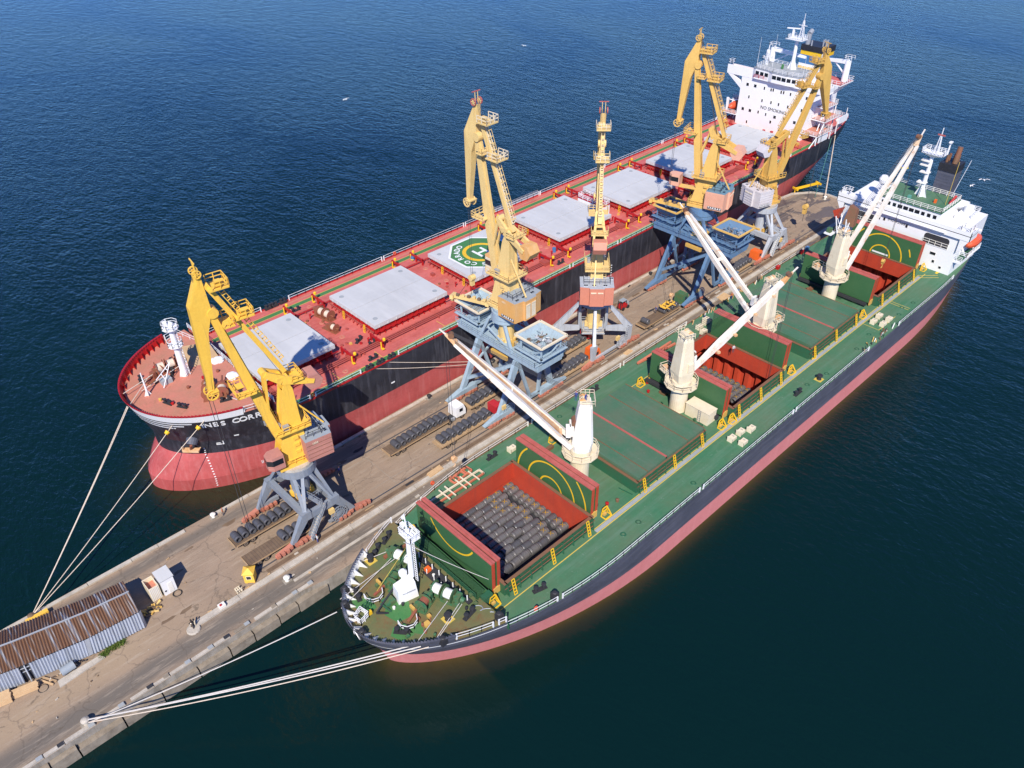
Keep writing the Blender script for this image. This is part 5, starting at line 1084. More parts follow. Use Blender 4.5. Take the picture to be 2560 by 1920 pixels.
q.add([T_+Vector(v_) for v_ in ((-.4,-.4,-.6), (.4,-.4,-.6), (.4,.4,-.6), (-.4,.4,-.6), (-1.4,-2.6,.3), (1.4,-2.6,.3), (1.4,2.2,.3), (-1.4,2.2,.3))], [(0,1,5,4), (1,2,6,5), (2,3,7,6), (3,0,4,7), (4,5,6,7), (3,2,1,0)], 'white'); q.rail([T_+Vector(v_) for v_ in ((-1.4,-2.6,.35), (1.4,-2.6,.35), (1.4,2.2,.35), (-1.4,2.2,.35), (-1.4,-2.6,.35))], 1.0, 'white', .08, .8)
for a, b in ((-.4,-.9), (.4,-.9), (-.4,-.1), (.4,-.1)): q.beam(T_+Vector((a, b, .3)), T_+Vector((a*.3, -.5+(b+.5)*.3, 4.2)), .13, .13, 'white', side=(1,0,0))
for k in range(7): q.beam(T_+Vector((-.3, -.8, .6+k*.5)), T_+Vector((.3, -.3, .6+k*.5)), .08, .08, 'white')
q.beam(T_+Vector((0,-.5,4.2)), T_+Vector((0,-.5,6)), .14, .14, 'white', side=(1,0,0)); q.beam(T_+Vector((0,-1.3,4.4)), T_+Vector((0,.3,4.4)), .16, .3, 'cover_pink'); q.beam(T_+Vector((1.2,-2.5,.3)), T_+Vector((1.2,-2.5,3)), .25, .25, 'white', side=(1,0,0)); q.cbox(T_+Vector((1.2,-2.5,3)), .9, .6, .3, 'white')
for z_ in (3.2, 5.6, 7.2, 8.2): q.cbox(M0+Vector((0, .5 if z_ < 6 else .9, z_)), 1.4, 2.0, .25, 'white_worn')
q.build('radar_mast', gs)
q = Each({'tube': 'whip_antenna', 'lathe': 'satellite_dome', 'box': 'locker', 'rail': 'handrail', 'cbox': 'locker'}); q.tube((195, 56.5, 20), (195.6, 55, 29.5), .05, 'white', 5); q.tube((186, 54.5, 22), (186, 54.5, 32), .05, 'yellow_line', 5); q.lathe([(.3, 0), (.4, 1.2), (1.0, 1.8), (1.1, 2.6), (.7, 3.4), (0, 3.6)], (186.4, 69.4, 21), 'white', 14)
q.tube((193, 51.8, 20.2), (193, 54, 20.2), 1.15, 'white', 16); q.tube((190.5, 50.6, 20), (190.5, 50.6, 21.6), 1.0, 'white', 14); q.box(187.4, 192.5, 48.8, 52.2, 19, 20.0, 'white'); q.rail([(187.4, 48.8, 20), (192.5, 48.8, 20), (192.5, 52.2, 20)], 1.1, 'white', .08, 1.3)
q.cbox((185.5, 56.6, 22.4), .5, .5, .8, 'orange'); q.cbox((183.2, 61.6, 22.5), .6, .7, .9, 'rope_green'); q.tube((187, 54, 22), (188.6, 53.6, 23.6), .3, 'trim_red', 8)
q.build('bridge_equipment', gs)
q = MB(); c = Vector((184.0, 64.0, 29.2)); q.add([c, c+Vector((.1,1.6,-.5)), c+Vector((.1,1.5,-.9)), c+Vector((0,0,-.45))], [(0,1,2,3), (3,2,1,0)], 'flag_blue'); q.add([c+Vector((0,0,-.45)), c+Vector((.1,1.5,-.9)), c+Vector((.1,1.4,-1.4)), c+Vector((0,-.1,-.9))], [(0,1,2,3), (3,2,1,0)], 'flag_yellow')
q.tube(c+Vector((0,0,.3)), (184.5, 66.5, 22), .03, 'cable', 4); q.tube(c+Vector((0,0,.3)), M0+Vector((0,.4,9)), .03, 'cable', 4); q.build('courtesy_flag', gs)
# ================================================================= harbour cranes
def crane(cx, cy, az, zb, body, leg, house, roof, cw, label, portal, K={}, text=None, rope=None, number='1031'):
    t = thing('harbour_crane', (cx, cy, ZQ), label, 'crane', 'level-luffing cranes along the quay')
    a_ = radians(az); M = Matrix.Translation((cx, cy, zb)) @ Matrix.Rotation(a_, 4, 'Z')
    k = dict(foot=(1.0,3.8), head=(6.5,30.6), apex=(6.8,35.7), knee=(8.9,31.9), nose=(9.1,18.5), bt=(6.1,34.4), bb=(-1.4,17.5), rk=(1.6,18.4), cw=(-5.1,14.6), tt=(-.9,15.7))
    k.update(K); V = lambda n, y=0: Vector((k[n][0], y, k[n][1]))
    # slewing base
    q = MB(M); rr_ = 3.15 if portal != 'g' else 2.75; q.tube((0,0,-.5 if portal == 'g' else -.6), (0,0,.7), rr_, leg, 28); q.tube((0,0,.7), (0,0,1.15), rr_-.25, 'kerb' if portal == 'a' else leg, 28); q.tube((0,0,-6.2), (0,0,-.6), 1.45, leg if portal == 'a' else body, 20)
    q.tube((0,0,-7.0), (0,0,-6.4), 2.2, 'kerb' if portal == 'a' else leg, 18)
    for i in range(7): q.cbox((1.5*cos(i*.9), 1.5*sin(i*.9), -5.7), .8, .7, 1.0, body)
    q.build('slewing_column', t)
    q = MB(M); q.box(-2.6, 3.0, -2.0, 2.0, 1.15, 1.7, body); q.rail([(3,-2,1.7), (3,2,1.7)], 1, body, .08, 1, 2); q.rail([(-2,2,1.7), (3,2,1.7)], 1, body, .08, 1.2, 2)
    q.cbox((1.9, -1.2, 2.3), 1.0, .9, 1.2, body); q.cbox((2.2, .9, 2.1), .9, 1.1, .8, body); q.build('turntable', t)
    tt = V('tt')
    q = MB(M)
    for s in (-1, 1):
        q.add([(-2.3,s*1.55,1.7), (2.6,s*1.55,1.7), (1.5,s*1.2,6.5), (tt.x+.7,s*.95,tt.z-1), (tt.x-.2,s*.95,tt.z+1.0), (tt.x-.9,s*.95,tt.z-1), (-2.0,s*1.2,6.5),
               (-2.3,s*1.3,1.7), (2.6,s*1.3,1.7), (1.5,s*.95,6.5), (tt.x+.7,s*.7,tt.z-1), (tt.x-.2,s*.7,tt.z+1.0), (tt.x-.9,s*.7,tt.z-1), (-2.0,s*.95,6.5)],
              [(0,1,2,6), (2,3,4,5,6), (7,13,9,8), (9,13,12,11,10), (0,6,13,7), (6,5,12,13), (1,8,9,2), (2,9,10,3), (3,10,11,4), (4,11,12,5)] if s < 0 else [(6,2,1,0), (6,5,4,3,2), (8,9,13,7), (10,11,12,13,9), (7,13,6,0), (13,12,5,6), (2,9,8,1), (3,10,9,2), (4,11,10,3), (5,12,11,4)], body)
    q.add([(-1.95,-1.1,2), (-1.95,1.1,2), (-1.75,1.1,6.5), (tt.x-.75,.9,tt.z-1.2), (tt.x-.75,-.9,tt.z-1.2), (-1.75,-1.1,6.5)], [(0,5,2,1), (5,4,3,2)], body)
    q.add([(tt.x+.55,-.8,tt.z-1.2), (tt.x+.55,.8,tt.z-1.2), (1.0,1.1,8.2), (1.0,-1.1,8.2)], [(0,1,2,3)], body)
    for z in (3.4, 5.2): q.box(-1.6, 1.4, -1.1, 1.1, z, z+.12, body)
    for z in (3, 4.3, 5.6): q.cbox((.7, -1.35, z), 1.0, .7, .5, body); q.cbox((-.5, 1.35, z+.5), .8, .5, .5, body)
    q.ladder((-1.9, -1.7, 1.7), (-1.9, -1.45, 8), .6, body, .08, .5); q.rail([(-2.2,-1.7,4.8), (.8,-1.8,4.8)], 1, body, .07, 1, 2)
    q.build('tower', t)
    q = MB(M); q.box(-3.0, 1.0, -2.4, 2.4, 7.95, 8.2, body); q.box(1.0, 2.6, -2.4, -1.3, 7.95, 8.2, body); q.box(1.0, 2.6, 1.3, 2.4, 7.95, 8.2, body)
    q.rail([(2.6,-2.4,8.2), (-3.0,-2.4,8.2), (-3.0,2.4,8.2), (2.6,2.4,8.2)], 1.1, body, .09, 1.2, 2); q.tube((1.4,-.5,8.7), (1.4,.5,8.7), .5, 'galv', 10); q.cbox((.6,1.6,8.7), .9, .6, .9, 'galv')
    for i in range(5): q.cbox((1.6+.35*i, -1.9+.3*(i % 2), 8.5), .4, .5, .6, 'galv' if i % 2 else 'dark')
    q.build('tower_platform', t)
    # boom
    f, h = V('foot'), V('head'); q = MB(M)
    m1, m2 = f.lerp(h, .12), f.lerp(h, .42)
    q.beam(f, m1, 1.3, .5, body, 1.35, 1.35, side=(0,1,0)); q.beam(m1, m2, 1.35, 1.35, body, 1.2, 1.45, side=(0,1,0)); q.beam(m2, h, 1.2, 1.45, body, .95, .9, side=(0,1,0))
    d = (h-f).normalized(); nn = Vector((-d.z, 0, d.x))
    q.beam(m1+nn*1.0, h+nn*.55, .18, .12, body, side=(0,1,0)); q.tube(h+Vector((-.3,-.75,-.2)), h+Vector((-.3,.75,-.2)), .75, body, 14)
    b = q.build('boom', t)
    q = MB(M)
    hp = h-d*2.6; q.box(hp.x-2.0, hp.x-.5, -1.5, 1.5, hp.z, hp.z+.18, body); q.rail([(hp.x-.5,-1.5,hp.z+.18), (hp.x-2,-1.5,hp.z+.18), (hp.x-2,1.5,hp.z+.18), (hp.x-.5,1.5,hp.z+.18)], 1.0, body, .08, .9, 2)
    mp = f.lerp(h, .52); q.box(mp.x+.6, mp.x+2.4, -1.9, -.6, mp.z-1, mp.z-.85, body); q.box(mp.x-.3, mp.x+2.4, .6, 1.9, mp.z-1, mp.z-.85, body); q.rail([(mp.x+.7,-1.9,mp.z-.85), (mp.x+2.4,-1.9,mp.z-.85), (mp.x+2.4,1.9,mp.z-.85), (mp.x-.3,1.9,mp.z-.85)], 1.0, body, .08, .9, 2); q.box(mp.x+2.2, mp.x+2.4, -1.9, 1.9, mp.z-1, mp.z-.8, body)
    q.build('boom_platform', t)
    # fly jib
    ap, kn, no = V('apex'), V('knee'), V('nose'); q = MB(M)
    P2 = [ap+Vector((-.35,0,.3)), ap+Vector((.4,0,.1)), kn, no+Vector((.35,0,0)), no+Vector((-.4,0,-.1)), h+Vector((.95,0,-3.0)), h+Vector((-.25,0,.3))]
    wd_ = [.4, .4, .7, .36, .36, .66, .62]; n = 7
    q.add([p+Vector((0,-w_,0)) for p, w_ in zip(P2, wd_)]+[p+Vector((0,w_,0)) for p, w_ in zip(P2, wd_)], [(0,1,2), (0,2,6), (6,2,5), (2,3,4,5), (9,8,7), (13,9,7), (12,9,13), (12,11,10,9)]+[(i, i+7, (i+1)%7+7, (i+1)%7) for i in range(7)], body)
    for s in (-1, 1): q.beam(ap+Vector((.1,s*.48,0)), no+Vector((0,s*.45,.3)), .06, .3, body, side=(0,1,0))
    fj = q.build('fly_jib', t)
    q = MB(M)
    for s in (-1, 1):
        for (p, r) in ((no+Vector((0,0,-.2)), .85), (ap+Vector((.1,0,.7)), .6)):
            q.tube(p+Vector((0,s*.62,0)), p+Vector((0,s*.8,0)), r, body if r > .7 else ('cover_pink' if body == 'yellow_pale' else body), 16, hollow=.8)
            for i in range(6): q.beam(p+Vector((0,s*.7,0)), p+Vector((r*.85*cos(i*pi/3),s*.7,r*.85*sin(i*pi/3))), .12, .1, body)
            q.build('sheave', fj); q = MB(M)
    q.tube(no+Vector((0,-.8,-.2)), no+Vector((0,.8,-.2)), .2, body, 8); q.box(no.x-.9, no.x+.2, -.9, .9, no.z+.1, no.z+.3, body)
    for s in (-.3, .3): q.beam(ap+Vector((0,s,.3)), ap+Vector((.1,s,2.3)), .1, .1, body, side=(1,0,0))
    q.beam(ap+Vector((.1,-.9,2.3)), ap+Vector((.1,.9,2.3)), .14, .14, 'cover_pink' if body == 'yellow_pale' else body)
    q.build('head_post', fj)
    # tie bar with ladder
    b0, b1 = V('bb'), V('bt'); q = MB(M); q.beam(b0, b1, .75, .7, body, side=(0,1,0)); dd = (b1-b0).normalized(); n2 = Vector((-dd.z, 0, dd.x)); n2 = n2 if n2.x < 0 else -n2
    q.ladder(b0+n2*.75+dd*1.5+Vector((0,0,0)), b1+n2*.75-dd*1, .55, 'cream' if body == 'yellow_pale' else body, .1, 1.05)
    for s in (-.28, .28): q.beam(b0+n2*1.3+dd*2+Vector((0,s,0)), b1+n2*1.3-dd*1.5+Vector((0,s,0)), .06, .06, body)
    L = (b1-b0).length; i = 2.2
    while i < L-1.5: q.beam(b0+n2*.75+dd*i+Vector((0,.28,0)), b0+n2*1.3+dd*i+Vector((0,.28,0)), .1, .1, body); q.beam(b0+n2*.75+dd*i+Vector((0,-.28,0)), b0+n2*1.3+dd*i+Vector((0,-.28,0)), .1, .1, body); q.beam(b0+n2*1.3+dd*i+Vector((0,-.28,0)), b0+n2*1.3+dd*i+Vector((0,.28,0)), .1, .1, body); i += 1.05
    tb = q.build('tie_bar', t)
    q = MB(M)
    for f_ in (.66, .965):
        q = MB(M); p = b0.lerp(b1, f_); q.box(p.x-2.4, p.x+.3, -1.3, 1.3, p.z-.1, p.z+.12, body); q.rail([(p.x-.2,-1.3,p.z+.12), (p.x-2.4,-1.3,p.z+.12), (p.x-2.4,1.3,p.z+.12), (p.x-.2,1.3,p.z+.12)], 1.1, 'cream' if body == 'yellow_pale' else body, .09, .9, 2); q.cbox((p.x-1.2, .6, p.z+.6), .8, .7, .9, body); q.build('tie_platform', tb)
    # rocker and counterweight
    r0 = V('rk'); c0 = V('cw'); pv = tt+Vector((.2,0,.9)); q = MB(M)
    for s in (-1, 1):
        q.beam(pv+Vector((0,s*.75,0)), r0+Vector((0,s*.6,0)), .5, 1.5, body, .4, .9, side=(0,1,0)); q.beam(pv+Vector((0,s*.75,0)), c0+Vector((0,s*1.25,.2)), .5, 1.5, body, .35, .7, side=(0,1,0))
        q.beam(r0+Vector((0,s*.5,0)), V('foot').lerp(V('head'), .30)+Vector((-.4,s*.5,0)), .3, .35, body, side=(0,1,0))
    q.box(pv.x-.8, pv.x+.9, -1, 1, pv.z+.2, pv.z+.6, body); q.tube(r0+Vector((0,-.7,0)), r0+Vector((0,.7,0)), .55, body, 14)
    q.box(pv.x-2.8, pv.x-1.0, -1.6, 1.6, pv.z-.6, pv.z-.4, body); q.rail([(pv.x-1,-1.6,pv.z-.4), (pv.x-2.8,-1.6,pv.z-.4), (pv.x-2.8,1.6,pv.z-.4), (pv.x-1,1.6,pv.z-.4)], 1, body, .08, .9, 2)
    q.build('rocker_arm', t)
    q = MB(M); q.tube(c0+Vector((0,-1.25,0)), c0+Vector((0,1.25,0)), 1.45, cw, 6); q.build('counterweight', t)
    # machinery house
    q = MB(M); n = 1.3
    hp_ = [(-1.2,-3.3), (-5.4,-3.3), (-5.7,-1.5), (-6.1,-1.4), (-6.1,1.4), (-5.7,1.5), (-5.4,3.3), (-1.2,3.3)]
    hz_ = K.get('hz', 0); M = M @ Matrix.Translation((0, 0, hz_)); q.M = M; q.prism(hp_, 1.95, 5.6, house); q.prism([(x*1.005, y*1.01) for x, y in hp_], 5.6, 5.95, house, roof)
    if house == 'white_house':
        for z in (2.5, 3.1, 3.7, 4.3, 4.9): q.box(-5.5, -1.3, -3.36, -3.3, z, z+.12, house); q.box(-6.16, -6.1, -1.4, 1.4, z, z+.12, house); q.box(-5.5,-1.3,3.3,3.36, z, z+.12, house)
    if house == 'salmon':
        for z in (2.6, 3.4, 4.2, 5.0): q.box(-5.5, -1.3, 3.3, 3.34, z, z+.06, 'coam_rust')
    if house in ('orange_house', 'salmon_light'):
        for s in (-1, 1):
            for i in range(16): q.box(-5.3+i*.26, -5.27+i*.26, min(s*3.3, s*3.33), max(s*3.3, s*3.33), 2.0, 5.5, 'salmon' if house == 'salmon_light' else 'yellow_deep')
        for i in range(10): q.box(-6.13, -6.1, -1.3+i*.28, -1.27+i*.28, 2.0, 5.5, house)
    q.box(-6.2, -6.05, -1.2, -.15, 4.9, 5.15, 'cream'); q.box(-6.2, -6.05, .15, 1.2, 4.9, 5.15, 'cream')
    if house == 'orange_house': q.box(-6.14, -6.1, -1.2, -.15, 2.3, 4.8, 'cream'); q.box(-6.14, -6.1, .15, 1.2, 2.3, 4.8, 'cream')
    hs = q.build('machinery_house', t)
    q = MB(M); q.rail([(-1.6,-2.6,5.96), (-4.2,-2.6,5.96), (-4.2,2.6,5.96), (-1.6,2.6,5.96)], 1.0, body if portal == 'a' and house != 'salmon' else 'cable', .06, 1.1, 2)
    for x, y in ((-4.9, 2.2), (-4.9, .6), (-4.9, -1.6), (-2, -2.9)): q.box(x-.3, x+.3, y-.45, y+.45, 5.96, 6.1, roof); q.box(x-.22, x+.22, y-.37, y-.03, 6.1, 6.11, 'glass'); q.box(x-.22, x+.22, y+.03, y+.37, 6.1, 6.11, 'glass')
    for x, y in ((-2.6, .6), (-3.2, -.8), (-2.2, 1.6)): q.tube((x,y,5.96), (x,y,6.5), .2, roof, 8)
    q.build('roof_gear', hs)
    q = MB(M); q.beam((-5.5,.6,6.2), (-1.5,.3,12.2), .22, .22, body); q.build('strut', t)
    if text:
        q = MB(M)
        for s in text:
            for i, ch in enumerate('TAKRAF'):
                x = (-4.9+i*.52) if s < 0 else (-2.0-i*.52)
                if s > 0: x = -2.3-i*.52
                fr = frame((x, s*3.36, 2.45), (1 if s < 0 else -1, 0, 0)); q.add([fr @ Vector(v_) for v_ in ((-.25,-.3,-.012), (.25,-.3,-.012), (.25,.3,-.012), (-.25,.3,-.012))], [(0,1,2,3)], 'black_cap'); q.text(ch, .62, fr, 'white', .01, .02)
        q.build('maker_lettering', hs)
    if number:
        q = MB(M); q.text(number, .5, frame((-2.7, 3.36, 5.25), (-1, 0, 0)), 'cream', .01, .01); q.text(number, .5, frame((-2.7, -3.36, 5.25), (1, 0, 0)), 'cream', .01, .01); q.build('number_lettering', hs)
    M = M @ Matrix.Translation((0, 0, -hz_))
    # cab
    cr, cl, cz = K.get('cab', (3.4, 1.6, 2.0)); q = MB(M); cb = Vector((cr, cl, cz))
    q.prism([(cr-1.1,cl-1.1), (cr+.7,cl-1.1), (cr+1.4,cl-.5), (cr+1.4,cl+.5), (cr+.7,cl+1.1), (cr-1.1,cl+1.1)], cz, cz+2.5, house if house != 'orange_house' else 'cream', cw)
    q.prism([(cr-.9,cl-1.13), (cr+.72,cl-1.13), (cr+1.45,cl-.52), (cr+1.45,cl+.52), (cr+.72,cl+1.13), (cr-.9,cl+1.13)], cz+1.0, cz+2.0, 'glass')
    q.beam((0, cl*.5, cz-.1), (cr, cl, cz-.1), 1.6, .2, body); q.build('cab', t)
    # hoist ropes
    if rope:
        q = MB()
        npos = M @ (no+Vector((.3,0,-.6)))
        for dx in (-.25, .25):
            q.tube(npos+Vector((dx,.15,0)), (npos.x+dx, npos.y, rope), .045, 'cable', 4); 
        q.build('hoist_rope', t)
    q = MB(M)
    for s in (-.35, -.12, .12, .35): q.tube(ap+Vector((-.3,s,.8)), tt+Vector((0,s,1.5)), .03, 'cable', 4)
    for s in (-.2, .2): q.tube(ap+Vector((.5,s,.6)), no+Vector((.6,s,.2)), .03, 'cable', 4)
    q.build('luffing_rope', t)
    # ------------------------------------------------------------- portal
    Y0, Y1 = 86.0, 96.6; HX_ = 5.7 if portal != 'g' else 6.9
    def bogies(x, y):
        q = MB()
        for sgn in (-1, 1):
            q.add([(x+sgn*.2, y-.4, 4.1), (x+sgn*.2, y+.4, 4.1), (x+sgn*3.0, y+.35, 3.5), (x+sgn*3.0, y-.35, 3.5), (x+sgn*.2, y-.4, 3.4), (x+sgn*.2, y+.4, 3.4), (x+sgn*3.0, y+.35, 3.1), (x+sgn*3.0, y-.35, 3.1)], [(0,1,2,3), (4,7,6,5), (0,3,7,4), (1,5,6,2), (3,2,6,7), (0,4,5,1)], 'bogie')
            for i in range(3): q.tube((x+sgn*(.7+i*1.05), y-.2, 3.2), (x+sgn*(.7+i*1.05), y+.2, 3.2), .38, 'bogie', 12); q.cbox((x+sgn*(1.2+i*.8), y-.45, 3.65), .5, .5, .6, 'bogie')
        q.build('bogie', t)
    if portal in 'ac':
        for sx in (-1, 1):
            for y in (Y0, Y1):
                fx = cx+sx*HX_; bogies(fx, y); q = MB(); nx_, nz = cx+sx*2.6, 8.1
                ang = [atan2((y-91.3)*.5, sx*2.2), atan2((y-91.3), sx*1.0)]
                if portal == 'a':
                    q.beam((fx, y, 3.9), (nx_+sx*.2, y, nz), .55, .7, leg, .9, 1.5, side=(0,1,0)); q.cbox((nx_, y, nz), 1.6, 1.0, 1.5, leg)
                    for a__ in ang: q.beam((nx_, y, nz+.4), (cx+2.8*cos(a__), 91.3+2.8*sin(a__), zb-.5), .6, .45, leg, .5, .45)
                else:
                    kx, ky = cx+sx*4.9, y; s2 = 1 if y > 91 else -1
                    q.beam((fx, y, 3.9), (kx+sx*.6, ky, 7.4), .55, .9, leg, .7, 1.6, side=(0,1,0)); q.beam((kx+sx*.6, ky, 7.2), (cx+sx*2.0, 91.3+s2*2.2, zb-1), .7, 1.4, leg, .5, .6)
                    q.beam((kx+sx*.2, ky-s2*.3, 7.0), (cx+sx*1.9, 91.3+s2*2.0, 7.0), .6, 1.5, leg, .5, 1.0); q.beam((cx+sx*1.9, 91.3+s2*2.0, 6.8), (cx+sx*1.9, 91.3+s2*2.0, zb-.8), .45, .45, leg, side=(1,0,0))
                q.build('leg', t)
        q = MB()
        if portal == 'a':
            for y in (Y0, Y1): q.beam((cx-2.6, y, 7.8), (cx+2.6, y, 7.8), .8, 1.2, leg, side=(0,1,0))
            for sx in (-1, 1): q.beam((cx+sx*2.6, Y0, 8), (cx+sx*2.6, Y1, 8), .8, 1.2, leg)
            q.box(cx-2.2, cx+2.2, 89.5, 93.3, 7.4, 7.55, leg); q.rail([(cx-2.4,88,8.6), (cx+2.4,88,8.6)], 1, leg, .07, 1.2, 2)
            q.beam((cx-HX_, Y1, 4.2), (cx-2, Y1, 4.2), .5, .7, leg, side=(0,1,0)); q.beam((cx+1, Y0, 4.0), (cx+HX_, Y0, 4.0), .4, .4, leg, side=(0,1,0))
        else:
            q.prism([(cx-3.4,91.3), (cx,87.9), (cx+3.4,91.3), (cx,94.7)], 6.9, 7.2, leg); q.prism([(cx-3.2,91.3), (cx,88.1), (cx+3.2,91.3), (cx,94.5)], 7.2, 7.25, 'kerb'); q.rail([(cx-3.3,91.3,7.2), (cx,88,7.2), (cx+3.3,91.3,7.2), (cx,94.6,7.2), (cx-3.3,91.3,7.2)], 1, leg, .08, 1.2, 2); q.beam((cx-5.5, Y0, 4.1), (cx+5.5, Y0, 4.1), .4, .5, leg, side=(0,1,0))
        q.build('portal_frame', t)
        q = MB(); x0 = cx-2.9
        if portal == 'a':
            q.beam((x0, Y0-.9, 3.6), (x0+3.6, Y0-.3, 8.4), .9, .12, leg); 
            for i in range(14): p = Vector((x0, Y0-.9, 3.75)).lerp(Vector((x0+3.6, Y0-.3, 8.55)), i/13); q.beam(p+Vector((0,-.4,0)), p+Vector((0,.4,0)), .22, .05, 'kerb')
            q.rail([(x0, Y0-1.35, 3.6), (x0+3.6, Y0-.75, 8.4)], 1, leg, .07, 1, 2); q.rail([(x0, Y0-.45, 3.6), (x0+3.6, Y0+.15, 8.4)], 1, leg, .07, 1, 2); q.beam((x0+3.4, Y0, 8.4), (x0+1.2, Y0+3, 11), .8, .12, leg); q.rail([(x0+3.4, Y0-.2, 8.4), (x0+1.2, Y0+2.8, 11)], 1, leg, .07, 1, 2)
        else: q.ladder((cx+4.2, Y0-.4, 3.6), (cx+4.9, Y0-.4, 8), .6, leg, .08, .4, side=(0,1,0))
        q.build('stairs', t)
        dxs = 2.9
    else:
        for sx in (-1, 1):
            for y in (Y0, Y1):
                fx = cx+sx*HX_; bogies(fx-sx*.2, y-.0); q = MB()
                q.beam((fx, y+.1, 4.6), (cx+(-2.1 if sx < 0 else 4.3), y+(.2 if y < 90 else -.2), 14.6), .7, 1.0, leg, .7, 1.5, side=(0,1,0)); q.build('leg', t)
                q = MB(); xi = cx+(-2.1 if sx < 0 else 4.3); q.beam((xi, y, 14.6), (cx+sx*.2+(3.0 if sx > 0 else 1.2), y, 4.7), .5, .55, leg, side=(0,1,0)); q.build('leg', t)
                q = MB(); s2 = sx; q.add([(fx+s2*4.0,y-.35,3.9), (fx+s2*4.0,y+.35,3.9), (fx-s2*3.4,y+.55,3.9), (fx-s2*3.4,y-.55,3.9), (fx+s2*4.2,y-.3,4.2), (fx+s2*4.2,y+.3,4.2), (fx-s2*3.2,y+.55,4.9), (fx-s2*3.2,y-.55,4.9), (fx+s2*.6,y+.55,4.95), (fx+s2*.6,y-.55,4.95)], [(4,9,8,5), (9,7,6,8), (0,4,5,1), (0,3,7,9,4), (1,5,8,6,2), (3,2,6,7)] if s2 > 0 else [(5,8,9,4), (8,6,7,9), (1,5,4,0), (4,9,7,3,0), (2,6,8,5,1), (7,6,2,3)], leg); q.build('sill_foot', t)
        q = MB()
        for xg in (cx-2.1, cx+4.3):
            q.beam((xg, 81.0, 15.4), (xg, 102.2, 15.4), .8, 1.1, leg)
        for yg in (81.2, 86.0, 89, 93.5, 96.6, 102.0): q.beam((cx-2.1, yg, 15.0), (cx+4.3, yg, 15.0), .5, 1.1, leg, side=(0,1,0))
        q.box(cx-2.7, cx+4.9, 80.8, 102.4, 15.96, 16.08, leg)
        q.rail([(cx-2.9, 80.9, 16.1), (cx-2.9, 102.3, 16.1)], 1.1, leg, .05, 1.5, 2); q.rail([(cx+5, 80.9, 16.1), (cx+5, 102.3, 16.1)], 1.1, leg, .08, 2, 2); q.rail([(cx-2.9, 80.9, 16.1), (cx+5, 80.9, 16.1)], 1.1, leg, .05, 1.5, 2)
        q.box(cx-2.6, cx-2.1, 88.6, 92.8, 13.4, 14.2, 'yellow_deep')
        for s in (-1, 1):
            for s2 in (-1, 1): q.beam((cx+1.1+s*3.1-.6, 91.3+s2*4.2, 16), (cx+s*2.2, 91.3+s2*2.0, zb-1.2), .55, .5, leg)
            q.beam((cx+1.1+s*3.1-.6, 91.3-4.2, 16.1), (cx+s*2.4, 91.3+2.3, 18.6), .3, .3, leg)
        q.tube((cx, 91.3, zb-1.4), (cx, 91.3, zb-.6), 2.7, leg, 24)
        q.beam((cx-5.6, Y1, 6.9), (cx-2.3, Y0+.4, 13.8), .55, .6, leg); q.beam((cx-HX_, Y1, 4.6), (cx+HX_, Y1, 4.6), .5, .7, leg, side=(0,1,0)); q.beam((cx+1, Y0, 4.6), (cx+HX_, Y0, 4.6), .5, .7, leg, side=(0,1,0))
        q.beam((cx+5.5, Y1, 6.9), (cx+4.3, Y0+.4, 13.8), .45, .5, leg); q.beam((cx-4.2, Y1, 9), (cx+4.6, Y1, 14), .35, .35, leg)
        for i in range(10): q.cbox((cx+random.uniform(-1.5, 3.5), 91.3+random.uniform(-3.5, 3.5), 16.5), random.uniform(.4, 1.2), random.uniform(.4, 1.2), .9, leg if i % 3 else 'yellow_deep')
        q.build('gantry', t)
        for hy, full in ((99.85, 0), (83.35, 1)):
            q = MB(); x0, x1, y0, y1 = cx-2.1, cx+4.4, hy-3.35, hy+3.35; cxh = (x0+x1)/2
            top = [(x0,y0), (x1,y0), (x1,y1), (x0,y1)]; bot = [(cxh-1.3,hy-1.3), (cxh+1.3,hy-1.3), (cxh+1.3,hy+1.3), (cxh-1.3,hy+1.3)]
            o_ = [(x, y, 20.0) for x, y in top]+[(x, y, 17.0) for x, y in bot]; fs_ = [(0,1,5,4), (1,2,6,5), (2,3,7,6), (3,0,4,7)]
            q.add(o_, [f[::-1] for f in fs_], leg); q.add([(cxh+(x-cxh)*.985, hy+(y-hy)*.985, z-.0) for x, y, z in o_], [f for f in fs_]+[(4,5,6,7)], leg)
            gz = 18.4; g_ = [(cxh+(x-cxh)*.73, hy+(y-hy)*.73, gz) for x, y in top]; q.add(g_, [(0,1,2,3)], 'bed_rust' if not full else leg)
            hop = q.build('hopper', t)
            q = MB()
            for (ax_, ay_), (bx_, by_) in zip(top, top[1:]+top[:1]): q.beam((ax_, ay_, 20.05), (bx_, by_, 20.05), .38, .3, 'yellow_mid' if leg == 'blue' else 'cream', side=None)
            q.build('hopper_rim', hop)
            q = MB(); R = random.Random(int(cx)+full)
            if full:
                for i in range(60):
                    x, y = cxh+R.uniform(-2, 2), hy+R.uniform(-2, 2); q.beam((x, y, gz+R.uniform(.05, 1)), (x+R.uniform(-.8, .8), y+R.uniform(-.8, .8), gz+R.uniform(.1, 1.1)), R.choice((.1, .2, .7)), .12, R.choice((leg, leg, 'light_grey', 'bed_rust', 'galv')))
            else:
                for i in range(12): q.box(cxh-2.2+i*.38, cxh-2.15+i*.38, hy-2.3, hy+2.3, gz+.05, gz+.2, leg)
                for i in range(4): q.box(cxh-2.2, cxh+2.2, hy-2.2+i*1.4, hy-2.1+i*1.4, gz+.05, gz+.25, leg)
            q.build('hopper_scrap' if full else 'grating', hop)
            q = MB()
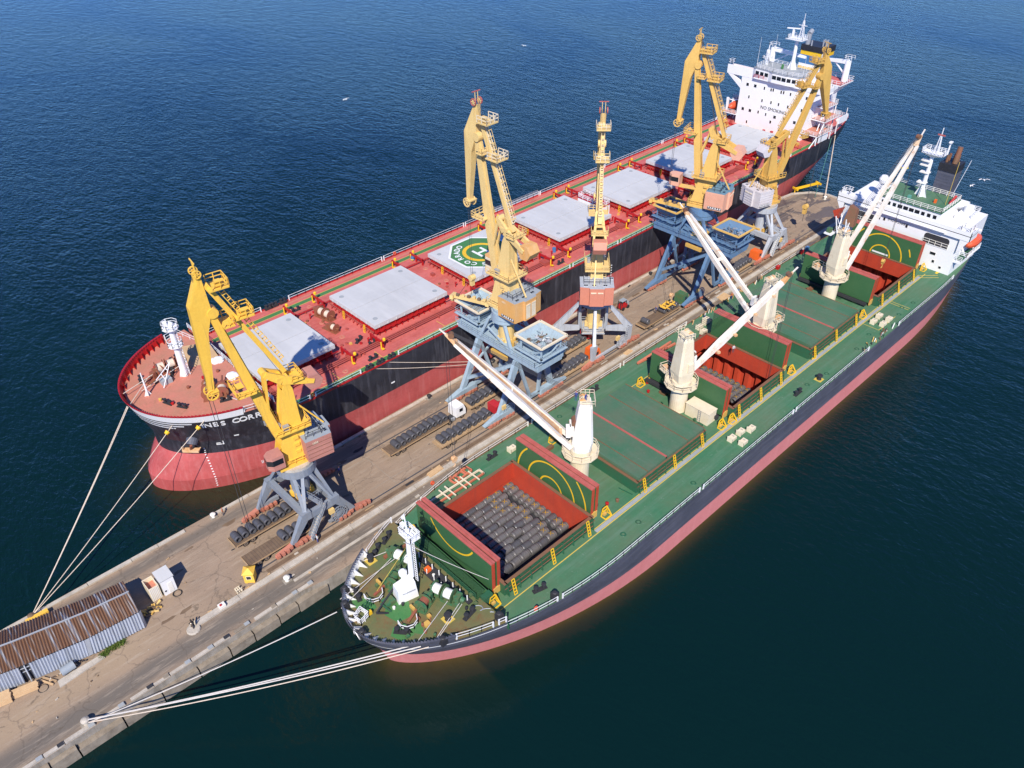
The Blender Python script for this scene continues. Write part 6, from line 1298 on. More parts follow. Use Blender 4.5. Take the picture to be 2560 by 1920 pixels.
            for x, y in ((x0+.8, y0+.8), (x1-.8, y0+.8), (x1-.8, y1-.8), (x0+.8, y1-.8)): q.beam((x, y, 16.08), (x, y, 19.2), .25, .25, leg, side=(1,0,0)); 
            for (ax_, ay_), (bx_, by_) in zip(top, top[1:]+top[:1]): q.beam((cxh+(ax_-cxh)*.75, hy+(ay_-hy)*.75, 16.2), (cxh+(bx_-cxh)*.75, hy+(by_-hy)*.75, 18.6), .2, .2, leg); q.rail([(cxh+(ax_-cxh)*1.05, hy+(ay_-hy)*1.0, 17.6), (cxh+(bx_-cxh)*1.05, hy+(by_-hy)*1.0, 17.6)], .9, leg, .045, 1.4, 2)
            q.box(x0-.4, x0+.5, y0, y1, 17.5, 17.6, leg); q.box(x0, x1, y0-.3, y0+.5, 17.5, 17.6, leg); q.cbox((cxh, hy, 16.3), 2.0, 2.0, 1.2, leg); q.beam((cxh, hy-2, 14.2), (cxh, hy+2.6, 15.0), 2.4, .5, leg)
            q.build('hopper_frame', hop)
        dxs = -4.9
    # cable reel on the near side
    q = MB(); rc = Vector((cx+dxs, Y0-.5, 4.9)); lm = leg
    for r in (.5, 1.0, 1.55): q.tube(rc, rc+Vector((0,.12,0)), r, lm, 24, hollow=1-.12/r)
    for i in range(16): a__ = i*pi/8; q.beam(rc, rc+Vector((1.55*cos(a__), .05, 1.55*sin(a__))), .08, .08, lm)
    q.tube(rc, rc+Vector((0,.6,0)), .35, 'galv', 12); q.beam(rc+Vector((0,.5,-1.5)), rc+Vector((0,.5,1)), .3, .3, lm, side=(1,0,0)); q.cbox(rc+Vector((-1.2,.2,1.3)), .9, .5, .9, 'yellow_pale'); q.build('cable_reel', t)
    return t, M, k

c1 = crane(39.1, 91.2, 172, 14.0, 'yellow_bright', 'grey_blue', 'salmon', 'roof_grey', 'salmon', 'bright yellow crane with grey legs and reddish machinery house beside the red ship bow', 'a', dict(cab=(3.3, 1.5, 2.4)), number='1033', rope=4)
c2 = crane(84.8, 91.1, 92, 22.0, 'yellow_pale', 'light_blue', 'orange_house', 'roof_grey', 'orange_house', 'pale yellow crane with orange house on a light blue gantry with two hoppers', 'g', dict(foot=(1.6,4.2), head=(6.0,31.3), apex=(5.9,36.0), knee=(8.5,31.6), nose=(8.6,19.1), bt=(5.1,34.5), bb=(-1.9,16.6), rk=(1.0,18.2), cw=(-5.5,14.3), hz=-.7, cab=(5.4, -2.0, 6.2)), text=(-1, 1), rope=None)
c3 = crane(109.7, 91.2, 43.7, 14.0, 'yellow_pale', 'light_grey', 'salmon_red', 'light_grey', 'salmon_red', 'pale yellow crane with salmon house above bowed light grey legs, boom pointing away', 'c', dict(cab=(3.2, 0, 1.6)), number=None, rope=20)
c4 = crane(145.3, 91.4, 106, 22.0, 'yellow_mid', 'blue', 'salmon_light', 'roof_blue', 'salmon_light', 'yellow crane with salmon house on a dark blue gantry with two hoppers', 'g', dict(foot=(1.4,4.0), head=(5.2,30.9), apex=(5.3,35.2), knee=(7.7,31.2), nose=(7.8,18.7), bt=(4.6,33.9), bb=(-2.6,17.0), rk=(.3,18.3), cw=(-6.0,14.3), cab=(6.6, .6, 5.0)), text=(-1, 1), rope=18, number=None)
c5 = crane(172.6, 91.0, -15, 14.0, 'yellow_deep', 'light_grey', 'white_house', 'white_house', 'white_house', 'ochre yellow crane with white machinery house and grey legs by the rounded quay end', 'a', dict(head=(10.2,30.2), apex=(10.0,35.0), knee=(12.3,32.0), nose=(14.6,20.6), bt=(9.4,34.0), bb=(-.4,17.8), rk=(2.6,18.2), cw=(-3.6,15.0), cab=(3.2, 1.5, 2.0)), text=(-1, 1), number=None)
# ================================================================= wire rod coils
def coil_mesh(axis, mat='steel_coil', cross=False, L=1.75, r=.62):
    q = MB(); ax = Vector((1,0,0)) if axis == 'x' else Vector((0,1,0)); n = 18; segs = 7
    prof = [(-L/2, r*.9)]+[(-L/2+L*(k+.5)/segs, r*(1.0+(.008 if k % 2 else -.008))) for k in range(segs)]+[(L/2, r*.9)]
    vs = []; c_ = []
    for d, rr in prof:
        for i in range(n):
            a = 2*pi*i/n; p = Vector((0, rr*cos(a), rr*sin(a))) if axis == 'x' else Vector((rr*cos(a), 0, rr*sin(a))); vs.append(p+ax*d)
    m_ = len(prof); fs = [(k*n+i, k*n+(i+1)%n, (k+1)*n+(i+1)%n, (k+1)*n+i) for k in range(m_-1) for i in range(n)]
    if axis == 'x': pass
    else: fs = [f[::-1] for f in fs]
    q.add(vs, fs, mat)
    a, b = ax*(-L/2), ax*(L/2); q.tube(a, b, r*.9, mat, n, hollow=.72)
    q.tube(a*.6, b*.6, r*.63, 'dark', n, caps=True)
    for t in (-.6, .6): q.tube(ax*(L*t*.5-.025), ax*(L*t*.5+.025), r*1.02, 'dark', n, caps=False)
    if cross:
        zz = r*1.03
        for s in (-1, 1): q.add([Vector((-.34, s*.05*0-s*.30, zz)), Vector((-.28, -s*.36, zz)), Vector((.34, s*.30, zz)), Vector((.28, s*.36, zz))], [(0,1,2,3), (3,2,1,0)], 'yellow')
    return q
COILS = {}
def coil(x, y, z, kind, label, group, rz=0):
    if kind not in COILS:
        ax, mt, cr, L = {'y': ('y','steel_coil',False,1.85), 'x': ('x','steel_coil_warm',False,1.8), 'xc': ('x','steel_coil_warm',True,1.8), 'xg': ('x','steel_coil',False,1.8)}[kind]
        o = coil_mesh(ax, mt, cr, L).build('wire_rod_coil', loc=(0,0,0), smooth=False); COILS[kind] = [o, False]
        sm = [p.area for p in o.data.polygons]
    o, used = COILS[kind]
    if used: o = o.copy(); COL.objects.link(o)
    COILS[kind][1] = True
    o.location = (x, y, z); o.rotation_euler = (0, 0, rz); BASE[o.name] = Vector((x, y, z)); tag(o, label, 'coil', group); return o
# ================================================================= trailers and lorries
def trailer(x0, x1, yc, label, wood=False, name='flatbed_trailer', dz=0):
    t = thing(name, ((x0+x1)/2, yc, ZQ), label, 'trailer', 'flatbed trailers on the quay')
    m_ = 'bed_wood' if wood else 'bed_rust'
    q = MB(); q.box(x0, x1, yc-1.25, yc+1.25, ZQ+1.0, ZQ+1.22, m_)
    n = int((x1-x0)/.5)
    for k in range(n): q.box(x0+k*.5+.05, x0+k*.5+.08, yc-1.22, yc+1.22, ZQ+1.222, ZQ+1.226, 'dark')
    q.box(x0+.2, x1-.2, yc-1.28, yc-1.24, ZQ+.92, ZQ+1.18, 'bed_wood'); q.box(x0-.1, x0, yc-1.25, yc+1.25, ZQ+.9, ZQ+1.35, 'bed_wood'); q.build('bed', t)
    q = MB()
    for s in (-.5, .5): q.box(x0+.5, x1-.3, yc+s-.09, yc+s+.09, ZQ+.6, ZQ+1.0, 'dark')
    q.box(x1-3, x1-2.6, yc-.6, yc-.4, ZQ+.05, ZQ+1, 'dark'); q.box(x1-3, x1-2.6, yc+.4, yc+.6, ZQ+.05, ZQ+1, 'dark'); q.build('chassis', t)
    for xx in (x0+1.7, x0+3.0):
        for s in (-1, 1):
            q = MB(); c = Vector((xx, yc+s*1.0, ZQ+.5)); q.tube(c-Vector((0,.18,0)), c+Vector((0,.18,0)), .5, 'rubber', 18); q.tube(c+Vector((0,s*.19,0)), c+Vector((0,s*.16,0)), .34, 'wheel_tan', 14); q.tube(c+Vector((0,s*.2,0)), c+Vector((0,s*.18,0)), .14, 'dark', 10); q.build('wheel', t)
    return t
def lorry(x, yc, col, label, name='lorry', hood=False):
    t = thing(name, (x, yc, ZQ), label, 'lorry', 'lorries on the quay')
    q = MB(); x0, x1 = x, x+2.3
    if hood:
        q.add([(x0,yc-1.2,ZQ+.8), (x0,yc+1.2,ZQ+.8), (x0,yc+1.2,ZQ+2.6), (x0,yc-1.2,ZQ+2.6), (x0+1.7,yc-1.2,ZQ+.8), (x0+1.7,yc+1.2,ZQ+.8), (x0+1.5,yc+1.1,ZQ+2.6), (x0+1.5,yc-1.1,ZQ+2.6)], [(3,2,1,0), (4,5,6,7), (0,4,7,3), (1,2,6,5), (3,7,6,2)], col)
        q.add([(x0+1.7,yc-.9,ZQ+.7), (x0+1.7,yc+.9,ZQ+.7), (x0+3.4,yc+.75,ZQ+.7), (x0+3.4,yc-.75,ZQ+.7), (x0+1.7,yc-.9,ZQ+1.75), (x0+1.7,yc+.9,ZQ+1.75), (x0+3.4,yc+.75,ZQ+1.5), (x0+3.4,yc-.75,ZQ+1.5)], [(4,5,6,7)[::-1], (0,1,5,4), (1,2,6,5), (2,3,7,6), (3,0,4,7)], col)
    else:
        q.add([(x0,yc-1.22,ZQ+.8), (x0,yc+1.22,ZQ+.8), (x0+.1,yc+1.15,ZQ+3.0), (x0+.1,yc-1.15,ZQ+3.0), (x1,yc-1.22,ZQ+.7), (x1,yc+1.22,ZQ+.7), (x1,yc+1.22,ZQ+1.9), (x1,yc-1.22,ZQ+1.9), (x1-.35,yc+1.12,ZQ+3.0), (x1-.35,yc-1.12,ZQ+3.0)], [(3,2,1,0), (4,5,6,7), (7,6,8,9), (9,8,2,3), (0,4,7,9,3), (1,2,8,6,5)], col)
        q.box(x0+.2, x0+1.2, yc-1.0, yc+1.0, ZQ+3.0, ZQ+3.14, col)
    q.build('cab_body', t)
    q = MB(); 
    for s in (-1, 1): q.box(x0+.8, x0+1.6, yc+s*1.225-.02, yc+s*1.225+.02, ZQ+1.75, ZQ+2.45, 'glass')
    xf = x1 if not hood else x0+1.62; q.box(xf-.12, xf-.02+.03, yc-1.0, yc+1.0, ZQ+1.85, ZQ+2.55, 'glass'); q.build('window', t)
    q = MB(); q.box(x0-3.2, x0+2.0, yc-.5, yc+.5, ZQ+.45, ZQ+.75, 'dark'); q.box(x0-.9, x0-.2, yc-1.1, yc-.6, ZQ+.4, ZQ+.9, 'galv'); q.build('chassis', t)
    for xx in (x0+1.4+(1.2 if hood else 0), x0-1.6):
        for s in (-1, 1): q = MB(); c = Vector((xx, yc+s*1.0, ZQ+.5)); q.tube(c-Vector((0,.17,0)), c+Vector((0,.17,0)), .5, 'rubber', 16); q.tube(c+Vector((0,s*.18,0)), c+Vector((0,s*.15,0)), .26, 'wheel_tan', 12); q.build('wheel', t)
    return t
TR = [ # x0, x1, y, coils x list, wood, label
 (26.6, 38.6, 92.95, [27.5+1.28*k for k in range(8)], False, 'rusty flatbed with eight coils under the bright yellow crane'),
 (26.2, 38.0, 88.0, [33.0, 34.25, 35.5, 36.75], False, 'half-empty rusty flatbed under the bright yellow crane, beside the near rail'),
 (56.8, 70.6, 93.1, [58.9+1.22*k for k in range(10)], False, 'flatbed with ten coils behind the white lorry cab'),
 (64.6, 76.9, 88.3, [65.6+1.22*k for k in range(10)], True, 'wooden-edged flatbed with ten coils behind the red lorry under the light blue gantry'),
 (75.8, 87.2, 93.0, [76.6+1.22*k for k in range(8)], True, 'flatbed with coils under the light blue gantry beside its far rail'),
 (98.5, 109.0, 92.7, [99.4+1.22*k for k in range(8)], True, 'flatbed with coils behind the red lorry under the salmon crane'),
 (92.6, 103.9, 87.6, [93.4+1.2*k for k in range(9)], True, 'flatbed with nine coils behind the orange lorry cab in mid quay'),
 (121.3, 134.0, 87.4, [122.7, 128.9, 130.2, 131.6, 133.0], False, 'flatbed being unloaded with a lone coil at its tail, in mid quay'),
 (152.5, 164.2, 87.3, [153.6+1.24*k for k in range(8)], True, 'flatbed with coils behind the orange lorry near the ochre crane with white house'),
]
short = ['full flatbed under the bright yellow crane', 'half-empty flatbed', 'flatbed of the white lorry', 'flatbed of the red lorry', 'flatbed under the blue gantry', 'flatbed under the salmon crane', 'flatbed of the orange lorry', 'flatbed being unloaded', 'flatbed near the ochre crane']
R = random.Random(11)
for (x0, x1, yc, xs_, wd, lab), sh in zip(TR, short):
    trailer(x0, x1, yc, lab, wd)
    for i, xx in enumerate(xs_):
        nm = ORD[i] if len(xs_) > 1 else 'lone'
        coil(xx, yc+R.uniform(-.12, .12), ZQ+1.226+.64, 'y', '%s dark coil from the tail of the %s' % (nm, sh), 'dark wire rod coils loaded on the flatbeds', R.uniform(-.05, .05))
lorry(72.3, 93.1, 'white', 'white lorry cab in front of a long row of coils')
lorry(78.2, 88.5, 'red_truck', 'red bonneted lorry by the cable reel of the light blue gantry', hood=True)
lorry(109.6, 93.4, 'red_truck', 'red bonneted lorry under the salmon crane', hood=True)
lorry(104.4, 87.4, 'orange', 'orange lorry cab beside the near leg of the salmon crane')
lorry(165.0, 87.3, 'orange', 'orange lorry cab beside the ochre crane with white house')
lorry(135.2, 87.8, 'winch_green', 'grey green lorry cab at the foot of the dark blue gantry')
# coils in the holds of the green ship
R = random.Random(21)
XR = [48.3+.95+1.86*i for i in range(9)]
for j in range(13):
    y = 55.2+1.24*j if j > 1 else 54.1+1.27*j
    for i, x in enumerate(XR):
        off = ((j*37) % 10)/10*1.1-.45+R.uniform(-.1, .1)
        zt = 6.5 if j >= 2 else (3.9, 4.6)[j]
        xx = min(x+off, 65.0)
        kind = 'xc' if (i >= 7 and j >= 2 and (i+j) % 6 != 0) or (i == 6 and j > 8) else ('xg' if (i*7+j*3) % 4 == 0 else 'x')
        if i == 8: xx = 64.95
        coil(xx, y+R.uniform(-.06, .06), zt+R.uniform(-.08, .1)-.62+(.5 if (i, j) in ((5,5),(3,4),(1,3)) else 0), kind,
             '%s%s coil of the %s row from starboard, counted from the bow, foremost hold' % ('yellow-crossed ' if kind == 'xc' else '', ORD[i], ORD[j]), 'wire rod coils stowed in the foremost open hold', R.uniform(-.06, .06))
for j in range(11):
    for i, x in enumerate((113.4, 115.3, 117.2)):
        coil(x, 55.4+1.28*j, 4.6+R.uniform(-.1, .1)-.2*i, 'xc', '%s yellow-crossed coil from starboard in the %s row of the middle hold' % (ORD[j], ORD[i]), 'yellow-crossed coils stowed in the middle hold')
# ================================================================= shed
sh = thing('corrugated_shed', (0, 91, ZQ), 'long low shed with rusty corrugated roof and zinc side wall', 'shed')
def zig(mb, pts_top, pts_bot, mat, amp=.09, pitch=.36):
    """corrugated sheet between two polylines (real ridges)"""
    def along(P_, s_):
        L = [0]
        for a, b in zip(P_, P_[1:]): L.append(L[-1]+(Vector(b)-Vector(a)).length)
        t = s_*L[-1]
        for k in range(len(P_)-1):
            if t <= L[k+1]+1e-6: return Vector(P_[k]).lerp(Vector(P_[k+1]), (t-L[k])/(L[k+1]-L[k]))
        return Vector(P_[-1])
    LL = sum((Vector(b)-Vector(a)).length for a, b in zip(pts_top, pts_top[1:])); n = int(LL/pitch)*4
    T_, B_ = [along(pts_top, i/n) for i in range(n+1)], [along(pts_bot, i/n) for i in range(n+1)]
    nn = (T_[1]-T_[0]).cross(B_[0]-T_[0]).normalized(); nn = nn if nn.z > 0 else -nn
    w_ = [0, 1, 0, -1]; vs = []
    for i in range(n+1): d = nn*amp*w_[i % 4]; vs += [T_[i]+d, B_[i]+d]
    mb.add(vs, [(2*i, 2*i+1, 2*i+3, 2*i+2) for i in range(n)], mat)
def P3(L_, z=None): return [Vector(p) for p in L_]
ridge = [(10.6, 91.9, 7.0), (4.5, 92.7, 7.0), (-4, 94.6, 7.0), (-14, 97.3, 7.0), (-24, 100, 7)]
eave = [(10.3, 88.5, 5.95), (3.5, 89.1, 5.95), (-5, 91.0, 5.95), (-14.6, 93.8, 5.95), (-25, 97, 5.95)]
base_ = [(10.2, 88.0, 3.0), (3.2, 88.6, 3.2), (-5.3, 90.4, 3.2), (-15, 93.1, 3.2), (-25.3, 96.3, 3.2)]
eave2 = [(10.9, 95.5, 5.9), (5.1, 96.4, 5.9), (-3, 98.3, 5.9), (-13, 100.9, 5.9), (-23, 103, 5.9)]
q = MB(); q.mats = []
zig(q, ridge, eave, 'roof_rust'); zig(q, ridge, eave2, 'roof_rust'); q.path([Vector(p)+Vector((0,0,.06)) for p in ridge], .14, 'galv', 5); q.build('roof', sh)
def cutp(a, b, s0, s1): return [Vector(a).lerp(Vector(b), s0), Vector(a).lerp(Vector(b), s1)]
q = MB(); zig(q, [(10.3,88.5,5.85), (3.5,89.1,5.85)], [(10.15,88.0,2.95), (3.1,88.55,3.1)], 'roof_zinc')
zig(q, [(2.9,89.2,5.85), (-3.9,90.75,5.85)], [(2.5,88.65,3.2), (-4.1,90.1,3.2)], 'roof_zinc'); zig(q, [(-5.1,91.0,5.85), (-14.6,93.8,5.85)], [(-5.3,90.45,3.2), (-15,93.1,3.2)], 'roof_zinc'); zig(q, [(-14.6,93.8,5.85), (-25,97,5.85)], [(-15,93.1,3.2), (-25.3,96.3,3.2)], 'roof_zinc')
q.add([(3.5,89.1,5.85), (2.9,89.2,5.85), (2.45,88.66,3.2), (3.05,88.56,3.2)], [(0,1,2,3)], 'galv'); q.add([(10.3,88.5,5.9), (10.6,88.7,5.9), (10.5,88.3,2.82), (10.2,88.0,2.82)], [(0,1,2,3), (3,2,1,0)], 'galv')
q.build('wall', sh)
q = MB(); q.add([(10.35,88.6,5.9), (10.6,91.9,6.9), (10.85,95.4,5.8), (10.8,95.4,2.8), (10.3,88.5,2.8)], [(0,1,2,3,4), (4,3,2,1,0)], 'quay_side'); q.build('end_wall', sh)
q = MB(); q.add([(-4.4,91.4,5.7), (-4.8,91.5,5.7), (-4.9,91.2,3.0), (-4.3,91.1,3.0)], [(0,1,2,3)], 'dark'); q.beam((-4.45,90.9,5.8), (-4.6,90.3,3.0), .14, .14, 'light_grey'); q.beam((-3.95,90.8,4.6), (-5.05,91.05,4.6), .1, .1, 'light_grey'); q.beam((-3.95,90.8,5.3), (-5.05,91.05,5.3), .1, .1, 'light_grey')
q.add([(-3.9,91.0,5.8), (-5.1,91.25,5.8), (-5.3,90.9,2.9), (-4.1,90.6,2.9)], [(0,1,2,3)], 'dark'); q.build('wall_frame', sh)
q = MB(); q.add([(-1,102,5.9-2.9), (-1,102,5.9-2.9)], [], 'yellow'); 
q = MB(); q.box(-1.9, 1.1, 100.0, 100.7, ZQ, ZQ+.9, 'yellow_bright'); q.build('wheel_stop', loc=(-.4, 100.3, ZQ), label='yellow steel block on the quay edge where the three ropes meet', cat='barrier')
# kiosks
def hut(x0, x1, y0, y1, h, mat, roofm, name, label, cat, slope=.25):
    t = thing(name, ((x0+x1)/2, (y0+y1)/2, ZQ), label, cat)
    q = MB(); q.box(x0, x1, y0, y1, ZQ, ZQ+h, mat); q.build('wall', t)
    q = MB(); q.add([(x0-.12,y0-.12,ZQ+h), (x1+.12,y0-.12,ZQ+h), (x1+.12,y1+.12,ZQ+h+slope), (x0-.12,y1+.12,ZQ+h+slope), (x0-.12,y0-.12,ZQ+h+.1), (x1+.12,y0-.12,ZQ+h+.1), (x1+.12,y1+.12,ZQ+h+slope+.1), (x0-.12,y1+.12,ZQ+h+slope+.1)], [(0,1,5,4), (1,2,6,5), (2,3,7,6), (3,0,4,7), (4,5,6,7), (3,2,1,0)], roofm); q.build('roof', t)
    return t
t = hut(14.7, 16.6, 91.4, 93.6, 3.1, 'white', 'cover_grey', 'site_cabin', 'white cabin with a pale flat roof at the end of the rusty shed', 'cabin')
q = MB(); q.tube((15.0, 91.38, ZQ+.9), (15.0, 91.36, ZQ+.9), .16, 'dark', 12); q.box(15.5, 16.2, 91.36, 91.4, ZQ+.2, ZQ+2.2, 'white_worn'); q.build('door', t)
t = thing('pump_container', (13.6, 92.6, ZQ), 'cream open-topped tank with ribbed white side between the shed and the white cabin', 'container')
q = MB(); x0, x1, y0, y1 = 12.9, 14.4, 91.6, 94.0
for b in ((x0,x1,y0,y0+.12), (x0,x1,y1-.12,y1), (x0,x0+.12,y0+.12,y1-.12), (x1-.12,x1,y0+.12,y1-.12)): q.box(*b, ZQ, ZQ+2.7, 'cream')
q.box(x0+.12, x1-.12, y0+.12, y1-.12, ZQ+1.8, ZQ+1.9, 'deck_rust'); q.build('tank_wall', t)
q = MB()
for k in range(6): q.box(x0+.12+k*.22, x0+.2+k*.22, y0-.05, y0-.005, ZQ+.1, ZQ+2.6, 'white')
q.build('rib', t)
t = thing('sentry_hut', (25.4, 85.3, ZQ), 'small yellow steel hut with a square window beside the near crane rail', 'hut')
q = MB(Matrix.Translation((25.4, 85.1, 0)) @ Matrix.Rotation(radians(-38), 4, 'Z')); q.prism([(-.75,-.75), (.75,-.75), (.75,.75), (-.75,.75)], ZQ+.35, ZQ+2.3, 'yellow_bright'); q.box(-.6, -.45, -.6, -.45, ZQ, ZQ+.35, 'yellow_deep'); q.box(.45, .6, -.6, -.45, ZQ, ZQ+.35, 'yellow_deep'); q.build('cabin_body', t)
q = MB(Matrix.Translation((25.4, 85.1, 0)) @ Matrix.Rotation(radians(-38), 4, 'Z')); q.add([(-.9,-.9,ZQ+2.3), (.9,-.9,ZQ+2.3), (.9,.9,ZQ+2.3), (-.9,.9,ZQ+2.3), (0,0,ZQ+2.85)], [(0,1,4), (1,2,4), (2,3,4), (3,0,4), (3,2,1,0)], 'yellow_bright'); q.build('roof', t)
q = MB(Matrix.Translation((25.4, 85.1, 0)) @ Matrix.Rotation(radians(-38), 4, 'Z')); q.box(-.32, .32, -.79, -.755, ZQ+1.15, ZQ+1.75, 'dark'); q.box(-.4, .4, -.775, -.751, ZQ+1.07, ZQ+1.83, 'cream'); q.box(-.79, -.755, -.3, .3, ZQ+1.2, ZQ+1.8, 'dark'); q.build('window', t)
q = MB(); 
for k in range(3): q.box(22.6+.3*k, 22.75+.3*k, 84.0, 85.0, ZQ+.3, ZQ+.45, 'cream')
q.beam((22.6,84.1,ZQ), (22.6,84.1,ZQ+1), .1, .1, 'cream'); q.beam((23.4,84.1,ZQ), (23.4,84.1,ZQ+1), .1, .1, 'cream'); q.beam((22.6,84.1,ZQ+.9), (23.4,84.1,ZQ+.9), .1, .1, 'cream'); q.beam((22.6,84.9,ZQ+.6), (23.4,84.9,ZQ+.6), .1, .1, 'cream'); q.build('pallet_frame', loc=(23, 84.5, ZQ), label='cream wooden frame on the raised strip beside the yellow hut', cat='frame')
q = MB(); q.box(19.3, 20.3, 83.1, 83.9, ZQ+.3, ZQ+.75, 'white_worn'); q.box(19.5, 19.8, 83.3, 83.6, ZQ+.75, ZQ+.9, 'trim_red'); q.build('electric_box', loc=(19.8, 83.5, ZQ+.3), label='small pinkish white box on the raised concrete strip', cat='box')
q = MB(); R = random.Random(2)
for k in range(9): q.beam((15.2+R.uniform(-.3,.3), 83.2+R.uniform(-.4,.4), ZQ+.3), (15.2+R.uniform(-.3,.4), 83.2+R.uniform(-.3,.5), ZQ+1.4), .14, .14, R.choice(('cream', 'bed_rust', 'dark')))
q.build('hydrant_post', loc=(15.2, 83.2, ZQ+.3), label='rusty posts at the rounded end of the raised strip', cat='post')
q = MB(); R = random.Random(8)
for k in range(22): a = Vector((12.1+R.uniform(-1.1, 1.4), 90.2+R.uniform(-.7, .7), ZQ+.2)); q.beam(a, a+Vector((R.uniform(-.9,.9), R.uniform(-.6,.6), R.uniform(0, .7))), .2, .2, R.choice(('yellow_pale', 'yellow_deep', 'yellow_deep', 'bed_rust')))
q.build('scrap_frame', loc=(12.1, 90.2, ZQ), label='heap of bent yellow steel frames in front of the cabins', cat='scrap')
q = MB(); q.lathe([(.62, .05), (.7, .12), (.62, .19), (.54, .12), (.62, .05)], (16.2, 90.6, ZQ), 'rubber', 18); q.build('hose_ring', loc=(16.2, 90.6, ZQ), label='black hose ring lying by the white cabin', cat='hose')
# timber etc. by the shed
def timber(name, x, y, rz, L, W, H, label, n=5, cat='timber', mat='wood'):
    q = MB(Matrix.Translation((x, y, ZQ)) @ Matrix.Rotation(radians(rz), 4, 'Z'))
    for a in range(n):
        for b in range(max(1, int(H/.22))):
            e = random.uniform(-.12, .12); q.box(-L/2+e, L/2+e, -W/2+W*a/n+.01, -W/2+W*(a+1)/n-.01, .05+b*.22, .05+(b+1)*.22-.015, mat)
    return q.build(name, loc=(x, y, ZQ), label=label, cat=cat, group='timber stacks by the shed' if cat == 'timber' else None)
timber('timber_stack', -5.6, 89.3, -14, 3.0, .9, 1.0, 'long stack of fresh planks under the gap in the shed wall', 5)
timber('timber_stack', -8.2, 89.9, -14, 2.0, 1.5, 1.1, 'square stack of pale planks between the long stack and the orange planks', 7)
timber('timber_stack', -10.3, 90.3, -14, 1.6, 1.3, 1.0, 'stack of orange planks cut off by the photo edge', 6)
timber('timber_stack', -3.3, 88.9, -62, 2.3, .22, .24, 'loose beam leaning at the end of the long plank stack', 1)
timber('timber_stack', -2.8, 89.0, -58, 2.2, .25, .24, 'weathered beam beside the loose one near the shed wall', 1, mat='bed_wood')
timber('timber_stack', 60.5, 83.9, 3, 3.0, 1.1, .6, 'pale plank stack on the raised strip below the red lorry', 5)
timber('timber_stack', 112.5, 83.6, 3, 2.0, 1.0, .5, 'small plank stack beside the near rail in mid quay', 4)
timber('timber_stack', 145.8, 82.6, 3, 3.2, 2.0, .3, 'flat boards beside the near rail below the dark blue gantry', 8)
q = MB(); q.add([(.4,87.9,2.804), (.9,87.0,2.804), (-.2,86.7,2.804)], [], 'kerb'); q.prism([(-2.2,86.7), (1.9,87.0), (4.0,87.1), (3.7,87.9), (-.2,88.0), (-2.1,87.9)], ZQ+.004, ZQ+.2, 'kerb'); q.build('loading_ledge', loc=(1, 87.4, ZQ), label='low pale concrete ledge in front of the shed wall', cat='ledge')
q = MB(); q.tube((-1.3,88.4,ZQ+.75), (.5,88.5,ZQ+.75), .6, 'roof_grey', 20); q.box(-1.0, -.8, 88.0, 88.9, ZQ, ZQ+.4, 'dark'); q.box(.1, .3, 88.0, 88.9, ZQ, ZQ+.4, 'dark'); q.build('tank', loc=(-.4, 88.4, ZQ), label='grey cylindrical tank lying in front of the shed', cat='tank')
q = MB(); R = random.Random(12)
for k in range(34): a = Vector((-1.2+R.uniform(-1.8, 3.5), 88.9+R.uniform(-.4,.3), ZQ+.1)); q.beam(a, a+Vector((R.uniform(-.7,.7), R.uniform(-.3,.3), R.uniform(0,.4))), .13, .13, R.choice(('bed_wood', 'kerb', 'bed_rust', 'wood', 'dark')))
tag(q.build('rubble', loc=(-1, 88.9, ZQ)), 'scattered offcuts and rubble along the foot of the shed wall', kind='stuff')
q = MB(); q.lathe([(.62, .05), (.66, .09), (.62, .13), (.58, .09), (.62, .05)], (-3.9, 88.2, ZQ), 'rubber', 20); q.build('wire_ring', loc=(-3.9, 88.2, ZQ), label='dark wire ring on the ground by the planks', cat='hose')
q = MB(); R = random.Random(6)
for k in range(900):
    t_ = R.random(); x = 3.6+t_*3.4+R.gauss(0, .15); y = 88.05-.15*t_+R.gauss(0, .25)-(.3 if x < 4.6 else 0); h = R.uniform(.15, .55); a = R.uniform(0, 6.28); w_ = .06
    q.add([(x-w_*cos(a), y-w_*sin(a), ZQ), (x+w_*cos(a), y+w_*sin(a), ZQ), (x+R.uniform(-.2,.2), y+R.uniform(-.2,.2), ZQ+h)], [(0,1,2)], 'weeds')
tag(q.build('weeds', loc=(5, 88, ZQ)), 'green weeds growing at the foot of the shed wall', kind='stuff')
# ================================================================= mooring ropes
def rope(p0, p1, r, mat, label, sag=.02, extra=(), n=14, off=None):
    p0, p1 = Vector(p0), Vector(p1); L = (p1-p0).length; q = MB()
    for o_ in ([Vector((0,0,0))]+([Vector(off)] if off else [])):
        pts = [p0.lerp(p1, k/n)+Vector((0,0,-4*sag*L*(k/n)*(1-k/n)))+o_*(k/n) for k in range(n+1)]; q.path(pts, r, mat, 6)
    for e in extra: q.path([Vector(p) for p in e], r, mat, 6)
    return q.build('mooring_rope', loc=p0, label=label, cat='rope', group='mooring ropes')
bl = (-1.0, 101.0, 3.4)
e2 = on_hull(RA, 28.6, 16.0, RC)[0]; e3 = on_hull(RA, 32.4, 17.2, RC)[0]
rope(bl, (25.0, 119.2, 17.4), .07, 'rope', 'doubled pale rope from the very tip of the red bow to the quay', .01, off=(0,-.35,0))
rope(bl, e2, .06, 'rope', 'pale rope with a yellow guard beside the black and white bow stripes', .01)
rope(bl, e3, .06, 'rope', 'pale rope with a yellow guard just before the ship name', .012)
for p in (e2, e3):
    q = MB(); d = (Vector(bl)-p).normalized(); c = p+d*1.2; q.tube(c, c+d*.5, .42, 'yellow', 12, .3); q.build('rat_guard', loc=c, label='yellow rat guard on the rope %s of the red ship' % ('by the bow stripes' if p is e2 else 'just before the name'), cat='rat guard', group='yellow rat guards')
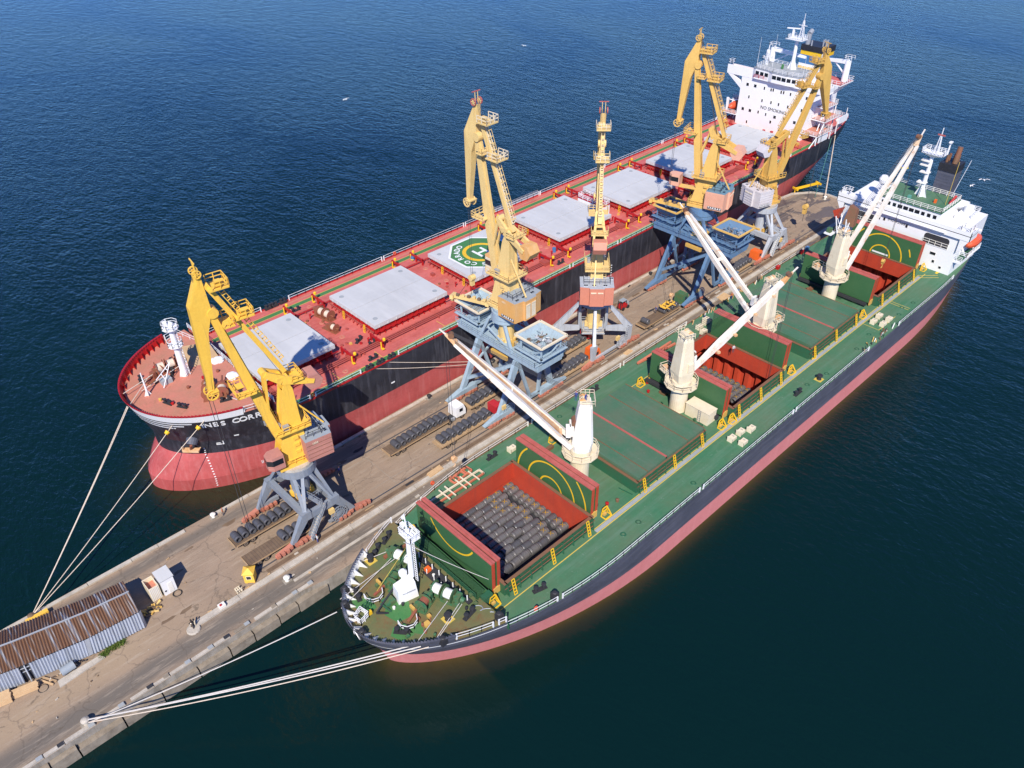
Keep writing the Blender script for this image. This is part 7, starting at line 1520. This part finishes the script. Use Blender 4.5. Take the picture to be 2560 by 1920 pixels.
br_ = (-1.6, 79.0, 3.7)
rope(br_, (33.6, 53.2, 10.9), .085, 'rope_white', 'thick white doubled rope from the green bow to the near quay bollard', .012, off=(.3,.35,.05))
rope((-1.3, 78.4, 3.6), (34.4, 52.6, 10.6), .07, 'rope', 'thinner tan rope alongside the thick white one at the green bow', .02)
rope((-1.4, 78.5, 3.5), (28.9, 65.3, 10.8), .07, 'rope_white', 'single pale rope from the quayward side of the green bow along the quay edge', .015)
rope((65.0, 103.1, 14.5), (90, 101, 3.4), .06, 'rope', 'upper rope running from the red deck edge to the quay under the gantry', .01)
rope((62.0, 103.1, 14.5), (89.8, 100.8, 3.3), .06, 'rope', 'lower rope running from the red deck edge to the quay under the gantry', .015)
rope((238.5, 107.2, 14.6), (211.4, 93.4, 3.5), .10, 'rope', 'doubled rope from the red stern to the rounded quay end', .0, off=(.3,.3,0))
rope((231, 104.5, 13.8), (210.5, 96.0, 3.0), .05, 'rope_green', 'thin green rope hanging from the red stern to the quay end', .10)
gd = [((33.8, 53.9, 11.3), (40.6, 56.2, 11.0)), ((35.6, 52.8, 10.6), (41.6, 54.9, 10.9)), ((35.9, 52.7, 10.6), (41.8, 54.6, 10.8)), ((29.6, 65.3, 10.9), (40.3, 67.4, 11.4)), ((30.3, 66.6, 11.0), (40.4, 66.9, 11.3)), ((36.5, 70.0, 10.9), (41.0, 68.3, 11.4))]
for (a, b), lb in zip(gd, ('first line from the starboard winch to the bow', 'second line from the starboard winch', 'thin third line from the starboard winch', 'lower line to the port bow fairleads', 'upper line to the port bow fairleads', 'short line to the bollard beside the quay')):
    rope(a, b, .05, 'rope_white', 'taut rope on the green foredeck, %s' % lb, .0)
rope((38.2, 61.4, 20.5), (47, 54.2, 11.5), .04, 'rope_white', 'stay from the green ship foremast down to the breakwater', .02)
rope((38.2, 61.4, 19.0), (34.8, 64.6, 10.4), .04, 'yellow_line', 'yellow stay from the green ship foremast to the foredeck', .0)
for (a, b), lb in zip((((25.6, 121.5, 18.4), (34.0, 124.0, 18.4)), ((25.3, 118.5, 17.9), (31.5, 123.9, 18.4)), ((28.3, 120.9, 17.8), (36.6, 122.4, 18.6))), ('upper', 'lower', 'middle')):
    rope(a, b, .07, 'rope', '%s rope across the red foredeck to the winches' % lb, .0)
q = MB(); R = random.Random(3); pts = [(37.8+k*.22, 109.6-.15*k+R.uniform(-.25,.25)+.6*sin(k), FZ+.1) for k in range(20)]; q.path(pts, .08, 'rope_white', 5); q.build('loose_rope', loc=pts[0], label='white rope heaped on the red foredeck beside the near rail', cat='rope')
q = MB(); pts = [(43.0+.5*sin(k*.8)+k*.1, 53.2-k*.16+.3*cos(k*.9), GF+.08 if 43+.5*sin(k*.8)+k*.1 < 44.3 else GZ+.08) for k in range(24)]; q.path(pts, .06, 'galv', 5); q.build('hose', loc=pts[0], label='pale grey hose lying at the edge of the green foredeck', cat='hose')
# ================================================================= suspended gear, cargo gear on deck
def hook(tip, z, label, mat='jib_rust', s=1):
    t = thing('hook_block', (tip[0], tip[1], z), label, 'hook'); q = MB()
    q.prism([(tip[0]-.35*s,tip[1]-.2), (tip[0]+.35*s,tip[1]-.2), (tip[0]+.35*s,tip[1]+.2), (tip[0]-.35*s,tip[1]+.2)], z-.3, z+.7, mat); q.tube((tip[0],tip[1]-.3,z+.4), (tip[0],tip[1]+.3,z+.4), .5*s, mat, 12); q.path([(tip[0],tip[1],z-.3), (tip[0]+.15,tip[1],z-.8), (tip[0]+.05,tip[1],z-1.2), (tip[0]-.25,tip[1],z-1.15)], .1, mat, 6); q.build('block', t)
    q = MB()
    for s_ in (-.25, .25): q.tube((tip[0]+s_,tip[1],tip[2]-.3), (tip[0]+s_,tip[1],z+.5), .04, 'cable', 4)
    q.build('hoist_cable', t)
hook((T1.x, T1.y, T1.z), 12.5, 'rusty orange hook block hanging over the quay side of the green ship'); hook((T2.x, T2.y, T2.z), 8.6, 'orange hook block hanging over the flatbed being unloaded'); hook((T4.x, T4.y, T4.z), 13.5, 'yellow hook block hanging over the aft open hold', 'yellow_deep'); hook((T3.x, T3.y, T3.z), 6.5, 'dark hook block hanging into the middle hold', 'dark')
def spreader(x, y, z, rz, L, W, mat, label, up_=None, cross=True):
    M = Matrix.Translation((x, y, z)) @ Matrix.Rotation(radians(rz), 4, 'Z'); q = MB(M)
    for s in (-1, 1): q.beam((-L/2,s*W/2,0), (L/2,s*W/2,0), .25, .3, mat)
    for k in range(4): q.beam((-L/2+L*k/3,-W/2,0), (-L/2+L*k/3,W/2,0), .25, .25, mat, side=(1,0,0))
    if cross:
        for k in (-.6, .6): q.beam((k*L/2,-W*1.1,-.2), (k*L/2,W*1.1,-.2), .14, .14, mat, side=(1,0,0))
    if up_:
        for a in (-L/2, L/2):
            for b in (-W/2, W/2): q.tube((a,b,0), (0,0,up_), .035, 'cable', 4)
    return q.build('lifting_spreader', loc=(x,y,z), label=label, cat='lifting frame', group='lifting frames')
spreader(T1.x+.6, T1.y-.6, 9.3, 5, 4.0, 1.2, 'rust_frame', 'orange lifting frame on the green deck beside the quay', 2.2)
spreader(T2.x+.2, T2.y+.9, 6.2, 2, 3.6, 1.3, 'yellow_bright', 'orange yellow lifting frame slung over the coils on the flatbed', 2.0)
q = MB(); 
for y in (72.4, 73.5): q.beam((51.5,y,9.6), (61.8,y,9.6), .2, .35, 'rust_frame' if y < 73 else 'cream')
q.beam((61.8,72.3,9.6), (61.8,73.6,9.6), .2, .35, 'cream', side=(1,0,0))
for x in (54, 55.2, 57.4, 58.4, 60.2): q.beam((x,71.6,9.75), (x,74.4,9.75), .2, .18, 'cream', side=(1,0,0))
q.build('long_lifting_frame', loc=(56.6, 73, 8.8), label='long pink and cream frame with cross bars beside the foremost hold', cat='lifting frame', group='lifting frames')
q = MB(); q.beam((103.8,74.6,9.3), (114.0,73.4,9.6), .35, .4, 'rust_frame'); q.beam((103.8,74.6,9.3), (114.2,74.6,9.3), .35, .4, 'rust_frame'); 
for k in (.3, .55, .8): q.beam(Vector((103.8,74.6,9.3)).lerp(Vector((114.0,73.4,9.6)), k), Vector((103.8,74.6,9.3)).lerp(Vector((114.2,74.6,9.3)), k), .25, .25, 'rust_frame')
q.build('triangular_frame', loc=(109, 74.2, 8.8), label='orange triangular steel frame beside the middle hold on the quay side', cat='lifting frame', group='lifting frames')
q = MB(); a, b = Vector((209.0, 101.6, 4.2)), Vector((216.4, 98.6, 4.6)); q.beam(a, b, .6, .5, 'yellow'); 
for p, s in ((a, -1), (b, 1)): d = (b-a).normalized()*s; n_ = Vector((-d.y, d.x, 0)); q.beam(p-n_*1.1, p+n_*1.1, .4, .5, 'yellow'); q.beam(p, p+Vector((0,0,-1.2)), .25, .25, 'yellow', side=(1,0,0))
q.build('crane_spreader', loc=(212.7, 100.1, 3), label='bright yellow lifting beam at the rounded quay end', cat='lifting frame', group='lifting frames')
M5 = c5[1]; k5 = c5[2]; np_ = M5 @ Vector((k5['nose'][0]+.3, 0, k5['nose'][1]-.8))
def bigspreader(c, rz, label, mat='yellow_pale', L=7.4):
    q = MB(Matrix.Translation(c) @ Matrix.Rotation(radians(rz), 4, 'Z')); q.beam((-L/2,0,0), (L/2,0,-.3), .7, .6, mat); 
    for s in (-1, 1): q.beam((s*L/2,-.9,0), (s*L/2,.9,-.2), .7, .8, mat, side=(1,0,0)); q.beam((s*L/2,0,-.2), (s*L/2*1.05,0,-1.1), .7, .5, 'dark' if s > 0 else mat, side=(0,1,0)); q.tube((s*2.6,0,.2), (0,0,4.2), .04, 'cable', 4)
    for k in range(6): q.cbox((-L/2+1.1+k*1.1, R.uniform(-.2,.2), .45), .6, .5, .4, mat if k % 2 else 'bed_rust')
    return q.build('crane_spreader', loc=c, label=label, cat='lifting frame', group='lifting frames')
R = random.Random(31)
bigspreader((84.3, 100.4, 20.9), -66, 'pale yellow lifting beam parked on the far light blue hopper'); bigspreader((144.8, 100.6, 20.9), -72, 'pale yellow lifting beam parked on the far dark blue hopper', 'yellow_mid')
q = MB(); n2_ = c2[1] @ Vector((c2[2]['nose'][0]+.3, 0, c2[2]['nose'][1]-.5)); 
for s in (-.2, .2): q.tube((n2_.x+s, n2_.y, n2_.z), (n2_.x+s, n2_.y, 26), .04, 'cable', 4)
q.tube((n2_.x-.5,n2_.y,25.6), (n2_.x+.5,n2_.y,25.6), .6, 'yellow_pale', 12); q.cbox((n2_.x, n2_.y, 24.6), .8, .6, 1.2, 'yellow_pale'); q.tube((n2_.x,n2_.y,24), (84.3,100.4,21.2), .04, 'cable', 4); q.build('hook_block', loc=(n2_.x, n2_.y, 25), label='pale yellow hook block hanging above the far light blue hopper', cat='hook')
q = MB(); c_ = (np_.x, np_.y, 9.5)
for s in (-.2, .2): q.tube((np_.x+s, np_.y, np_.z), (np_.x+s, np_.y, 11), .04, 'cable', 4)
q.tube((c_[0]-.5,c_[1],10.6), (c_[0]+.5,c_[1],10.6), .7, 'yellow_mid', 12); q.cbox((c_[0],c_[1],9.4), 1.0, .8, 1.4, 'yellow_mid'); q.tube((c_[0],c_[1],8.7), (c_[0],c_[1],6.5), .06, 'cable', 4); q.build('hook_block', loc=c_, label='yellow hook block hanging off the ochre crane near the red stern', cat='hook')
# cream container and boxes on the green deck
t = thing('deck_container', (99.6, 57.1, GZ), 'cream container with a ladder standing on the green deck by the second white crane', 'container')
q = MB(); q.box(98.4, 100.8, 54.6, 59.4, GZ, GZ+2.5, 'cream'); q.box(98.3, 100.9, 54.5, 59.5, GZ+2.5, GZ+2.6, 'cream'); q.build('container_body', t)
q = MB(); q.ladder((98.3, 56.4, GZ), (98.3, 56.4, GZ+2.5), .5, 'galv', .06, .4); q.build('ladder', t)
for x, y, lb in ((100.9, 49.4, 'far outboard in the group of four mid ship'), (102.9, 48.6, 'far inboard in the group of four mid ship'), (98.4, 49.5, 'near inboard in the group of four mid ship'), (98.9, 47.6, 'near outboard in the group of four mid ship'), (153.3, 50.2, 'far inboard, by the aft walkway'), (153.5, 48.2, 'far outboard, by the aft walkway'), (150.4, 50.0, 'near inboard, by the aft walkway'), (150.9, 48.2, 'near outboard, by the aft walkway'), (125.6, 74.2, 'tall one by the quay, mid ship'), (123.1, 74.0, 'middle one by the quay'), (122.3, 72.4, 'low one by the quay'), (69.6, 73.9, 'alone beside the foremost standing cover')):
    q = MB(); w_ = .7; h_ = 1.3 if 'tall' in lb else .75; q.prism([(x-w_,y-w_*.7), (x+w_,y-w_*.7), (x+w_,y+w_*.7), (x-w_,y+w_*.7)], GZ+.15, GZ+h_, 'cream'); q.box(x-w_-.08, x-w_+.08, y-w_*.7, y+w_*.7, GZ, GZ+h_+.25, 'cream'); q.box(x+.1, x+.3, y-.2, y+.2, GZ+h_, GZ+h_+.12, 'kerb')
    q.build('twistlock_bin', loc=(x,y,GZ), label='cream steel bin on the green deck, %s' % lb, cat='bin', group='cream bins on the green deck')
for x, y, m_, lb in ((140.4, 76.4, 'funnel_blue', 'blue sack on the deck edge opposite the second aft crane'), (169.6, 76.3, 'funnel_blue', 'blue sack on the deck edge near the aft hold'), (167.0, 76.3, 'trim_red', 'red fire hose box on the deck edge near the aft hold'), (156.5, 76.2, 'trim_red', 'red lifebuoy box on the quay side rail')):
    q = MB(); q.prism([(x-.5,y-.35), (x+.5,y-.35), (x+.55,y+.3), (x-.45,y+.35)], GZ, GZ+.8, m_); q.lathe([(.35,0), (.2,.2), (0,.22)], (x,y,GZ+.8), m_, 8); q.build('deck_box', loc=(x,y,GZ), label=lb, cat='box')
for x, y, lb in ((49.2, 47.85, 'halfway along the curved rail'), (54.5, 76.6, 'on the quay side rail near the bow')):
    q = MB(); q.tube((x,y-.1,GZ+.75), (x,y+.1,GZ+.75), .38, 'lifeboat', 16, hollow=.55); q.build('lifebuoy', loc=(x,y,GZ+.7), label='orange lifebuoy %s of the green ship' % lb, cat='lifebuoy', group='lifebuoys')
for x, s, lb in ((50.1, -1, 'on the near rail of the red deck'), (54.5, 1, 'on the far rail by the first hatch'), (91.5, 1, 'on the far rail between the second and third hatches')):
    y = RC+s*(superhalf(RL[6], x)-.3); q = MB(); q.tube((x,y-.1,DZ+.75), (x,y+.1,DZ+.75), .38, 'lifeboat', 16, hollow=.55); q.build('lifebuoy', loc=(x,y,DZ+.7), label='orange lifebuoy %s' % lb, cat='lifebuoy', group='lifebuoys')
# small wheel loader on quay, tractor
t = thing('forklift', (125.4, 95.9, ZQ), 'small dark forklift with red counterweight parked beside the red hull', 'forklift')
q = MB(); q.box(124.4, 126.4, 95.3, 96.6, ZQ+.4, ZQ+1.2, 'trim_red'); q.box(126.4, 127.0, 95.4, 96.5, ZQ+.4, ZQ+1.5, 'roof_grey'); q.box(124.6, 126.2, 95.35, 96.55, ZQ+2.2, ZQ+2.3, 'roof_grey')
for x, y in ((124.6,95.4), (126.1,95.4), (124.6,96.5), (126.1,96.5)): q.beam((x,y,ZQ+1.2), (x,y,ZQ+2.2), .1, .1, 'dark', side=(1,0,0))
q.build('forklift_body', t)
for x, y in ((124.8,95.2), (126.5,95.2), (124.8,96.7), (126.5,96.7)): q = MB(); q.tube((x,y-.12,ZQ+.42), (x,y+.12,ZQ+.42), .42, 'rubber', 14); q.build('wheel', t)
q = MB(); q.beam((124.3,95.6,ZQ+.1), (124.3,95.6,ZQ+2.4), .12, .12, 'dark', side=(1,0,0)); q.beam((124.3,96.3,ZQ+.1), (124.3,96.3,ZQ+2.4), .12, .12, 'dark', side=(1,0,0)); q.box(123.2, 124.2, 95.5, 95.65, ZQ+.15, ZQ+.22, 'galv'); q.box(123.2, 124.2, 96.2, 96.35, ZQ+.15, ZQ+.22, 'galv'); q.build('mast', t)
t = thing('wheel_loader', (161.5, 57.6, .6), 'pale small loader standing deep in the dark aft hold', 'loader')
q = MB(); q.box(160, 163, 56.8, 58.6, 1.2, 2.4, 'white_worn'); q.box(160.6, 161.9, 56.9, 58.5, 2.4, 3.6, 'light_grey'); q.box(160.5, 162.0, 56.8, 58.6, 3.6, 3.75, 'white'); q.box(163, 164, 56.6, 58.8, .9, 1.6, 'white_worn'); q.build('loader_body', t)
for x, y in ((160.4,56.7), (162.5,56.7), (160.4,58.7), (162.5,58.7)): q = MB(); q.tube((x,y-.2,1.2), (x,y+.2,1.2), .6, 'rubber', 14); q.build('wheel', t)
# people
def person(x, y, z, rz, top, legs_, label, pose=0, parent=None):
    me = bpy.data.meshes.new('person'); 
    J = [(0,0,.95), (0,0,1.2), (0,0,1.42), (0,0,1.54), (0,.02,1.68), (-.19,0,1.42), (-.27,.05*pose,1.14), (-.26,.18+.1*pose,.93), (.19,0,1.42), (.27,-.05,1.14), (.25,.12,.93), (-.1,0,.92), (-.12,.04+.1*pose,.5), (-.12,-.02+.1*pose,.05), (.1,0,.92), (.12,.02-.08*pose,.5), (.12,-.03-.1*pose,.05), (-.12,.14,.03), (.12,.12,.03), (0,.02,1.76)]
    E_ = [(0,1), (1,2), (2,3), (3,4), (4,19), (2,5), (5,6), (6,7), (2,8), (8,9), (9,10), (0,11), (11,12), (12,13), (0,14), (14,15), (15,16), (13,17), (16,18)]
    RR = [.15,.15,.17,.06,.1,.08,.055,.04,.08,.055,.04,.1,.075,.05,.1,.075,.05,.04,.04,.08]
    me.from_pydata(J, E_, []); o = bpy.data.objects.new('person', me); COL.objects.link(o); o.location = (x,y,z); o.rotation_euler = (0,0,radians(rz))
    o.modifiers.new('skin', 'SKIN')
    for i, r in enumerate(RR): me.skin_vertices[0].data[i].radius = (r, r*.8); 
    me.skin_vertices[0].data[0].use_root = True
    sb = o.modifiers.new('sub', 'SUBSURF'); sb.levels = 1; sb.render_levels = 1
    bpy.context.view_layer.update()
    m2 = bpy.data.meshes.new_from_object(o.evaluated_get(bpy.context.evaluated_depsgraph_get())); o.modifiers.clear(); o.data = m2; m2.name = 'person'
    for n_ in (top, legs_, 'skin', 'lifeboat'): m2.materials.append(MT[n_])
    for p in m2.polygons: c = p.center; p.material_index = 3 if c.z > 1.72 else (2 if c.z > 1.5 or (abs(c.x) > .2 and c.z < 1.0 and c.z > .85) else (0 if c.z > .93 else 1))
    m2.polygons.foreach_set('use_smooth', [True]*len(m2.polygons)); BASE[o.name] = Vector((x,y,z)); tag(o, label, 'person'); return o
tt1 = Vector((72.9, 61.6, 24.7))
person(72.9-.9, 62.3, 24.75, 120, 'cloth_blue', 'cloth_blue', 'worker in blue on the white crane tower, nearer to the jib')
person(72.9-.2, 61.0, 24.75, 200, 'cloth_blue', 'cloth_blue', 'worker in blue on the white crane tower, farther from the jib', 1)
person(48.3, 95.3, ZQ, 40, 'cloth_blue', 'cloth_grey', 'person in blue standing in the shadow beside the bright yellow crane', 1)
person(36.9, 84.6, ZQ, 90, 'cloth_light', 'cloth_blue', 'person in light shirt by the stairs of the bright yellow crane')
person(28.9, 100.5, ZQ, 250, 'cloth_orange', 'cloth_grey', 'worker in rust-orange by the bollard on the quay edge under the red bow')
person(126.9, 75.4, GZ, 20, 'cloth_light', 'cloth_blue', 'person in pale shirt on the green deck beside the cream bins')
person(127.6, 88.3, ZQ+1.3, 60, 'cloth_blue', 'cloth_grey', 'person in blue standing on the flatbed being unloaded')
person(137.5, 76.0, GZ, 150, 'cloth_orange', 'cloth_blue', 'crew member in red at the rail of the green ship under the jib')
person(117.4, 62.5, 11.2, 150, 'cloth_light', 'cloth_grey', 'person in pale clothes on the coaming of the middle hold')
# gulls
def gull(x, y, z, rz, s, label):
    q = MB(Matrix.Translation((x,y,z)) @ Matrix.Rotation(radians(rz), 4, 'Z') @ Matrix.Scale(s, 4)); q.tube((-.25,0,0), (.05,0,.02), .02, 'feather', 6, .08); q.tube((.05,0,.02), (.25,0,.03), .08, 'feather', 6, .04)
    for s_ in (-1, 1): q.add([(.1,s_*.04,.03), (-.08,s_*.04,.03), (-.1,s_*.3,.16), (.1,s_*.3,.16), (-.18,s_*.65,.08), (0,s_*.62,.1)], [(0,1,2,3), (3,2,4,5), (3,2,1,0), (5,4,2,3)], 'feather')
    q.build('gull', loc=(x,y,z), label=label, cat='gull', group='gulls over the water')
gull(222, 58, 16, 40, 2.2, 'larger white gull flying past the green ship funnel'); gull(206, 56, 20, 80, 1.6, 'smaller gull close beside the green ship funnel'); gull(150, 240, 12, 100, 2.2, 'gull over open water far beyond the first hatch of the red ship'); gull(240, 245, 12, 10, 2.0, 'gull over open water far beyond the helideck')
